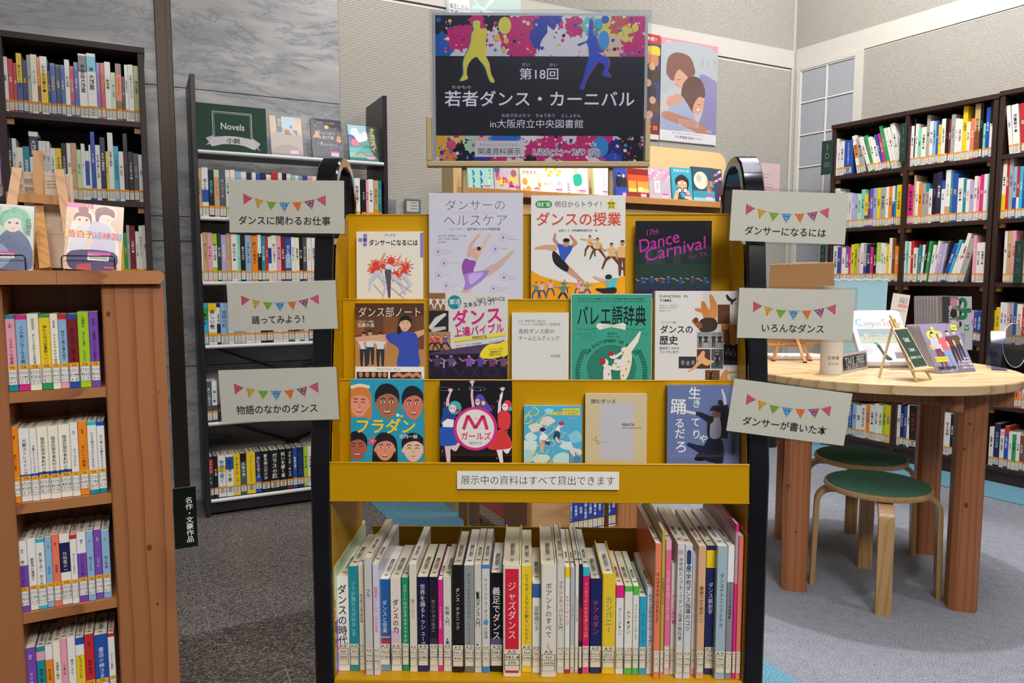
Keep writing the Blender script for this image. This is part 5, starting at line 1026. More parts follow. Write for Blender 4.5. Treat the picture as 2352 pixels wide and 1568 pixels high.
A.limb([(1600, 880, 8), (1615, 905, 12), (1645, 925, 10), (1672, 905, 6)], '#202024'); A.limb([(1640, 920, 9), (1640, 945, 6)], '#202024'); A.text('TANGO', 1528, 1318, 12, '#c9c9c9')
A.obj('cover_print', o)
# --- tier 3
o, A = disp(c3, 295, 50, 1050, 3, '#2797b8', 'turquoise book covered in six smiling faces, bottom tier left', spine='r', thick=.02)
A.bg('#2796b6')
head(A, 385, 300, 100, 132, '#e09078', '#d07a34', .05, long=.2, eyes='shut')
for i in range(7): x = 310+28*i; y = 130-18*math.sin(i*.5); [A.ell(x+11*math.cos(a), y+11*math.sin(a), 9, 9, '#ecdcc0', 7) for a in (0, 1.26, 2.5, 3.8, 5.0)]; A.ell(x, y, 5, 5, '#e0a040', 6)
head(A, 675, 300, 112, 150, '#a5694c', '#221d20'); head(A, 945, 315, 100, 145, '#c8745c', '#23202a', -.05); head(A, 360, 760, 95, 125, '#a85c4c', '#1a181c', eyes='shut')
head(A, 650, 770, 100, 120, '#d58c70', '#201c22', 0, long=.5); head(A, 945, 775, 105, 125, '#ddb8a4', '#1d1b20', 0, eyes='shut', smile=False)
for x, y, c_ in ((520, 690, '#d05c78'), (785, 420, '#ece4b8'), (825, 432, '#e89850')):
    r = 32 if x == 520 else 15
    for a in range(5): A.ell(x+r*.8*math.cos(a*1.256), y+r*.8*math.sin(a*1.256), r*.6, r*.5, c_, 8, rot=a*1.256)
    A.ell(x, y, r*.3, r*.3, '#f0d870', 6)
A.text('フラダン', 655, 535, 165, '#ecc828', .035, width=640, res=3, slant=.06); A.text('古内一絵', 895, 640, 48, 'w', .005, width=195)
A.obj('cover_print', o, GLOSS)
A2 = Art(0, 0, 20, .0186, .2); A2.text('フラダン', 9, 40, 15, '#ecc828', .03, vertical=True, width=95); obj('spine_title', A2.m, PRINT, o, M=Matrix.Translation((A.w+.0002, .0007, 0)) @ Matrix.Rotation(PI/2, 4, 'Z'))
o, A = disp(c3, 1222, 60, 1972, 3, '#141318', 'black book with three cheering girls round a pink-ringed white disc', spine='r', thick=.02)
A.bg('#141318')
for i in range(8): x = 1260+90*i; A.line([(x+40*math.cos(a)*2, 150+(i % 4)*190+18*math.sin(a)) for a in [2*PI*k/12 for k in range(13)]], 2.5, ['#7a8aa8', '#4aa0b0', '#b06a80'][i % 3])
for x, y in ((1420, 155), (1645, 160), (1270, 298), (1820, 275), (1920, 590), (1250, 800), (1815, 870), (1530, 145)): A.line([(x-4, y-12), (x+4, y), (x-4, y+12)], 3, '#d8d4d0')
A.limb([(1300, 340, 18), (1305, 260, 15), (1330, 190, 10)], '#e0b4c0'); A.limb([(1570, 330, 14), (1555, 220, 13), (1560, 110, 10)], '#e0b4c0'); A.limb([(1840, 400, 16), (1845, 290, 14), (1870, 190, 10)], '#e8d8dc')
for x, y in ((1335, 180), (1560, 95), (1875, 165)):
    for a in (-.9, -.5, -.1, .3, .7): A.limb([(x, y, 9), (x+34*math.sin(a), y-34*math.cos(a), 4)], '#e4c0c8')
A.rect(1540, 120, 1572, 148, '#5a4a8c'); A.rect(1845, 205, 1875, 235, '#e8e4e4')
A.limb([(1300, 720, 34), (1305, 800, 26), (1312, 900, 20)], '#e0b8c4'); A.limb([(1340, 740, 30), (1380, 775, 24), (1420, 720, 16)], '#e0b8c4'); A.limb([(1840, 760, 34), (1850, 830, 24), (1865, 910, 18)], '#e6dce0'); A.limb([(1880, 740, 30), (1920, 800, 22), (1960, 740, 16)], '#e6dce0')
A.blob([(1240, 540), (1330, 545), (1390, 600), (1400, 720), (1300, 745), (1210, 730), (1215, 620)], '#2a58b4'); A.blob([(1255, 350), (1310, 330), (1390, 430), (1350, 480), (1260, 520), (1230, 500), (1250, 420)], '#24488c'); A.poly([(1245, 500), (1300, 460), (1370, 470), (1360, 550), (1255, 545)], '#e8e6e4')
A.blob([(1830, 400), (1900, 370), (1955, 420), (1940, 560), (1840, 555)], '#d83a40'); A.blob([(1800, 600), (1900, 580), (1975, 740), (1860, 780), (1720, 760)], '#d83a3c')
for k in range(6): A.line([(1250+20*k, 580), (1225+32*k, 735)], 3, '#183a84'); A.line([(1830+14*k, 600), (1780+32*k, 770)], 3, '#a02028')
A.blob([(1590, 250), (1620, 205), (1670, 215), (1700, 270), (1770, 370), (1720, 380), (1640, 370), (1600, 320)], '#5a48a8'); A.ell(1615, 285, 26, 34, '#e4bcc8'); A.ell(1675, 295, 20, 24, '#e8d040', 10)
A.ell(1380, 345, 68, 72, '#4aa8a4', 16); A.ell(1355, 355, 38, 42, '#e8ccd4'); A.ell(1410, 375, 26, 20, '#a83a50', 10); A.line([(1325, 345), (1350, 345)], 4, '#c83a60')
A.ell(1925, 320, 48, 58, '#d83c48', 14); A.ell(1900, 335, 32, 38, '#ecd8dc'); A.ell(1955, 355, 20, 22, '#40b0b8', 10)
for x, y in ((1340, 350), (1368, 350), (1605, 280), (1628, 278), (1890, 328), (1912, 326)): A.ell(x, y, 5, 7, '#2a2030', 8)
A.ell(1592, 562, 228, 228, '#cf2c80', 44); A.ell(1592, 562, 196, 200, '#dcd8d4', 44)
A.line([(1468, 572), (1515, 425), (1592, 560), (1672, 425), (1715, 572)], 34, '#cf2c60'); A.text('エム', 1593, 452, 20, '#333', .01); A.text('ガールズ', 1598, 640, 86, '#cf2c60', .03, width=320, res=3); A.text('濱野京子', 1592, 713, 34, '#2a7a86', .0, width=140)
A.obj('cover_print', o, GLOSS)
A2 = Art(0, 0, 20, .0186, .2); A2.text('ガールズ', 10, 65, 15, '#d8306c', .03, vertical=True, width=95); obj('spine_title', A2.m, PRINT, o, M=Matrix.Translation((A.w+.0002, .0007, 0)) @ Matrix.Rotation(PI/2, 4, 'Z'))
o, A = disp(c4, 92, 282, 615, 3, '#5cb0cc', 'small sky-blue paperback with yellow script title and clouds, bottom tier', thick=.014)
A.bg('#4fa9cc')
random.seed(3)
for x, y, r in ((130, 650, 90), (200, 480, 60), (110, 740, 80), (560, 560, 70), (440, 760, 90), (300, 420, 60), (560, 700, 60), (320, 330, 40), (250, 760, 70), (480, 640, 60), (150, 560, 50)):
    A.blob([(x+r*(1+.25*random.uniform(-1, 1))*math.cos(a), y+r*.7*(1+.25*random.uniform(-1, 1))*math.sin(a)) for a in [2*PI*k/9 for k in range(9)]], random.choice(['#b4d8dc', '#9fcfdc', '#d8d2c8', '#84c4d8', '#c8dcdc']))
A.text('Bling', 290, 440, 300, '#e2d23c', -.03, rot=.5, width=440, slant=.35); A.text('Bling', 330, 750, 260, '#e2d23c', -.03, rot=.35, width=380, slant=.35)
A.rect(442, 303, 594, 334, '#e8d038'); A.text('Bling Bling', 518, 319, 24, '#444', .0, width=130); A.rect(332, 338, 596, 364, '#e8d038'); A.text('ダンス部女子の100日革命！', 464, 351, 19, '#333', .005, width=250); A.text('相羽鈴', 540, 392, 26, '#a8a8d8')
A.blob([(235, 560), (260, 530), (290, 540), (320, 590), (300, 640), (240, 620)], '#dce6e4'); A.ell(262, 505, 24, 24, '#e8ccc0'); A.ell(260, 496, 27, 20, '#23264a'); A.blob([(240, 590), (290, 600), (300, 630), (260, 640)], '#d89a70'); A.line([(270, 610), (345, 545)], 7, '#8a5a40'); A.limb([(260, 640, 15), (250, 670, 10), (268, 700, 7)], '#d0b0a0'); A.poly([(285, 600), (335, 605), (320, 640), (280, 630)], '#2c4a7c')
A.limb([(400, 480, 16), (395, 520, 20)], '#dce6e4'); A.ell(425, 450, 24, 24, '#e8ccc0'); A.ell(430, 440, 27, 20, '#a04858'); A.blob([(375, 510), (415, 520), (410, 580), (355, 575)], '#24486c'); A.limb([(385, 575, 12), (400, 605, 9), (450, 600, 7)], '#e0c4b8')
for k in range(6): A.rect(500+18*k, 700+(k % 3)*20, 514+18*k, 800, '#4c7aa0')
A.obj('cover_print', o, GLOSS)
o, A = disp(c4, 645, 172, 1200, 3, '#c4b48c', 'plain beige book with a pale grey rectangle and small black lettering', thick=.013)
A.bg('#c2b38e'); A.rect(775, 252, 1080, 770, '#b6b4ba'); A.text('読むダンス', 808, 241, 42, '#1c1a1c', .02, width=225, res=3); A.text('ARATA', 974, 450, 36, '#222', .02, anchor='l', width=115); A.text('ARATA DANCE SCHOOL', 974, 481, 15, '#222', .02, anchor='l', width=180)
A.line([(698, 585), (740, 600), (770, 606), (845, 612)], 2.5, '#8a5a3a'); A.line([(740, 560), (735, 590), (765, 605), (745, 625), (778, 630)], 2.5, '#8a5a3a'); A.ell(742, 568, 5, 8, '#8a5a3a', 8)
A.obj('cover_print', o)
o, A = disp(c4, 1385, 98, 2040, 3, '#5f6d98', 'slate-blue book with white handwriting and a leaping man in black', thick=.016)
A.bg('#6373a0')
A.blob([(1770, 570), (1860, 575), (1895, 650), (1885, 805), (1800, 800), (1700, 770), (1640, 740), (1700, 690), (1730, 620)], '#1d2038'); A.limb([(1740, 700, 50), (1640, 660, 26), (1580, 635, 18)], '#1d2038'); A.limb([(1700, 760, 26), (1650, 765, 18)], '#16141c')
A.limb([(1900, 420, 40), (1905, 300, 34), (1860, 250, 24)], '#23222c'); A.limb([(1905, 260, 16), (1895, 190, 12), (1875, 135, 8)], '#b8bccc'); A.blob([(1760, 380), (1840, 390), (1925, 400), (1930, 570), (1890, 575), (1760, 570), (1745, 470)], '#1e1d26'); A.blob([(1790, 400), (1860, 395), (1865, 560), (1780, 575), (1770, 480)], '#9a9ba8')
A.limb([(1770, 410, 34), (1690, 365, 22), (1630, 345, 14), (1545, 330, 10)], '#23222c'); A.limb([(1630, 350, 15), (1540, 330, 11)], '#c4c6d0'); A.ell(1535, 330, 18, 9, '#b08878'); A.ell(1822, 345, 34, 46, '#7a5450'); A.blob([(1770, 330), (1790, 285), (1850, 280), (1875, 320), (1865, 345), (1800, 325)], '#2a2224')
for t, x, y, s_ in (('生', 1630, 168, 118), ('き', 1648, 262, 82), ('て', 1640, 430, 90), ('り', 1648, 540, 92), ('ゃ', 1712, 572, 96), ('踊', 1485, 288, 150), ('る', 1497, 440, 96), ('だ', 1500, 535, 100), ('ろ', 1512, 655, 120)): A.text(t, x, y, s_, '#dedede', .012, res=3, rot=random.uniform(-.06, .06))
A.text('辻本知彦', 1983, 628, 40, '#1c1c28', .01, vertical=True, width=205)
A.obj('cover_print', o, GLOSS)

# ------------------------------------------------------------------ event sign board behind the trolley
FS = Fr(.04, 1.512, .8)
xa, za = FS.px(1002.5, 369, 0); xb, zb = FS.px(1477, 369, 0); _, zt = FS.px(1002.5, 35, 0); w = xb-xa; h = zt-za
sb = thing('sign_stand', 'beige floor stand holding a landscape poster with splattered colours behind the trolley', 'sign stand', FM(FS, xa, 0, 0))
pb = obj('poster_board', MB().cbox(-.006, w+.006, 0, .004, za-.003, zt+.006, .0008), mat('sleeve_edge', '#aaa9a2', .3), sb)
A = Art(402, 135, 2268, w, h, 1e-4, 1310)
A.bg('#d2cbc6')
random.seed(11)
def splat(x, y, r, c, k=14, rough=.45):
    A.poly([(x+r*(1+rough*random.uniform(-.6, 1)*(i % 2))*math.cos(2*PI*i/k), y+r*(1+rough*random.uniform(-.6, 1)*(i % 2))*math.sin(2*PI*i/k)) for i in range(k)], c); A.n -= .85
PK = '#c42868'
for y0, y1, items in ((135, 497, [(470, 250, 190, '#201a22'), (430, 420, 130, '#2458a8'), (620, 180, 120, '#201a22'), (600, 330, 110, PK), (740, 330, 120, PK), (860, 220, 150, PK), (950, 190, 110, '#201a22'), (960, 330, 90, '#d2cbc6'), (1020, 470, 110, '#d2cbc6'), (1120, 300, 150, PK),
       (1180, 420, 130, PK), (1230, 240, 120, PK), (1400, 200, 130, '#2b3f96'), (1450, 260, 110, '#2b3f96'), (1330, 330, 90, '#2b3f96'), (1500, 430, 170, '#d8d2cc'), (1620, 350, 150, '#d8d2cc'), (1640, 230, 90, PK), (1780, 220, 80, '#6cc0a8'), (1860, 300, 100, '#3c8cc0'), (1980, 300, 140, '#d8c850'),
       (2060, 200, 110, '#c8503c'), (2000, 420, 110, '#d8b898'), (2180, 400, 130, PK), (2200, 200, 90, PK), (2100, 300, 70, '#d8c850')]),
      (1215, 1446, [(450, 1300, 110, '#e0a83c'), (600, 1300, 100, '#e0c060'), (640, 1400, 110, '#201a22'), (500, 1420, 80, '#e0803c'), (740, 1280, 90, '#a8d0a8'), (820, 1240, 80, '#e0b0a0'), (980, 1240, 90, '#2868b8'), (1100, 1240, 70, '#2868b8'), (830, 1440, 90, '#2c3a8c'), (960, 1430, 70, PK), (1250, 1230, 90, '#e0d8d2'),
       (1300, 1380, 110, PK), (1480, 1300, 130, PK), (1640, 1380, 120, PK), (1750, 1260, 90, PK), (1600, 1230, 60, '#e0c8c0'), (1900, 1300, 130, PK), (2050, 1350, 120, '#2a2a6c'), (2150, 1260, 90, '#201a22'), (2200, 1400, 110, '#201a22'), (1250, 1440, 50, '#201a22'), (2000, 1440, 70, '#2c4ab0')])):
    for x, y, r, c in items: splat(x, y, r, c, 34, .4)
    for i in range(190):
        x = random.uniform(402, 2268); y = random.uniform(y0, y1); splat(x, y, random.choice([4, 6, 8, 10, 16]), random.choice([PK, PK, '#2b3f96', '#d8c850', '#201a22', '#3c8cc0', '#e4d8d0', '#d83a6c']), 8, .3)
for x, y, rx, ry, c in ((1018, 225, 58, 78, '#dccb4c'), (432, 175, 22, 24, '#2458a8'), (590, 275, 45, 45, PK), (948, 335, 30, 30, '#e8b04c'), (1030, 360, 24, 28, '#e8b04c'), (1010, 440, 18, 24, '#e8b04c'), (1225, 205, 18, 20, '#e0d078'), (1520, 210, 16, 20, '#d8486c'), (2178, 240, 30, 38, '#dccb4c'), (1910, 165, 36, 34, '#2b58a8'), (1900, 350, 50, 85, '#3c90c4'), (1850, 210, 40, 50, '#40a0b8'),
                        (2083, 478, 14, 20, '#3c90c4'), (535, 1300, 46, 46, '#d8486c'), (452, 1370, 18, 20, '#2c3a8c'), (1880, 1318, 72, 95, '#3487bc')): A.ell(x, y, rx, ry, c)
A.rect(390, 498, 2280, 1214, '#232124')
dy = [(740, 190), (775, 180), (803, 195), (800, 250), (855, 252), (862, 300), (850, 360), (855, 430), (848, 490), (880, 560), (895, 650), (925, 715), (920, 736), (895, 730), (870, 680), (845, 600), (800, 540), (765, 505), (715, 540), (685, 600), (680, 660), (690, 700), (640, 722), (620, 715), (650, 660), (648, 580), (660, 510), (690, 450), (715, 380), (725, 300), (745, 262), (738, 230)]
A.blob([(x-9, y) for x, y in dy], '#2c7c88', 3); A.blob(dy, '#dccc48', 3)
db = [(1770, 180), (1785, 160), (1800, 200), (1795, 280), (1830, 330), (1850, 400), (1880, 440), (1900, 440), (1880, 460), (1845, 455), (1870, 480), (1920, 500), (1948, 530), (1945, 590), (1930, 620), (1960, 670), (1955, 685), (1900, 670), (1890, 650), (1910, 580), (1860, 550), (1830, 570), (1770, 660), (1730, 740), (1720, 790), (1690, 790), (1685, 770), (1720, 690), (1740, 600), (1768, 500), (1765, 420), (1745, 372), (1680, 400), (1672, 385), (1755, 350), (1765, 280)]
A.blob([(x+8, y) for x, y in db], '#a83c80', 3); A.blob(db, '#2f4cae', 3)
A.text('だい', 1207, 572, 36, '#cfc9c5', .0); A.text('かい', 1450, 572, 36, '#cfc9c5', .0); A.text('第18回', 1325, 655, 112, '#e2deda', .006, width=360, res=3)
A.text('わかもの', 633, 777, 36, '#cfc9c5', .0, width=175); A.text('若者ダンス・カーニバル', 1332, 880, 150, '#e6e2de', .016, width=1710, res=3)
A.text('おおさかふりつ', 1118, 1031, 36, '#cfc9c5', .0, width=262); A.text('ちゅうおう', 1382, 1031, 36, '#cfc9c5', .0, width=180); A.text('としょかん', 1612, 1031, 36, '#cfc9c5', .0, width=180)
A.text('in大阪府立中央図書館', 1305, 1106, 84, '#e2deda', .0, width=845, res=3)
A.rect(748, 1262, 1188, 1410, '#d0cbc4'); A.text('かんれんしりょうてんじ', 965, 1300, 32, '#333', -.01, width=350); A.text('関連資料展示', 968, 1358, 66, '#26242a', .0, width=392, res=3)
def outl(t, x, y, s_, wd):
    A.text(t, x, y, s_, '#f0eae6', .11, width=wd); A.text(t, x, y, s_, '#33282c', .0, width=wd)
outl('1/25', 1340, 1362, 78, 165); outl('(土)', 1485, 1362, 70, 120); outl('〜', 1583, 1362, 70, 60); outl('2/9', 1683, 1362, 78, 120); outl('(日)', 1820, 1362, 70, 115); outl('ど', 1485, 1298, 36, None); outl('にち', 1815, 1298, 36, 62)
A.obj('poster_print', pb, GLOSS, y=-.0003, z=za)
obj('clear_sleeve', MB().box(-.011, w+.012, -.0075, -.007, za-.004, zt+.010), ACRYL, sb)
lx, _ = FS.px(980, 300, 0); rx, _ = FS.px(1492, 300, 0); _, hb = FS.px(1200, 384, 0); _, ht = FS.px(990, 268, 0); wf = .0075
lx -= xa; rx -= xa
obj('holder_rail', MB().cbox(lx, rx, -.009, .012, hb, hb+.011, .0015), BEIGE, sb)
for x in (lx, rx-.0105): obj('holder_arm', MB().cbox(x, x+.0105, -.009, .012, hb+.011, ht, .0015), BEIGE, sb)
for px in (1066, 1403): x = FS.px(px, 430, .0)[0]-xa; obj('stand_pole', MB().tube([(x, .006, .03), (x, .006, hb+.001)], .0052, 14), BEIGE, sb, True)
obj('stand_foot', MB().cbox(.02, w-.02, -.0, .03, .004, .03, .002).cbox(.05, .09, .005, .25, .004, .02, .002).cbox(w-.09, w-.05, .005, .25, .004, .02, .002), BEIGE, sb)

# ------------------------------------------------------------------ posters on the wall
def wallart(nm, fr, d, tl, br, x0, y0, x1, hy, label, cat, col='#d8d4d0', m=GLOSS):
    xa, zt = fr.px(*tl, d); xb, _ = fr.px(br[0], br[1], d); _, zb = fr.px(tl[0], br[1], d)
    w, h = xb-xa, zt-zb
    o = obj(nm, MB().box(0, w, 0, .0006, 0, h), PAPER, M=FM(fr, xa, d, zb)); tag(o, label, cat)
    A = Art(x0, y0, x1, w, h, 1.5e-4, hy); A.bg(col); return o, A
DP = WB-.004
o, A = wallart('poster', FB, DP, (1519, 84), (1644, 322), 182, 218, 505, 646, 'film poster of an embracing couple under a pink headline band on the ribbed wall', 'poster')
A.bg('#b9b7bd'); A.rect(170, 210, 520, 262, '#d98ea2'); A.text('恋をして、思い出す一冊がある。', 345, 240, 20, 'w', width=275)
A.blob([(182, 262), (520, 262), (520, 560), (330, 480), (182, 560)], '#a9b2bc'); A.blob([(400, 420), (470, 430), (520, 500), (520, 840), (380, 840), (420, 660), (430, 540)], '#857fae'); A.blob([(240, 360), (290, 350), (330, 400), (310, 520), (280, 520), (255, 470)], '#d0a48c')
A.blob([(212, 430), (222, 340), (270, 298), (340, 312), (368, 370), (372, 420), (330, 450), (300, 430), (285, 400), (262, 470), (240, 478), (222, 455)], '#7a5248'); A.blob([(262, 440), (285, 405), (330, 440), (345, 480), (300, 520), (268, 512), (258, 480)], '#c99a84'); A.line([(272, 470), (292, 466)], 3, '#4a2c28'); A.line([(264, 500), (278, 505)], 4, '#a8584c')
A.blob([(300, 600), (305, 500), (345, 440), (400, 440), (432, 500), (432, 560), (400, 560), (380, 600), (380, 660), (340, 660)], '#5e403c'); A.blob([(375, 600), (405, 560), (428, 570), (425, 620), (398, 672), (365, 662)], '#d09880'); A.line([(392, 610), (412, 606)], 3, '#3a2420'); A.poly([(385, 640), (408, 634), (396, 652)], '#e8dcd4')
A.blob([(240, 590), (290, 560), (350, 640), (380, 720), (330, 780), (180, 800), (182, 700), (220, 700)], '#9aa4c4'); A.limb([(215, 700, 26), (290, 720, 30), (380, 750, 34), (430, 770, 30)], '#b07a68'); A.limb([(240, 600, 20), (280, 570, 12)], '#c8917c'); A.limb([(280, 590, 26), (235, 620, 20)], '#c8917c')
A.rect(170, 795, 520, 860, '#d8d8de'); A.text('TRC図書館流通センター', 345, 832, 20, '#2a3a7c', .01, width=160); A.text('3.22', 462, 775, 20, 'w'); A.text('書店限定公開のお知らせ', 340, 808, 8, '#444', width=180)
for j in range(4): A.text('映画のお知らせと出演者', 345, 720+12*j, 8, '#d8d0d8', width=120)
A.text('彼女は', 415, 340, 16, '#c07a8c', vertical=True); A.text('それは', 450, 340, 16, '#c07a8c', vertical=True); A.text('春に', 488, 330, 16, '#c07a8c', vertical=True)
A.obj('poster_print', o, GLOSS)
o, A = wallart('poster', FB, DP, (1462, 72), (1513, 318), 0, 0, 51, 252, 'narrow strip of a red and blue film poster beside the sign board', 'poster')
A.bg('#2a3c6c'); A.rect(0, 0, 51, 22, '#b8202c'); A.text('公開決定！', 24, 11, 10, 'w', .02)
for x, y, c_ in ((30, 55, '#c08050'), (34, 90, '#3c2c28'), (26, 130, '#2a2a34'), (36, 170, '#5a3c30'), (30, 205, '#31406c')): A.blob([(x-16, y-10), (x, y-22), (x+16, y-6), (x+14, y+20), (x-14, y+20)], c_); A.ell(x, y-14, 7, 9, '#c89a78')
A.blob([(24, 30), (48, 28), (50, 48), (30, 44)], '#d8c030'); A.rect(0, 205, 51, 238, '#7c1830'); A.text('３月７日', 26, 222, 11, '#e8c838', .02); A.rect(0, 238, 51, 250, '#d8d4d0')
A.obj('poster_print', o, GLOSS)
o, A = wallart('poster', FB, DP, (1024, -60), (1197, 62), 0, -60, 173, 122, 'pale green poster with black lettering behind the top of the sign board', 'poster')
A.bg('#9cb8b4'); A.rect(6, -20, 52, 60, '#dcdcda'); A.text('転生したら', 29, 10, 12, '#222', .02, width=42); A.text('スライム', 28, 25, 13, '#222', .02, width=42)
A.blob([(60, 0), (110, 10), (150, 30), (173, 62), (60, 62)], '#b4cfc8'); A.blob([(60, 62), (72, 20), (84, 10), (92, 40), (110, 62)], '#7d86a4'); A.line([(30, -50), (100, 30), (160, 40)], 3, '#c4dcd6')
A.obj('poster_print', o, GLOSS)
o, A = wallart('memo_sheet', FB, DP, (1682, 367), (1790, 445), 810, 75, 1860, 765, 'pink sheet of handwritten notes on the ribbed wall by the corner', 'notice', '#d8bcbe')
A.bg('#d4babc')
for j, (x, wd) in enumerate(((870, 260), (870, 500), (900, 800), (900, 700), (900, 650), (1390, 300), (900, 800), (1500, 230))): A.line([(x, 180+j*75), (x+wd, 185+j*75)], 14 if j % 3 == 0 else 6, '#8c7276')
A.obj('handwriting', o)
# small framed notice and an empty acrylic pocket on the ribbed wall
for px, w_, lab, c_ in ((929, 38, 'small grey framed notice with yellow marks on the ribbed wall', '#5c6674'), (893, 15, 'narrow empty clear pocket on the wall beside the small framed notice', None)):
    xa, zt = FB.px(px, 456, WB-.02); xb, zb = FB.px(px+w_, 510, WB-.02); w2, h2 = xb-xa, zt-zb
    if c_:
        o = obj('framed_notice', MB().cbox(0, w2, 0, .012, 0, h2, .003), mat('grey_blue_frame', c_, .4), M=FM(FB, xa, WB-.02, zb)); tag(o, lab, 'notice')
        A = Art(0, 0, 38, w2, h2, 1e-4, 54); A.rect(5, 5, 33, 30, '#b9bcbc')
        for j in range(3): A.rect(8, 8+7*j, 12, 12+7*j, '#e0b83c'); A.rect(14, 8+7*j, 30, 10+7*j, '#70767c')
        A.ell(14, 40, 5, 3, '#8aa8b0'); A.obj('notice_print', o, y=-.0006)
    else:
        o = obj('leaflet_pocket', MB().box(0, w2, -.02, -.018, 0, h2*.9).box(0, w2, 0, .002, 0, h2).box(0, .002, -.018, 0, 0, h2).box(w2-.002, w2, -.018, 0, 0, h2), ACRYL, M=FM(FB, xa, WB-.02, zb)); tag(o, lab, 'holder')
# ------------------------------------------------------------------ display shelf against the ribbed wall
yd = .0
r_ = ray(1400, 450); Y_ = 4.05; FD = Fr(r_[0]*Y_/r_[1], Y_, 26.9)
ds = thing('display_shelf', 'pale plywood display shelf with a row of face-out books in bright light', 'shelf', FM(FD, 0, 0, 0))
xl, zl = FD.px(1066, 436, 0); xr, zr = FD.px(1655, 472, 0); zz = FD.px(1400, 452, 0)[1]
xR, zR = FD.px(1668, 352, .10); xL = xl-.05
_, zT = FD.px(1600, 345, .10)
pr = [(xL, .02), (xR, .02), (xR, zT-.07), (xR-.015, zT-.03), (xR-.05, zT-.006), (xR-.09, zT), (xL, zT)]
obj('back_panel', MB().ext(pr, .10, .122, 'y'), PALE, ds)
obj('panel_edge', MB().ext([(xR, zT-.07), (xR+.002, zT-.07), (xR-.013, zT-.028), (xR-.05, zT-.003), (xR-.05, zT-.006), (xR-.015, zT-.03)], .10, .122, 'y'), CARDE, ds)
obj('ledge', MB().cbox(xL, xR-.01, -.012, .10, zz-.022, zz, .002), BEECH, ds)
obj('ledge_lip', MB().cbox(xL, xR-.01, -.02, -.012, zz-.03, zz+.006, .002), BEECH, ds)
for z in (1.30, .95, .6, .25): obj('ledge', MB().cbox(xL, xR-.01, -.03, .10, z-.022, z, .002), PALE, ds)
obj('side_panel', MB().cbox(xL-.02, xL, -.03, .122, 0, zT, .002), PALE, ds)
obj('lower_front', MB().box(xL, xR-.02, .02, .03, 1.3, zz-.06), PALE, ds)
GD = 'face-out books on the plywood display shelf'
DB = [(260, 425, 105, '#a5d8cf', 'mint book with tiny blue figures, first on the plywood display', 'mint'), (430, 587, 110, '#c9bcc8', 'lilac book with red brush lettering and yellow bubbles, plywood display', 'moya'), (597, 740, 115, '#e4ded4', 'white book with orange blots, plywood display', 'orange'),
      (738, 882, 115, '#e6e4da', 'white book with yellow-green spots, plywood display', 'spots'), (880, 1032, 118, '#e4e0de', 'white book with a turquoise-clad figure, plywood display', 'turq'), (1062, 1165, 120, '#e2e4dc', 'plain white book with grey lettering, plywood display', 'plain'),
      (1205, 1282, 122, '#2c4aa8', 'blue book with two dark figures, plywood display', 'blue'), (1290, 1420, 128, '#d8602c', 'sunset orange-red book with a tower, plywood display', 'sun'), (1422, 1560, 120, '#b4a9b8', 'grey book with pink blossom, plywood display', 'bloss'),
      (1570, 1700, 122, '#2f9cb4', 'teal book with a person holding binoculars, plywood display', 'bino'), (1703, 1842, 118, '#23445c', 'dark blue book with a full moon over shelves, plywood display', 'moon'), (1830, 1895, 132, '#3a3350', 'dark book with purple and pink sprays, last on the plywood display', 'purp')]
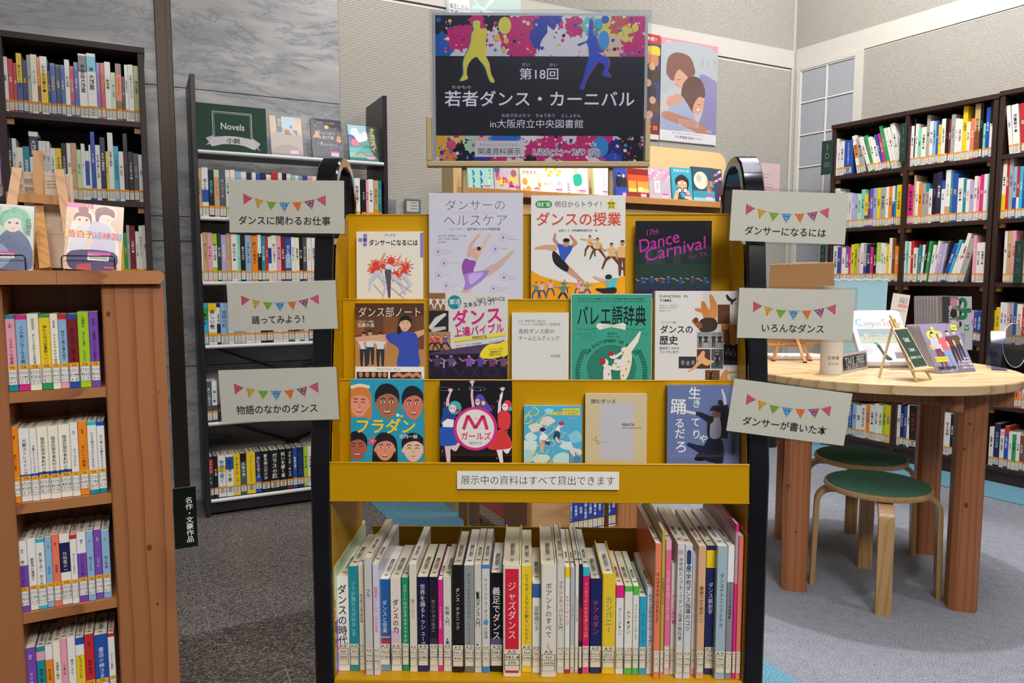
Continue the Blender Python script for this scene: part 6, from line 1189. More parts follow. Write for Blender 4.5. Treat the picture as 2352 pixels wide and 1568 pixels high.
for a, b, t, c, lab, kd in DB:
    s = 2.8; o, w, h = faceout('display_book', FD, (980+a/s, 340+t/s), (980+b/s, 340+(t+(b-a)*.08)/s), .045, zz+.001, c, lab, 'book', GD, thick=.016, tilt=.13)
    A = Art(0, 0, 100, w, h, 2e-4); H = h/w*100; A.bg(c)
    if kd == 'mint':
        for i in range(8): x, y = 20+30*(i % 3), 20+26*(i//3); A.limb([(x, y, 3), (x+4, y+10, 4), (x, y+18, 2)], ['#3a80b8', '#2c6aa0', '#d8e4e0'][i % 3])
        A.text('ガイド', 84, 30, 13, '#234', vertical=True)
    elif kd == 'moya':
        for x, y in ((12, 15), (80, 25), (30, 60), (70, 80), (50, 110)): A.ell(x, y, 12, 14, ['#5a6c98', '#3c4c70', '#a8705a'][x % 3])
        A.rect(15, 45, 42, 70, '#e8d040'); A.rect(60, 40, 90, 60, '#e8d040'); A.text('もやもや', 55, 60, 30, '#d02050', .04, rot=.5)
    elif kd == 'orange':
        for x, y, r in ((20, 60, 12), (35, 90, 12), (75, 95, 14), (85, 70, 8), (15, 95, 8)): A.ell(x, y, r, r*1.2, '#e0a050', 9)
        A.text('がめます。', 50, 22, 16, '#8a6a4a', width=80)
    elif kd == 'spots':
        for x, y in ((20, 12), (40, 20), (60, 10), (80, 16), (30, 34), (70, 30)): A.ell(x, y, 8, 7, '#c8cc40', 9)
        A.text('語らないでください', 50, 68, 11, '#88a', width=85); A.ell(76, 62, 9, 9, '#b8c8d8')
    elif kd == 'turq':
        A.limb([(45, 15, 10), (52, 45, 12), (50, 110, 5)], '#e0cfc4'); A.blob([(40, 30), (70, 25), (72, 60), (42, 66)], '#2cb49c'); A.ell(50, 10, 11, 11, '#ddc4b4')
        for x in (12, 22, 80, 90): A.ell(x, 25, 7, 9, '#e8d8d0', 8)
        for i in range(4): A.rect(10, 60+10*i, 22, 66+10*i, '#a0a8a8')
    elif kd == 'plain': A.rect(0, 0, 8, H, '#b8cc6c'); A.text('いじるための言葉', 72, 55, 11, '#666', vertical=True, width=90)
    elif kd == 'blue': A.blob([(10, 70), (40, 55), (60, 80), (50, 130), (10, 130)], '#22222c'); A.blob([(55, 75), (85, 60), (100, 90), (95, 130), (55, 130)], '#2c2a38'); A.ell(38, 50, 11, 13, '#d8b8a8'); A.ell(74, 56, 11, 13, '#d8b8a8'); A.ell(38, 44, 12, 9, '#22202c')
    elif kd == 'sun':
        A.rect(0, 0, 100, 25, '#8c1c20'); A.rect(0, 25, 100, 50, '#d8502a'); A.rect(0, 50, 100, 80, '#f0983c'); A.rect(0, 80, 100, 95, '#f8c868'); A.rect(0, 95, 100, H, '#8a2c20'); A.rect(40, 50, 44, 100, '#5a2018'); A.ell(60, 82, 14, 8, '#f8e0a0')
    elif kd == 'bloss':
        for i in range(26): A.ell((i*37) % 100, 10+(i*23) % 40, 9, 6, ['#e0a0b8', '#d488a8', '#ecc0cc'][i % 3], 7)
        A.rect(25, 50, 50, 95, '#d8d4d4'); A.text('日記', 38, 70, 13, '#555', vertical=True)
    elif kd == 'bino':
        A.blob([(10, 125), (30, 90), (45, 115), (60, 115), (75, 90), (95, 125), (90, H), (10, H)], '#23423c'); A.blob([(22, 70), (18, 45), (50, 26), (82, 45), (78, 80), (50, 70)], '#1c1c20'); A.ell(50, 66, 24, 28, '#e0a888'); A.blob([(26, 56), (50, 32), (76, 56), (50, 48)], '#1c1c20'); A.ell(38, 60, 10, 9, '#b8302c'); A.ell(62, 60, 10, 9, '#b8302c'); A.ell(38, 60, 8, 7, '#e8c8b8'); A.ell(62, 60, 8, 7, '#e8c8b8')
        A.ell(36, 88, 13, 12, '#22262c'); A.ell(64, 88, 13, 12, '#22262c'); A.ell(36, 88, 9, 8, '#c8d4d8'); A.ell(64, 88, 9, 8, '#c8d4d8'); A.limb([(10, 140, 12), (24, 96, 8)], '#e0a888'); A.limb([(90, 140, 12), (76, 96, 8)], '#e0a888'); A.text('真夜中の本', 50, 12, 12, '#d8e8e8', width=80)
    elif kd == 'moon':
        A.rect(0, 85, 100, H, '#3c8ca8'); A.rect(0, 110, 100, H, '#7cc4d4'); A.ell(38, 48, 32, 32, '#d8d0b8', 20); A.ell(30, 40, 12, 14, '#b0b4ac')
        for i in range(9): A.rect(62+(i % 5)*7, 48+24*(i//5), 67+(i % 5)*7, 66+24*(i//5), ['#d8a060', '#b87850', '#8c6c5c'][i % 3])
        A.rect(60, 66, 100, 69, '#5aa0c0'); A.rect(60, 90, 100, 93, '#5aa0c0')
    else:
        for i in range(16): A.blob([((i*41) % 100-14, 20+(i*29) % 100), ((i*41) % 100, 8+(i*29) % 100), ((i*41) % 100+12, 24+(i*29) % 100)], ['#b06cb0', '#e080b8', '#e8e0f0', '#7c6cc0'][i % 4], 2)
        A.ell(82, 18, 9, 9, '#e8c870')
    A.rect(58, H*.80, 88, H*.84, '#d0359c'); A.rect(60, H*.84, 86, H*.92, '#e0dce0')
    for i in range(5): A.rect(63+4.5*i, H*.85, 65+4.5*i, H*.905, '#777')
    A.obj('cover_print', o, GLOSS)

# ------------------------------------------------------------------ on the black rack's top shelf
M_ = []
xa, za = FB.px(451, 349, .03); xb, zt0 = FB.px(611, 256, .03); _, ztl = FB.px(453, 232, .03)
w, h = xb-xa, ztl-1.787
o = obj('section_sign', MB().cbox(0, w, 0, .004, 0, h, .001), mat('dark_green_board', '#16372c', .6), M=FM(FB, xa+.001, .03, 1.7866) @ Matrix.Rotation(-.08, 4, 'X')); tag(o, 'dark green Novels sign with a white ribbon on the black bookshelf', 'sign')
A = Art(0, 0, 570, w, h, 1e-4); A.bg('#1a3d2f'); H = h/w*570
A.line([(135, 300), (135, 62), (448, 62), (448, 300)], 5, '#c9ccc4'); A.line([(147, 300), (147, 74), (437, 74), (437, 300)], 2.5, '#c9ccc4')
A.text('Novels', 292, 178, 78, '#d0d2ca', .012, width=196, res=3); A.poly([(75, 292), (140, 262), (140, 330), (75, 352), (100, 325)], '#b8b6bc'); A.poly([(515, 310), (445, 262), (445, 330), (515, 372), (492, 345)], '#b8b6bc')
A.blob([(118, 290), (210, 268), (292, 262), (380, 268), (468, 290), (470, 365), (380, 338), (292, 330), (205, 336), (118, 358)], '#c4c2c8', 3); A.text('小説', 295, 300, 48, '#222', .03, width=110)
A.obj('lettering', o)
for q, (a, b, t, b0, c, lab) in enumerate((((775, 1035, 375, 0, '#c8c0b4', 'pale novel showing a person on a bench, first beside the Novels sign')), ((1110, 1362, 397, 0, '#26283a', 'dark starry novel titled Escape Routes with bear and guitar')), ((1415, 1652, 450, 0, '#3a8ca0', 'green-blue novel with a waterfall scene at the black rack right end')))):
    s = 3.563; fo, w, h = faceout('novel', FB, (400+a/s, 160+t/s), (400+b/s, 160+(t+.075*(b-a))/s), .085, 1.787, c, lab, 'novel', 'novels standing face-out on the black rack', thick=.018, tilt=.26)
    A = Art(0, 0, 100, w, h, 1.5e-4); H = h/w*100
    if q == 0:
        A.bg('#b9aca0'); A.blob([(-9, 60), (40, 58), (109, 70), (109, 150), (-9, 150)], '#a2958c'); A.rect(38, 0, 80, 40, '#a8c0d4'); A.rect(20, 0, 38, 55, '#4a5a7a'); A.rect(0, 0, 14, 60, '#c9a878'); A.rect(78, 10, 100, 50, '#d0b8a0'); A.rect(45, 45, 85, 62, '#9a5040'); A.limb([(66, 38, 5), (66, 50, 6), (76, 60, 4)], '#a8b0c8'); A.ell(66, 34, 4, 5, '#7a5848')
        A.text('別れ', 32, 22, 15, '#d8b84c', .02, vertical=True); A.text('駅', 90, 20, 13, '#d8b84c', .02, vertical=True); A.blob([(-9, 120), (60, 95), (109, 130), (109, 160), (-9, 160)], '#8c8078')
    elif q == 1:
        A.bg('#25283a')
        for i in range(40): A.ell((i*37+11) % 97, (i*53+7) % 135, 1, 1, '#9ca4b4', 5)
        A.text('サキミ・イシグロ', 50, 13, 9, '#d4d4d0', width=55); A.ell(51, 27, 7, 7, '#e0b048'); A.text('Escape', 50, 45, 20, '#dcdcd4', -.02, width=55); A.text('逃げ道', 53, 63, 13, '#d8d8d0'); A.text('Routes', 54, 85, 20, '#dcdcd4', -.02, width=55)
        A.ell(18, 58, 8, 9, '#c89868'); A.ell(18, 48, 6, 6, '#c89868'); A.limb([(10, 60, 3), (8, 66, 3)], '#c89868'); A.limb([(26, 60, 3), (28, 66, 3)], '#c89868'); A.ell(88, 70, 8, 8, '#d08c3c'); A.ell(88, 60, 6, 6, '#d08c3c'); A.line([(88, 58), (90, 40)], 3, '#7a4a28')
        for x, y in ((14, 25), (80, 30), (20, 85), (92, 95), (60, 100)): A.poly([(x-6, y-3), (x, y), (x+6, y-5), (x+1, y+5)], '#5c8cb8')
    else:
        A.bg('#2f8a84'); A.rect(-9, -9, 68, 40, '#a8cfe4'); A.blob([(10, 20), (30, 10), (40, 30), (60, 20), (64, 50), (20, 60)], '#e0ecf0'); A.blob([(-5, 40), (20, 40), (30, 75), (0, 85)], '#4a5c9c'); A.blob([(10, 55), (26, 50), (36, 70), (14, 74)], '#d8607c'); A.rect(-9, 80, 109, 100, '#49b4ac'); A.rect(-9, 100, 109, 115, '#8cc0a4'); A.blob([(68, -9), (109, -9), (109, 110), (80, 100), (66, 40)], '#1d3c34')
        A.line([(20, 105), (40, 96), (60, 108)], 4, '#d8583c'); A.text('ナカスイ！', 84, 60, 20, '#e4cc38', .03, vertical=True, width=115)
    A.rect(58, H*.80, 86, H*.84, '#d0359c'); A.rect(60, H*.84, 85, H*.92, '#dcd8dc')
    for i in range(5): A.rect(63+4.5*i, H*.85, 65+4.5*i, H*.905, '#777')
    A.obj('cover_print', fo, GLOSS)
    x0_ = FB.px(400+a/s, 160+700/s, .05)[0]
    st = obj('book_stand', MB().box(-.01, w+.012, .075, .077, 0, .10).box(-.01, w+.012, .004, .077, 0, .0018).box(-.01, w+.012, .002, .004, 0, .012), ACRYL, M=FM(FB, x0_, .0, 1.7865)); tag(st, ['clear acrylic stand under the bench-scene novel', 'clear acrylic stand under the dark starry novel', 'clear acrylic stand under the waterfall novel'][q], 'stand')
# green divider plates on the right bookcases
for p, lab, dd in (((1888, 325, 1914, 402), 'dark green divider plate sticking out of the top shelf by the window', -.03), ((1884, 563, 1897, 620), 'dark green divider plate sticking out of the third shelf by the window', -.03), ((2069, 284, 2083, 372), 'dark green divider plate between the top shelf columns', -.012), ((2332, 553, 2352, 650), 'dark green divider plate on the third shelf at the picture edge', -.008)):
    xa, zt = FR.px(p[0], p[1], dd); xb, _ = FR.px(p[2], p[1], dd); _, zb = FR.px(p[0], p[3], dd); w, h = xb-xa, zt-zb
    o = obj('divider_plate', MB().cbox(0, w, 0, .002, 0, h, .0005), mat('dark_green_board', '#1c2c26', .35), M=FM(FR, xa, dd, zb)); tag(o, lab, 'sign', 'green divider plates on the right bookcases')
    A = Art(0, 0, 40, w, h, 2e-4); H = h/w*40; A.line([(20, H*.1), (20, H*.3)], 2, '#7a9484'); A.ell(20, H*.45, 7, 9, '#7a9484', 12); A.ell(20, H*.45, 5, 7, '#1c2c26', 12)
    for f in (.65, .7, .75): A.rect(10, H*f, 30, H*f+1.5, '#7a9484')
    A.obj('lettering', o)

# ------------------------------------------------------------------ on the cedar cabinet
CT = 1.2075
def wire_stand(name, fr, x, y, w, h, lab, M=None):
    m = MB(); r = .0011
    m.tube([(0, -.004, .001), (0, -.004, .022), (.003, -.005, .026), (w-.003, -.005, .026), (w, -.004, .022), (w, -.004, .001)], r, 6)
    m.tube([(0, -.004, .001), (0, .05, .001), (.004, .052, .001), (.006, .03, h*.6), (w-.006, .03, h*.6), (w-.004, .052, .001), (w, .05, .001), (w, -.004, .001)], r, 6)
    m.tube([(w, .05, .001), (w+.008, .045, .004), (w+.009, .035, .012), (w+.003, .03, .016)], r, 6)
    o = obj(name, m, WIRE, None, True, M=FM(fr, x, y, CT)); return tag(o, lab, 'book stand')
def manga(tl, tr, bl, thick, y, label, name, pic, x1=None):
    xa, za = FC.px(*tl, y+.03); xb, _ = FC.px(*tr, y+.03); x0, _ = FC.px(*bl, y); w = xb-xa; h = (za-CT)/.966
    M = FM(FC, xa, y, CT+.003) @ Matrix.Rotation(-.2, 4, 'X') @ Matrix.Rotation(math.atan2(xa-x0, h)*.7, 4, 'Y'); c = hx('#ddd8d0')
    m = MB().box(0, w, 0, .0012, 0, h, c).box(0, w, thick-.0012, thick, 0, h, c).box(w-.0012, w, .0012, thick-.0012, 0, h, c)
    o = obj('manga', m, COVER, M=M); tag(o, label, 'manga'); obj('page_block', MB().box(.001, w-.0016, .0013, thick-.0013, .0008, h-.0008), mat('tanned_pages', '#b99a6c', .8), o)
    A = Art(0, 0, 130, w, h, 8e-5); pic(A, h/w*130); A.obj('cover_print', o, GLOSS)
    if not True: pass
    return o
def pic1(A, H):
    A.bg('#c9cfc8'); A.blob([(10, 20), (60, 5), (120, 10), (135, 60), (100, 90), (40, 80)], '#b9cdb8')
    A.blob([(45, 110), (70, 70), (100, 72), (125, 110), (128, 175), (40, 175)], '#5a6488'); A.blob([(30, 130), (60, 110), (80, 150), (50, 178)], '#8a94b4'); A.blob([(58, 62), (52, 30), (85, 8), (115, 20), (125, 60), (110, 80), (100, 50), (75, 42)], '#6cae88'); A.ell(82, 52, 20, 24, '#e4ccc0', 14); A.blob([(60, 55), (66, 25), (100, 22), (108, 60), (96, 38), (74, 40)], '#7abc96')
    A.ell(75, 50, 4, 3, '#3a4a4c', 8); A.ell(92, 50, 4, 3, '#3a4a4c', 8); A.line([(80, 66), (86, 66)], 1.5, '#a85a5c'); A.blob([(10, 90), (35, 75), (45, 110), (20, 130)], '#d8c8a8')
    A.text('そして', 60, 14, 24, '#333', -.02, width=70); A.text('だけ、', 70, 95, 22, '#333', -.02, width=60); A.text('一つ', 82, 115, 20, '#444', -.02); A.text('紅野瑛', 118, 60, 12, '#333', .01, vertical=True, width=50); A.rect(20, H*.72, 90, H*.755, '#c83a9c'); A.rect(20, H*.755, 88, H*.82, '#d8d4d0')
    for i in range(12): A.rect(26+5*i, H*.765, 28+5*i, H*.80, '#555')
    A.blob([(20, 200), (60, 160), (120, 165), (130, H), (20, H)], '#a4b8c8') if H > 200 else None
def pic2(A, H):
    A.bg('#d9b8a0'); A.rect(0, 0, 60, 13, '#c42a88'); A.text('ハニーワークス', 32, 7, 8, '#e8c850', .01, width=45)
    for i in range(30): x, y = (i*43) % 128, 16+(i*31) % int(H-30); A.ell(x, y, 2, 2, ['#d8604c', '#e8c040', '#e8e4d8', '#90b048'][i % 4], 5)
    A.blob([(12, 60), (30, 14), (50, 12), (62, 30), (75, 5), (105, 8), (115, 25), (98, 50), (112, 70), (118, 150), (15, 150), (8, 110)], '#e6dcc8')
    A.blob([(18, 80), (34, 58), (58, 60), (62, 85), (62, 132), (14, 132)], '#d4d0da'); A.blob([(50, 70), (64, 42), (92, 50), (108, 76), (112, 128), (60, 130), (62, 90)], '#c8c0d4'); A.limb([(62, 92, 6), (52, 108, 5), (42, 112, 3)], '#e8c4ac')
    A.ell(38, 42, 17, 19, '#ecd0bc', 14); A.blob([(18, 50), (20, 30), (38, 20), (56, 30), (56, 56), (50, 38), (26, 36)], '#8c3434'); A.ell(38, 17, 12, 9, '#7c2c30', 12); A.ell(30, 44, 3, 3, '#4a2420', 7); A.ell(46, 44, 3, 3, '#4a2420', 7)
    A.ell(88, 32, 16, 18, '#ecd0bc', 14); A.blob([(66, 40), (66, 14), (86, 4), (108, 14), (108, 32), (96, 26), (78, 28), (72, 46)], '#7c2c34'); A.line([(92, 38), (98, 38)], 1.5, '#a85a5c')
    A.poly([(0, 72), (60, 72), (60, 90), (0, 90)], '#e8cc40'); A.poly([(60, 74), (128, 74), (128, 92), (60, 92)], '#58aac8')
    A.text('告白予行練習', 64, 82, 21, '#efe9e2', .075, width=118, res=3); A.text('告白予行練習', 64, 82, 21, '#c8286c', .03, width=118, res=3)
    A.blob([(14, 128), (112, 125), (112, H-4), (60, H), (14, H-4)], '#33205c'); A.poly([(30, H-14), (60, H-18), (62, H), (26, H)], '#b02c3c'); A.rect(52, H*.72, 104, H*.765, '#c83a9c'); A.rect(52, H*.765, 100, H*.85, '#dcd8d4')
    for i in range(14): A.rect(56+3*i, H*.775, 57.5+3*i, H*.825, '#444')
    A.rect(90, H*.93, 122, H*.955, '#d8345c')
manga((-62, 470), (71, 478), (-75, 612), .016, .012, 'manga with a green-haired figure, leftmost on the cedar cabinet', 'a', pic1)
manga((140.6, 468.6), (272, 479), (124, 604), .016, .012, 'manga with a red-haired couple and pink title on the cedar cabinet', 'b', pic2)
xa = FC.px(143, 612, .01)[0]; xb = FC.px(264, 612, .01)[0]; wire_stand('wire_stand', FC, xa, .006, xb-xa, .12, 'black wire stand holding the red-haired couple manga')
xa = FC.px(-50, 612, .01)[0]; xb = FC.px(60, 612, .01)[0]; wire_stand('wire_stand', FC, xa, .006, xb-xa, .12, 'black wire stand holding the green-haired manga')
# easel (seen from behind) and the book it holds
es = thing('easel', 'small wooden easel seen from behind on the cedar cabinet', 'easel', FM(FC, 0, 0, CT)); D0 = .12
def EP(px, py, d): x, z = FC.px(px, py, d); return (x, d, z-CT)
def stick(par, nm, a, b, wd, th, m, sc=None):
    a, b = Vector(a), Vector(b)
    return obj(nm, MB().sweep([tuple(a), tuple(a+(b-a)*.02), tuple(b-(b-a)*.03), tuple(b)], [(-wd/2, -th/2), (wd/2, -th/2), (wd/2, th/2), (-wd/2, th/2)], (0, 1, 0)), m, par)
stick(es, 'center_post', EP(88, 347, .16), EP(90, 618, .14)[:2]+(.002,), .0165, .010, BEECH)
stick(es, 'leg', EP(40, 387, .155), EP(4, 600, .10)[:2]+(.002,), .0165, .009, BEECH); stick(es, 'leg', EP(136, 391, .155), EP(162, 560, .11), .0165, .009, BEECH)
stick(es, 'crossbar', EP(15, 451, .145), EP(161, 462, .145), .0175, .012, BEECH)
stick(es, 'rear_leg', EP(90, 492, .13), EP(105, 617, .05)[:2]+(.002,), .018, .010, BEECH)
xa, za = FC.px(52, 395, .17); xb, _ = FC.px(166, 403, .17); w = xb-xa; h = .185
o = obj('book', MB().box(0, w, 0, .0012, 0, h, hx('#d8c4ae')).box(0, w, .0148, .016, 0, h, hx('#d8c4ae')).box(0, .0012, .0012, .0148, 0, h, hx('#d8c4ae')), COVER, M=FM(FC, xa, .172, za-h) @ Matrix.Rotation(.06, 4, 'X')); tag(o, 'beige book with its barcoded back to us, resting on the wooden easel', 'book')
obj('page_block', MB().box(.0013, w-.001, .0013, .0147, .001, h-.001), PAGES, o)
A = Art(0, 0, 600, w, h); A.line([(40, 40), (560, 40), (560, 860), (40, 860), (40, 40)], 3, '#a86c5c')
for yy in (90, 205):
    for i in range(22): A.rect(20+7*i, yy, 20+(4 if i % 3 else 6)+7*i-2, yy+62, '#2c2826')
    A.text('9784253', 80, yy+75, 18, '#444', width=130)
for i in range(3): A.text('ISBN 978-4-04', 380, 110+45*i, 22, '#54443c', width=210)
for i in range(8): A.text('物語をめぐるお話のあらすじ文', 370, 400+28*i, 20, '#54443c', width=300)
A.obj('back_print', o)

# ------------------------------------------------------------------ low cedar cabinet behind the trolley
p = ray(1221, 1190); Y_ = 2.9; FK = Fr(p[0]*Y_/p[1], Y_, 26.9)
kc = thing('cabinet', 'cedar cabinet with blue and orange paperbacks seen through the gap of the yellow trolley', 'cabinet', FM(FK, 0, 0, 0))
KZ = FK.px(1340, 1216, .03)[1]; a0 = FK.px(1310, 1200, 0)[0]; a1 = FK.px(1421, 1200, 0)[0]; a2 = FK.px(1470, 1200, 0)[0]
obj('side_post', MB().cbox(0, a0, 0, .42, 0, 1.17, .003), CEDART, kc); obj('side_post', MB().cbox(a1, a2, 0, .42, 0, 1.17, .003), CEDAR, kc)
obj('back_panel', MB().box(a0, a1, .14, .15, 0, 1.17), CEDARD, kc)
for z in (KZ, KZ+.205, KZ+.41, KZ+.615): obj('shelf', MB().box(a0, a1, .006, .139, z-.019, z), CEDARH, kc)
obj('top_board', MB().cbox(-.30, a2+.01, -.012, .43, 1.171, 1.195, .004), CEDARH, kc)
FK2 = Fr(*FK.w(-.001, 0)[:2], 26.9-90)  # side face, facing left; local x runs towards the corner
b1 = FK2.px(1168, 1190, 0)[0]; b0 = FK2.px(1108, 1170, 0)[0]; bL = FK2.px(1062, 1150, 0)[0]
kx = obj('side_panel', MB().cbox(b1, 0, .0, .02, 0, 1.17, .002).cbox(bL, b0, 0, .02, 0, 1.17, .002), CEDARD, kc, M=kc.matrix_world.inverted() @ FM(FK2, 0, -.021, 0) if False else Matrix.Identity(4))
kx.parent = None; kx.matrix_world = FM(FK2, 0, -.02, 0); MI = FM(FK, 0, 0, 0).inverted(); kx.parent = kc; kx.matrix_local = MI @ FM(FK2, 0, -.02, 0)
sh = obj('shelf', MB().box(b0, b1, -.012, .12, -.019, 0), CEDARD, kc); KZ2 = FK2.px(1140, 1200, 0)[1]; sh.matrix_local = MI @ FM(FK2, 0, -.005, KZ2)
for i in range(10):
    x = a0+.003+i*(a1-a0-.006)/10
    book(FK, x, .018, KZ, (a1-a0-.006)/10, .148, .105, '#2a3c94', POOL[(i*3) % 20], 'w', 0, 'blue paperback with white lettering in the cabinet behind the trolley', 'blue paperbacks seen through the trolley gap', tspan=(.35, .9), lab=(.01, .045), strip='#e8c43a', name='paperback', bands=[(.0, .03, 'w')], res=1)
for i in range(6):
    wB = (b1-b0-.004)/6; x = b0+.002+i*wB
    book(FK2, x, -.012, KZ2, wB, .148, .105, '#d84a30', '', 'w', 0, 'orange-red paperback in the cabinet side behind the trolley', 'orange paperbacks seen through the trolley gap', lab=(.002, .048), strip='#e8c43a', name='paperback')
# ------------------------------------------------------------------ round table
TC = (1.44, 2.91); TZ = .83; FTb = Fr(TC[0], TC[1], -17.5)
tb = thing('round_table', 'round cedar table with magazines and signs on its pale top', 'table', FM(FTb, 0, 0, 0))
R_ = .515; th = .031; ang = math.radians(9.5); step = R_*2/7
RM = Matrix.Rotation(ang, 4, 'Z')
for i in range(7):
    y0 = -R_+i*step+.0006; y1 = -R_+(i+1)*step-.0006; pts = []
    N_ = 9
    for k in range(N_+1): y = y0+(y1-y0)*k/N_; pts.append((math.sqrt(max(R_*R_-y*y, 0)), y))
    for k in range(N_, -1, -1): y = y0+(y1-y0)*k/N_; pts.append((-math.sqrt(max(R_*R_-y*y, 0)), y))
    m = MB(); n = len(pts); c = .004
    def ring(sc, z): return [(x*sc, y if abs(x) < 1e9 else y, z) for x, y in pts]
    for sc, z in ((1-.008, TZ-th), (1, TZ-th+c), (1, TZ-c), (1-.008, TZ)): m.v += ring(sc, z)
    for r in range(3):
        for k in range(n): j = (k+1) % n; m.f.append((r*n+k, r*n+j, r*n+n+j, r*n+n+k)); m.c.append(None)
    m.f.append(tuple(range(n-1, -1, -1))); m.f.append(tuple(3*n+k for k in range(n))); m.c += [None, None]
    obj('top_plank', m, TABLE, tb, M=RM)
q = .046; b = .016
prof = [(-q+b, -q), (q-b, -q), (q, -q+b), (q, q-b), (q-b, q), (-q+b, q), (-q, q-b), (-q, -q+b)]
for sx in (-1, 1):
    for sy in (-1, 1): obj('leg', MB().ext([(x, y) for x, y in prof], 0, TZ-th-.0005, 'z'), CEDARD, tb, M=Matrix.Translation((sx*.283, sy*.283, 0)))
knots(FTb, -.3292, [(2219, 1160, .007), (2215, 1030, .004), (2228, 973, .004), (1811, 1115, .006), (1828, 1221, .004)], tb)
for s in (-1, 1):
    obj('apron_beam', MB().cbox(-.42, .43, s*.212-.02, s*.212+.02, TZ-th-.072, TZ-th-.001, .006), CEDARD, tb)
    mb = MB().cbox(-.02, .02, -.40, .40, TZ-th-.072, TZ-th-.0012, .006); obj('apron_beam', mb, CEDARD, tb, M=Matrix.Translation((s*.212, 0, 0)))

# ------------------------------------------------------------------ stools
def stool(cx, cy, a, label):
    t = thing('stool', label, 'stool', Matrix.Translation((cx, cy, 0)) @ Matrix.Rotation(a, 4, 'Z'), 'bent-wood stools under the round table')
    H_ = .42
    obj('seat_rim', MB().lathe([(.0, H_-.028), (.172, H_-.028), (.184, H_-.024), (.188, H_-.015), (.186, H_-.006), (.178, H_-.004)], 56), BIRCH, t, True)
    obj('seat_cushion', MB().lathe([(.0, H_-.006), (.178, H_-.006), (.1775, H_-.001), (.165, H_+.003), (.12, H_+.006), (.05, H_+.0075), (.001, H_+.008)], 56), STOOLF, t, True)
    for k in range(4):
        p = [(.08, 0, H_-.036), (.155, 0, H_-.036)]
        for j in range(1, 9): th_ = PI/2*j/8; p.append((.155+.055*math.sin(th_), 0, H_-.036-.055*(1-math.cos(th_))))
        p.append((.218, 0, .0))
        pr = [(-.026, -.007), (-.024, -.009), (.024, -.009), (.026, -.007), (.026, .007), (.024, .009), (-.024, .009), (-.026, .007)]
        obj('leg', MB().sweep(p, [(q_[0], q_[1]) for q_ in pr], (0.001, 0, 1) if False else (.01, 0, 1)) if False else legm(p, pr), BIRCH, t, True, M=Matrix.Rotation(k*PI/2, 4, 'Z'))
    return t
def legm(p, pr):
    m = MB(); n = len(pr)
    for i, q_ in enumerate(p):
        a = Vector(p[max(i-1, 0)]); b_ = Vector(p[min(i+1, len(p)-1)]); t = (b_-a).normalized(); nn = Vector((t.z, 0, -t.x)); P_ = Vector(q_)
        m.v += [tuple(P_+Vector((0, 1, 0))*u+nn*v) for u, v in pr]
    for i in range(len(p)-1):
        for k in range(n): j = (k+1) % n; m.f.append((i*n+k, i*n+j, i*n+n+j, i*n+n+k)); m.c.append(None)
    m.f.append(tuple(range(n-1, -1, -1))); m.f.append(tuple((len(p)-1)*n+k for k in range(n))); m.c += [None, None]; return m
stool(1.38, 2.70, math.radians(-108), 'front bent-wood stool with green seat, nearer of the two under the table')
stool(1.515, 3.12, math.radians(-108), 'rear bent-wood stool with dark green seat, behind the nearer one')
bx_ = F0.fl(1776, 1029, 0)
o = obj('waste_bin', MB().lathe([(.0, 0), (.055, 0), (.06, .012), (.068, .26), (.071, .265), (.071, .272), (.064, .272), (.056, .02), (0, .018)], 28), mat('black_bin', '#16161a', .4), None, True, M=Matrix.Translation((bx_[0]-.01, bx_[1]+.07, .001))); tag(o, 'small black bin standing on the floor behind the trolley frame', 'bin')

# ------------------------------------------------------------------ things on the table
def TP(px, py): return F0.fl(px, py, TZ)
def base(bl, br):
    a, b_ = TP(*bl), TP(*br); return a, math.atan2(b_[1]-a[1], b_[0]-a[0]), math.dist(a, b_)
def BMx(a, yaw, z=TZ+.0008): return Matrix.Translation((a[0], a[1], z)) @ Matrix.Rotation(yaw, 4, 'Z')
TIL = lambda t: Matrix.Rotation(-t, 4, 'X')
# cardboard on a little easel
a, yaw, w = base((1776, 829), (1868, 831)); a = (a[0], a[1]); yaw = 0.05
E_ = Matrix.Translation((a[0], a[1], TZ)) @ Matrix.Rotation(yaw, 4, 'Z')
es = thing('easel', 'tiny wooden easel on the round table carrying a brown cardboard sheet', 'easel', E_)
w = math.dist(TP(1776, 829), TP(1868, 831))
def st2(par, nm, A_, B_, wd, thk, m): A_, B_ = Vector(A_), Vector(B_); return obj(nm, MB().sweep([tuple(A_), tuple(B_)], [(-wd/2, -thk/2), (wd/2, -thk/2), (wd/2, thk/2), (-wd/2, thk/2)], (0, 1, 0)), m, par)
for s, x in ((1, 0), (-1, w)): st2(es, 'leg', (x, 0, .004), (w/2-s*.008, .05, .19), .012, .008, BEECH)
st2(es, 'leg', (w*.66, -.07, .004), (w*.5, .045, .185), .012, .008, BEECH)
obj('ledge', MB().cbox(-.02, w+.02, .012, .03, .060, .072, .001), BEECH, es)
for x in (0, w): obj('foot_cap', MB().box(x-.007, x+.007, -.005, .005, 0, .005), RUB, es)
obj('foot_cap', MB().box(w*.66-.007, w*.66+.007, -.076, -.064, 0, .005), RUB, es)
yb = TP(1776, 829)[1]+.02; x0_, zt_ = F0.px(1765, 606, yb); x1_, _ = F0.px(1914, 600, yb)
m = MB(); W_ = x1_-x0_; H_ = zt_-TZ-.075; K = 18
top = [(i/K*W_, H_+.0012*math.sin(i*2.9)+.008*i/K) for i in range(K+1)]; pts = [(0, 0), (W_*.99, 0)]+[(x*.985+.005 if i else .006, z) for i, (x, z) in list(enumerate(top))[::-1]]
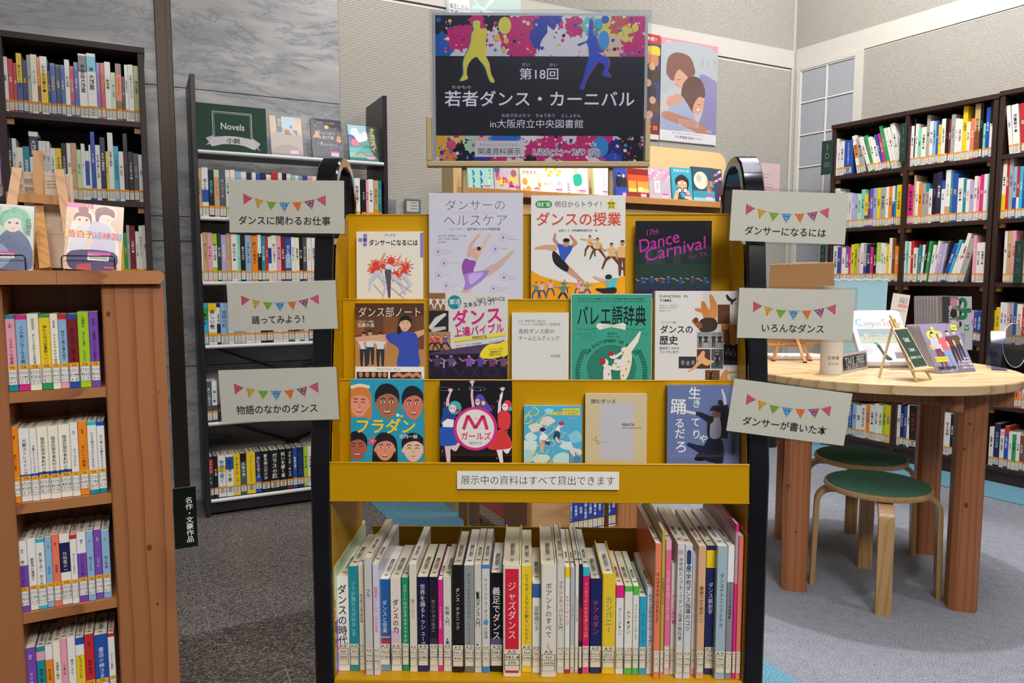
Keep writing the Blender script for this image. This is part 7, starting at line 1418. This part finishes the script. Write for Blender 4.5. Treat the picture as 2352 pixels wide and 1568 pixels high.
m.ext(pts, -.0016, .0016, 'y'); o = obj('cardboard_sheet', m, CARDB, M=Matrix.Translation((x0_, yb, TZ+.075)) @ Matrix.Rotation(.03, 4, 'X')); tag(o, 'plain brown cardboard sheet with torn top edge on the tiny easel', 'cardboard')
obj('torn_edge', MB().ext([(x*.985+.005, z) for x, z in top]+[(x*.985+.005, z-.004) for x, z in top[::-1]], -.0021, -.0017, 'y'), CARDE, o)
p_ = (TP(1763, 829)[0], 3.13); o = obj('paper_tray', MB().cbox(0, .22, 0, .11, 0, .018, .003), PAPER, M=Matrix.Translation((p_[0]+.03, p_[1]+.02, TZ+.001)) @ Matrix.Rotation(0, 4, 'Z')); tag(o, 'low pile of white sheets lying at the back of the round table', 'paper')
# paper roll
p_ = TP(1921, 862); m = MB(); pts = []
for i in range(61): t = 2*PI*1.35*i/60; r = .036+.004*t/8; pts.append((r*math.cos(t-1.2), r*math.sin(t-1.2)))
m.ext(pts+[(x*.965, y*.965) for x, y in pts[::-1]], 0, .325, 'z')
o = obj('paper_roll', m, mat('ivory_paper', '#cfcac0', .55), None, True, M=Matrix.Translation((p_[0], p_[1]+.05, TZ+.001))); tag(o, 'loosely rolled ivory paper standing on the round table beside the small sign', 'paper roll')
m = MB(); cA = hx('#9c8a70')
def cyl_text(t, z, sz, col, r=.0401, a0=-PI/2-.2):
    g, ln = text2d(t, sz, 0, False, 1., 1)
    for v, f in g:
        b0 = len(m.v)
        for x, y in v: aa = a0+x/r; m.v.append((r*math.cos(aa), r*math.sin(aa), z+y))
        m.f += [tuple(b0+i for i in q_) for q_ in f]; m.c += [hx(col)]*len(f)
cyl_text('文学賞', .062, .015, '#6a6258'); cyl_text('ラジオ', .04, .013, '#6a6258'); tag(obj('lettering', m, PRINT, o), kind='stuff')
# pale blue paper bag and white leaflet
yb = 3.22; x0_, zt_ = F0.px(1917, 641, yb); x1_, _ = F0.px(2040, 645, yb); W_ = x1_-x0_; H_ = zt_-TZ
m = MB(); K = 14; fr_ = [(i/K*W_, H_-.004*math.sin(i*2.1)) for i in range(K+1)]
m.ext([(W_*.04, 0), (W_*.96, 0)]+fr_[::-1], 0, .001, 'y').ext([(W_*.04, 0), (W_*.96, 0)]+fr_[::-1], .06, .061, 'y'); m.box(.002, .004, .001, .06, 0, H_-.006).box(W_-.004, W_-.002, .001, .06, 0, H_-.006).box(W_*.04, W_*.96, 0, .06, 0, .001)
o = obj('paper_bag', m, BLUEP, M=Matrix.Translation((x0_, yb, TZ+.001))); tag(o, 'pale blue paper bag with white upper rim on the round table', 'bag')
obj('folded_rim', MB().ext([(x, z+.001) for x, z in fr_]+[(x, z-.003-.004*abs(math.sin(i*1.3))) for i, (x, z) in list(enumerate(fr_))[::-1]], -.0012, -.0004, 'y'), PAPER, o)
xa, za = F0.px(2034, 672, 3.28); o = obj('leaflet', MB().box(0, .078, 0, .0008, 0, za-TZ), PAPER, M=Matrix.Translation((xa, 3.285, TZ+.001)) @ Matrix.Rotation(.13, 4, 'Y')); tag(o, 'white printed leaflet standing right of the pale blue bag', 'leaflet')
A = Art(0, 0, 100, .078, .2, 1.5e-4); 
for i in range(3): A.text(('お知らせ', '図書館の本', '読書会')[i], 66, 22+12*i, 10, '#666', width=50)
A.rect(40, 58, 92, 74, '#e08a78'); A.text('もよおし', 66, 66, 11, 'w', width=44); A.rect(10, 92, 90, 95, '#999'); A.obj('leaflet_print', o, z=za-TZ-.2)
# newspapers
a, yaw, w = base((2002, 846), (2122, 842)); w = .225; yaw = .10
for i in range(5):
    off_ = .0045*i; pr = []
    L = [(.002, .022), (.122, .212)]
    cur = [(.05-.0, .012), (.03, .003), (.012, .004), (.003, .012)]
    line = cur+L; prof = [(y+off_, z+off_*.4) for y, z in line]; prof2 = [(y+.0022+off_, z+off_*.4+.0012) for y, z in line[::-1]]
    m = MB(); m.ext(prof+prof2, 0, w, 'x')
    o = obj('newspaper', m, mat('newsprint', '#d6d8da', .7), None, False, M=BMx((a[0]-.035, a[1]+.005+.001*i), yaw, TZ+.001)); tag(o, 'front copy of the curled newspapers headed CampusScope on the round table' if i == 0 else 'newspaper copy curled behind the front CampusScope one', 'newspaper', 'free newspapers on the round table')
    if i == 0:
        tl_ = math.atan2(.12, .19); hh = math.hypot(.12, .19)*.98; A = Art(0, 0, 500, w-.002, hh, 1.5e-4); A.bg('#d2d4d8')
        A.text('C', 75, 90, 100, '#3a9ad8', .0); A.text('ampus', 200, 98, 78, '#444', -.01, width=175); A.text('S', 318, 90, 100, '#e0805c'); A.text('cope', 415, 98, 78, '#444', -.01, width=140)
        A.line([(40, 140), (470, 138)], 3, '#777'); A.rect(40, 160, 470, 310, '#8a98a0'); A.rect(40, 240, 470, 310, '#a4ac98'); A.text('夢に向かって', 280, 235, 70, '#2c2c30', .05, width=400); A.text('夢に向かって', 280, 235, 70, '#e4e4e4', .0, width=400)
        A.blob([(180, 330), (210, 320), (235, 400), (290, 470), (230, 470), (200, 380)], '#3c4248'); A.blob([(160, 300), (200, 305), (190, 330)], '#3c8a80'); A.rect(330, 400, 470, 460, '#8a7a80')
        for j in range(6): A.rect(45, 330+16*j, 130, 334+16*j, '#a4a6aa'); A.rect(330, 330+12*j, 460, 333+12*j, '#a4a6aa')
        obj('front_page', A.m, PRINT, o, M=Matrix.Translation((.001, .002, .0225)) @ Matrix.Rotation(-math.atan2(.12, .19), 4, 'X') @ Matrix.Translation((0, -.0012, 0)))
a_ = TP(2045, 850); o = obj('leaflet_holder', MB().box(0, .12, 0, .0016, 0, .028).box(0, .12, .0016, .05, 0, .0016), ACRYL, M=BMx((a_[0], a_[1]), .1)); tag(o, 'low clear holder lip in front of the newspapers', 'holder')
# magazines
def mags(bl, yaw, w, h, tilt, n, dt, front, nm, lab_f, lab_o, grp, z0=0., edge='#c8c6c8', side=1):
    a = TP(*bl)
    for i in range(n):
        M = BMx(a, yaw, TZ+.001+z0) @ Matrix.Translation((0, i*dt/max(math.cos(tilt), .3), 0)) @ TIL(tilt)
        m = MB().box(0, w, 0, .0008, 0, h-.001*(i % 3), hx(front if i == 0 else '#8a8098')).box(0, w-.001, .0012, dt*.62, .001, h-.001-.001*(i % 3), hx(edge if i % 2 else '#dcdad8'))
        o = obj('magazine', m, GLOSS, M=M); tag(o, lab_f if i == 0 else lab_o, 'magazine', grp)
        if i == 0: first = o
    return first
aa_, yw_, wd_ = base((2156, 858.5), (2277, 844))
wd_ = .195
o = mags((2156, 858.5), .36, wd_, .20, .50, 9, .0062, '#8a7f9c', 'a', 'front magazine showing four band members on purple, round table', 'magazine copy behind the purple band cover', 'purple-covered free magazines')
A = Art(0, 0, 172, wd_, .20, 1.2e-4); A.bg('#857a98'); A.rect(0, 0, 172, 60, '#8d84a4'); A.rect(0, 150, 172, 200, '#75697e'); A.rect(55, 25, 78, 120, '#4a5c90')
A.text('ch', 48, 30, 68, '#dcd030', .05, width=66)
for x, y, h, sh, pt, hr in ((42, 150, 122, '#b8b8cc', '#6a3a4a', '#221c22'), (80, 165, 140, '#d2606c', '#7c94c4', '#c8a090'), (113, 140, 115, '#6c3440', '#3c2430', '#221c20'), (143, 132, 108, '#5c4634', '#2c3048', '#2a201c')): person(A, x, y, h, sh, pt, '#d8b8a8', hr)
A.rect(12, 118, 68, 136, '#dcc838'); A.text('クリープハイプ', 40, 127, 12, '#333', .03, width=52); A.text('01', 20, 82, 24, '#dcc838', .03); A.rect(140, 4, 168, 24, '#dcd030'); A.text('1/8-2/8', 154, 14, 9, '#222', .02, width=25)
for j, (t_, wd) in enumerate((('音楽だより', 30), ('新しい歌と出会う', 60), ('インタビュー特集', 66), ('読者のことば', 50))): A.text(t_, 168-wd/2, 128+11*j, 8, '#e4e0e8', .01, width=wd)
A.text('図書館と音楽の特集号', 50, 158, 11, '#1c1a20', .03, width=80); A.text('フリーマガジン', 50, 171, 8, '#e4e0e8', .0, width=70); A.obj('cover_print', o, GLOSS)
o = mags((2154, 806), .25, .205, .262, .08, 16, .0092, '#c9c8cc', 'b', 'front magazine with sideways green letters on pale grid, behind the purple ones', 'magazine copy in the upright stack behind the green-lettered one', 'green-lettered free magazines', edge='#b8b8bc')
A = Art(0, 0, 165, .205, .262, 1.2e-4); A.bg('#c6c8d0')
for k in range(16): A.line([(11*k, 0), (11*k, 245)], .6, '#b0b4c0')
for k in range(22): A.line([(0, 11*k), (165, 11*k)], .6, '#b0b4c0')
A.rect(0, 0, 16, 60, '#2a8a6c'); A.rect(0, 0, 100, 245, '#8a7c78'); A.rect(22, 0, 60, 245, '#3c3a38'); A.rect(0, 100, 60, 130, '#6a5040')
A.text('ch', 132, 48, 88, '#1f8050', .06, rot=PI/2, width=90); A.text('12', 140, 122, 30, '#1f8050', .03, rot=PI/2); A.text('BALLISTIK', 62, 90, 22, '#dcdcdc', .03, rot=PI/2, width=110)
for y_ in (24, 66, 108): A.ell(98, y_, 13, 12, '#d8b8a8'); A.ell(103, y_, 12, 12, '#2a2224', 12, -PI/2, PI/2); A.blob([(70, y_-16), (90, y_-12), (90, y_+12), (70, y_+16), (60, y_)], ['#d08898', '#26262c', '#d8ccd0'][(y_//40) % 3])
A.obj('cover_print', o, GLOSS)
a_ = TP(2160, 812); o = obj('magazine_rack', MB().box(0, .18, -.012, -.010, 0, .09).box(0, .18, -.012, .16, 0, .002).box(0, .002, -.01, .16, 0, .06), ACRYL, M=BMx((a_[0], a_[1]), .52)); tag(o, 'clear rack holding the upright green-lettered magazines', 'holder')
# TAKE FREE sign, small
a, yaw, w = base((1934.6, 859), (1994, 846)); hgt = .073
def board(M, w, h, txt2, nm, lab, lines, par=None, gl=None):
    o = obj(nm, MB().cbox(0, w, 0, .0016, 0, h, .0005), PAPER, par, M=M)
    if lab: tag(o, lab, 'sign')
    A = Art(0, 0, 300, w, h, 1e-4); H = h/w*300; e = 12; A.rect(e, e, 300-e, H-e, '#7a5c44'); A.rect(e+5, e+11, 295-e, H-e-11, '#2f4438')
    for t_, yy, s_, wd in lines: A.text(t_, 150, H*yy, s_, '#dfe0d8', .015, width=wd)
    A.obj('lettering', o); return o
o = board(BMx(a, yaw) @ TIL(.12), w, hgt, '', 'counter_sign', 'small landscape TAKE FREE sign in a clear stand on the table', [('TAKE  FREE', .40, 48, 215), ('ご自由にお持ち帰りください', .72, 24, 210)])
obj('clear_stand', MB().box(-.003, w+.004, -.0012, -.0006, -.001, hgt+.004).box(-.003, w+.004, -.0006, .03, -.0012, -.0002), ACRYL, o)
# TAKE FREE easel
g = TP(2114, 875); yaw = .62; E_ = Matrix.Translation((g[0], g[1], TZ)) @ Matrix.Rotation(yaw, 4, 'Z')
es = thing('easel', 'miniature wooden easel holding a TAKE FREE board on the table', 'easel', E_)
t = .55; st = math.sin(t); ct = math.cos(t)
st2(es, 'leg', (-.030, -.002, .0), (.008, .115*1.05, .205), .008, .006, PALE); st2(es, 'leg', (.075, -.002, .0), (.04, .115*1.05, .205), .008, .006, PALE)
st2(es, 'rear_leg', (-.03, .13, .0), (.025, .112, .21), .008, .006, PALE); st2(es, 'center_post', (.023, .055, .10), (.023, .128, .222), .009, .006, PALE)
obj('ledge', MB().cbox(-.042, .088, -.004, .012, .034, .043, .001), PALE, es)
bd = board(E_ @ Matrix.Translation((-.03, .007, .0445)) @ TIL(t), .100, .158, '', 'chalk_sign', 'portrait TAKE FREE chalkboard sign on the miniature easel', [('TAKE', .3, 70, 118), ('ご自由に', .55, 40, 140), ('お持ち帰りください', .74, 36, 235)])
# clear stand and round fan at the right
a_ = TP(2276, 849); S_ = BMx(a_, .12)
m = MB(); m.ext([(0, 0), (.0018, 0), (.062, .150), (.095, 0), (.0968, 0), (.063, .153), (.061, .153)], 0, .002, 'y') if False else None
prf = [(0, .0), (.042, .148), (.044, .148), (.002, 0)]
m.ext(prf, 0, .05, 'x'); m.ext([(.044, .148), (.0425, .148), (.085, 0), (.0868, 0)], 0, .05, 'x'); m.ext([(0, 0), (-.022, .0), (-.022, .0018), (0, .0018)], 0, .05, 'x'); m.ext([(-.022, 0), (-.0235, 0), (-.0235, .012), (-.022, .012)], 0, .05, 'x')
o = obj('display_stand', m, clear('blue_tinted_acrylic', '#d4dcf2', .16, .04), M=S_ @ Matrix.Rotation(-.5, 4, 'Z')); tag(o, 'empty clear acrylic display stand at the right edge of the table', 'stand')
a_ = TP(2345, 848); fo = thing('round_fan', 'round clear plastic fan behind the empty acrylic stand', 'fan', Matrix.Translation((a_[0], a_[1]+.03, TZ+.005)) @ Matrix.Rotation(.35, 4, 'Z') @ TIL(.12))
m = MB().lathe([(0, -.0008), (.083, -.0008), (.083, .0008), (0, .0008)], 40); obj('disc', m, clear('frosted_plastic', '#dfe2e6', .30, .35), fo, M=Matrix.Translation((0, 0, .086)) @ Matrix.Rotation(PI/2, 4, 'X') @ Matrix.Diagonal((.8, 1.05, 1, 1)))
m = MB().tube([(.083*.8*math.cos(2*PI*k/36), 0, .086+.083*1.05*math.sin(2*PI*k/36)) for k in range(36)], .0014, 6, closed=True); obj('rim', m, mat('white_plastic', '#cfd2d6', .3), fo, True)
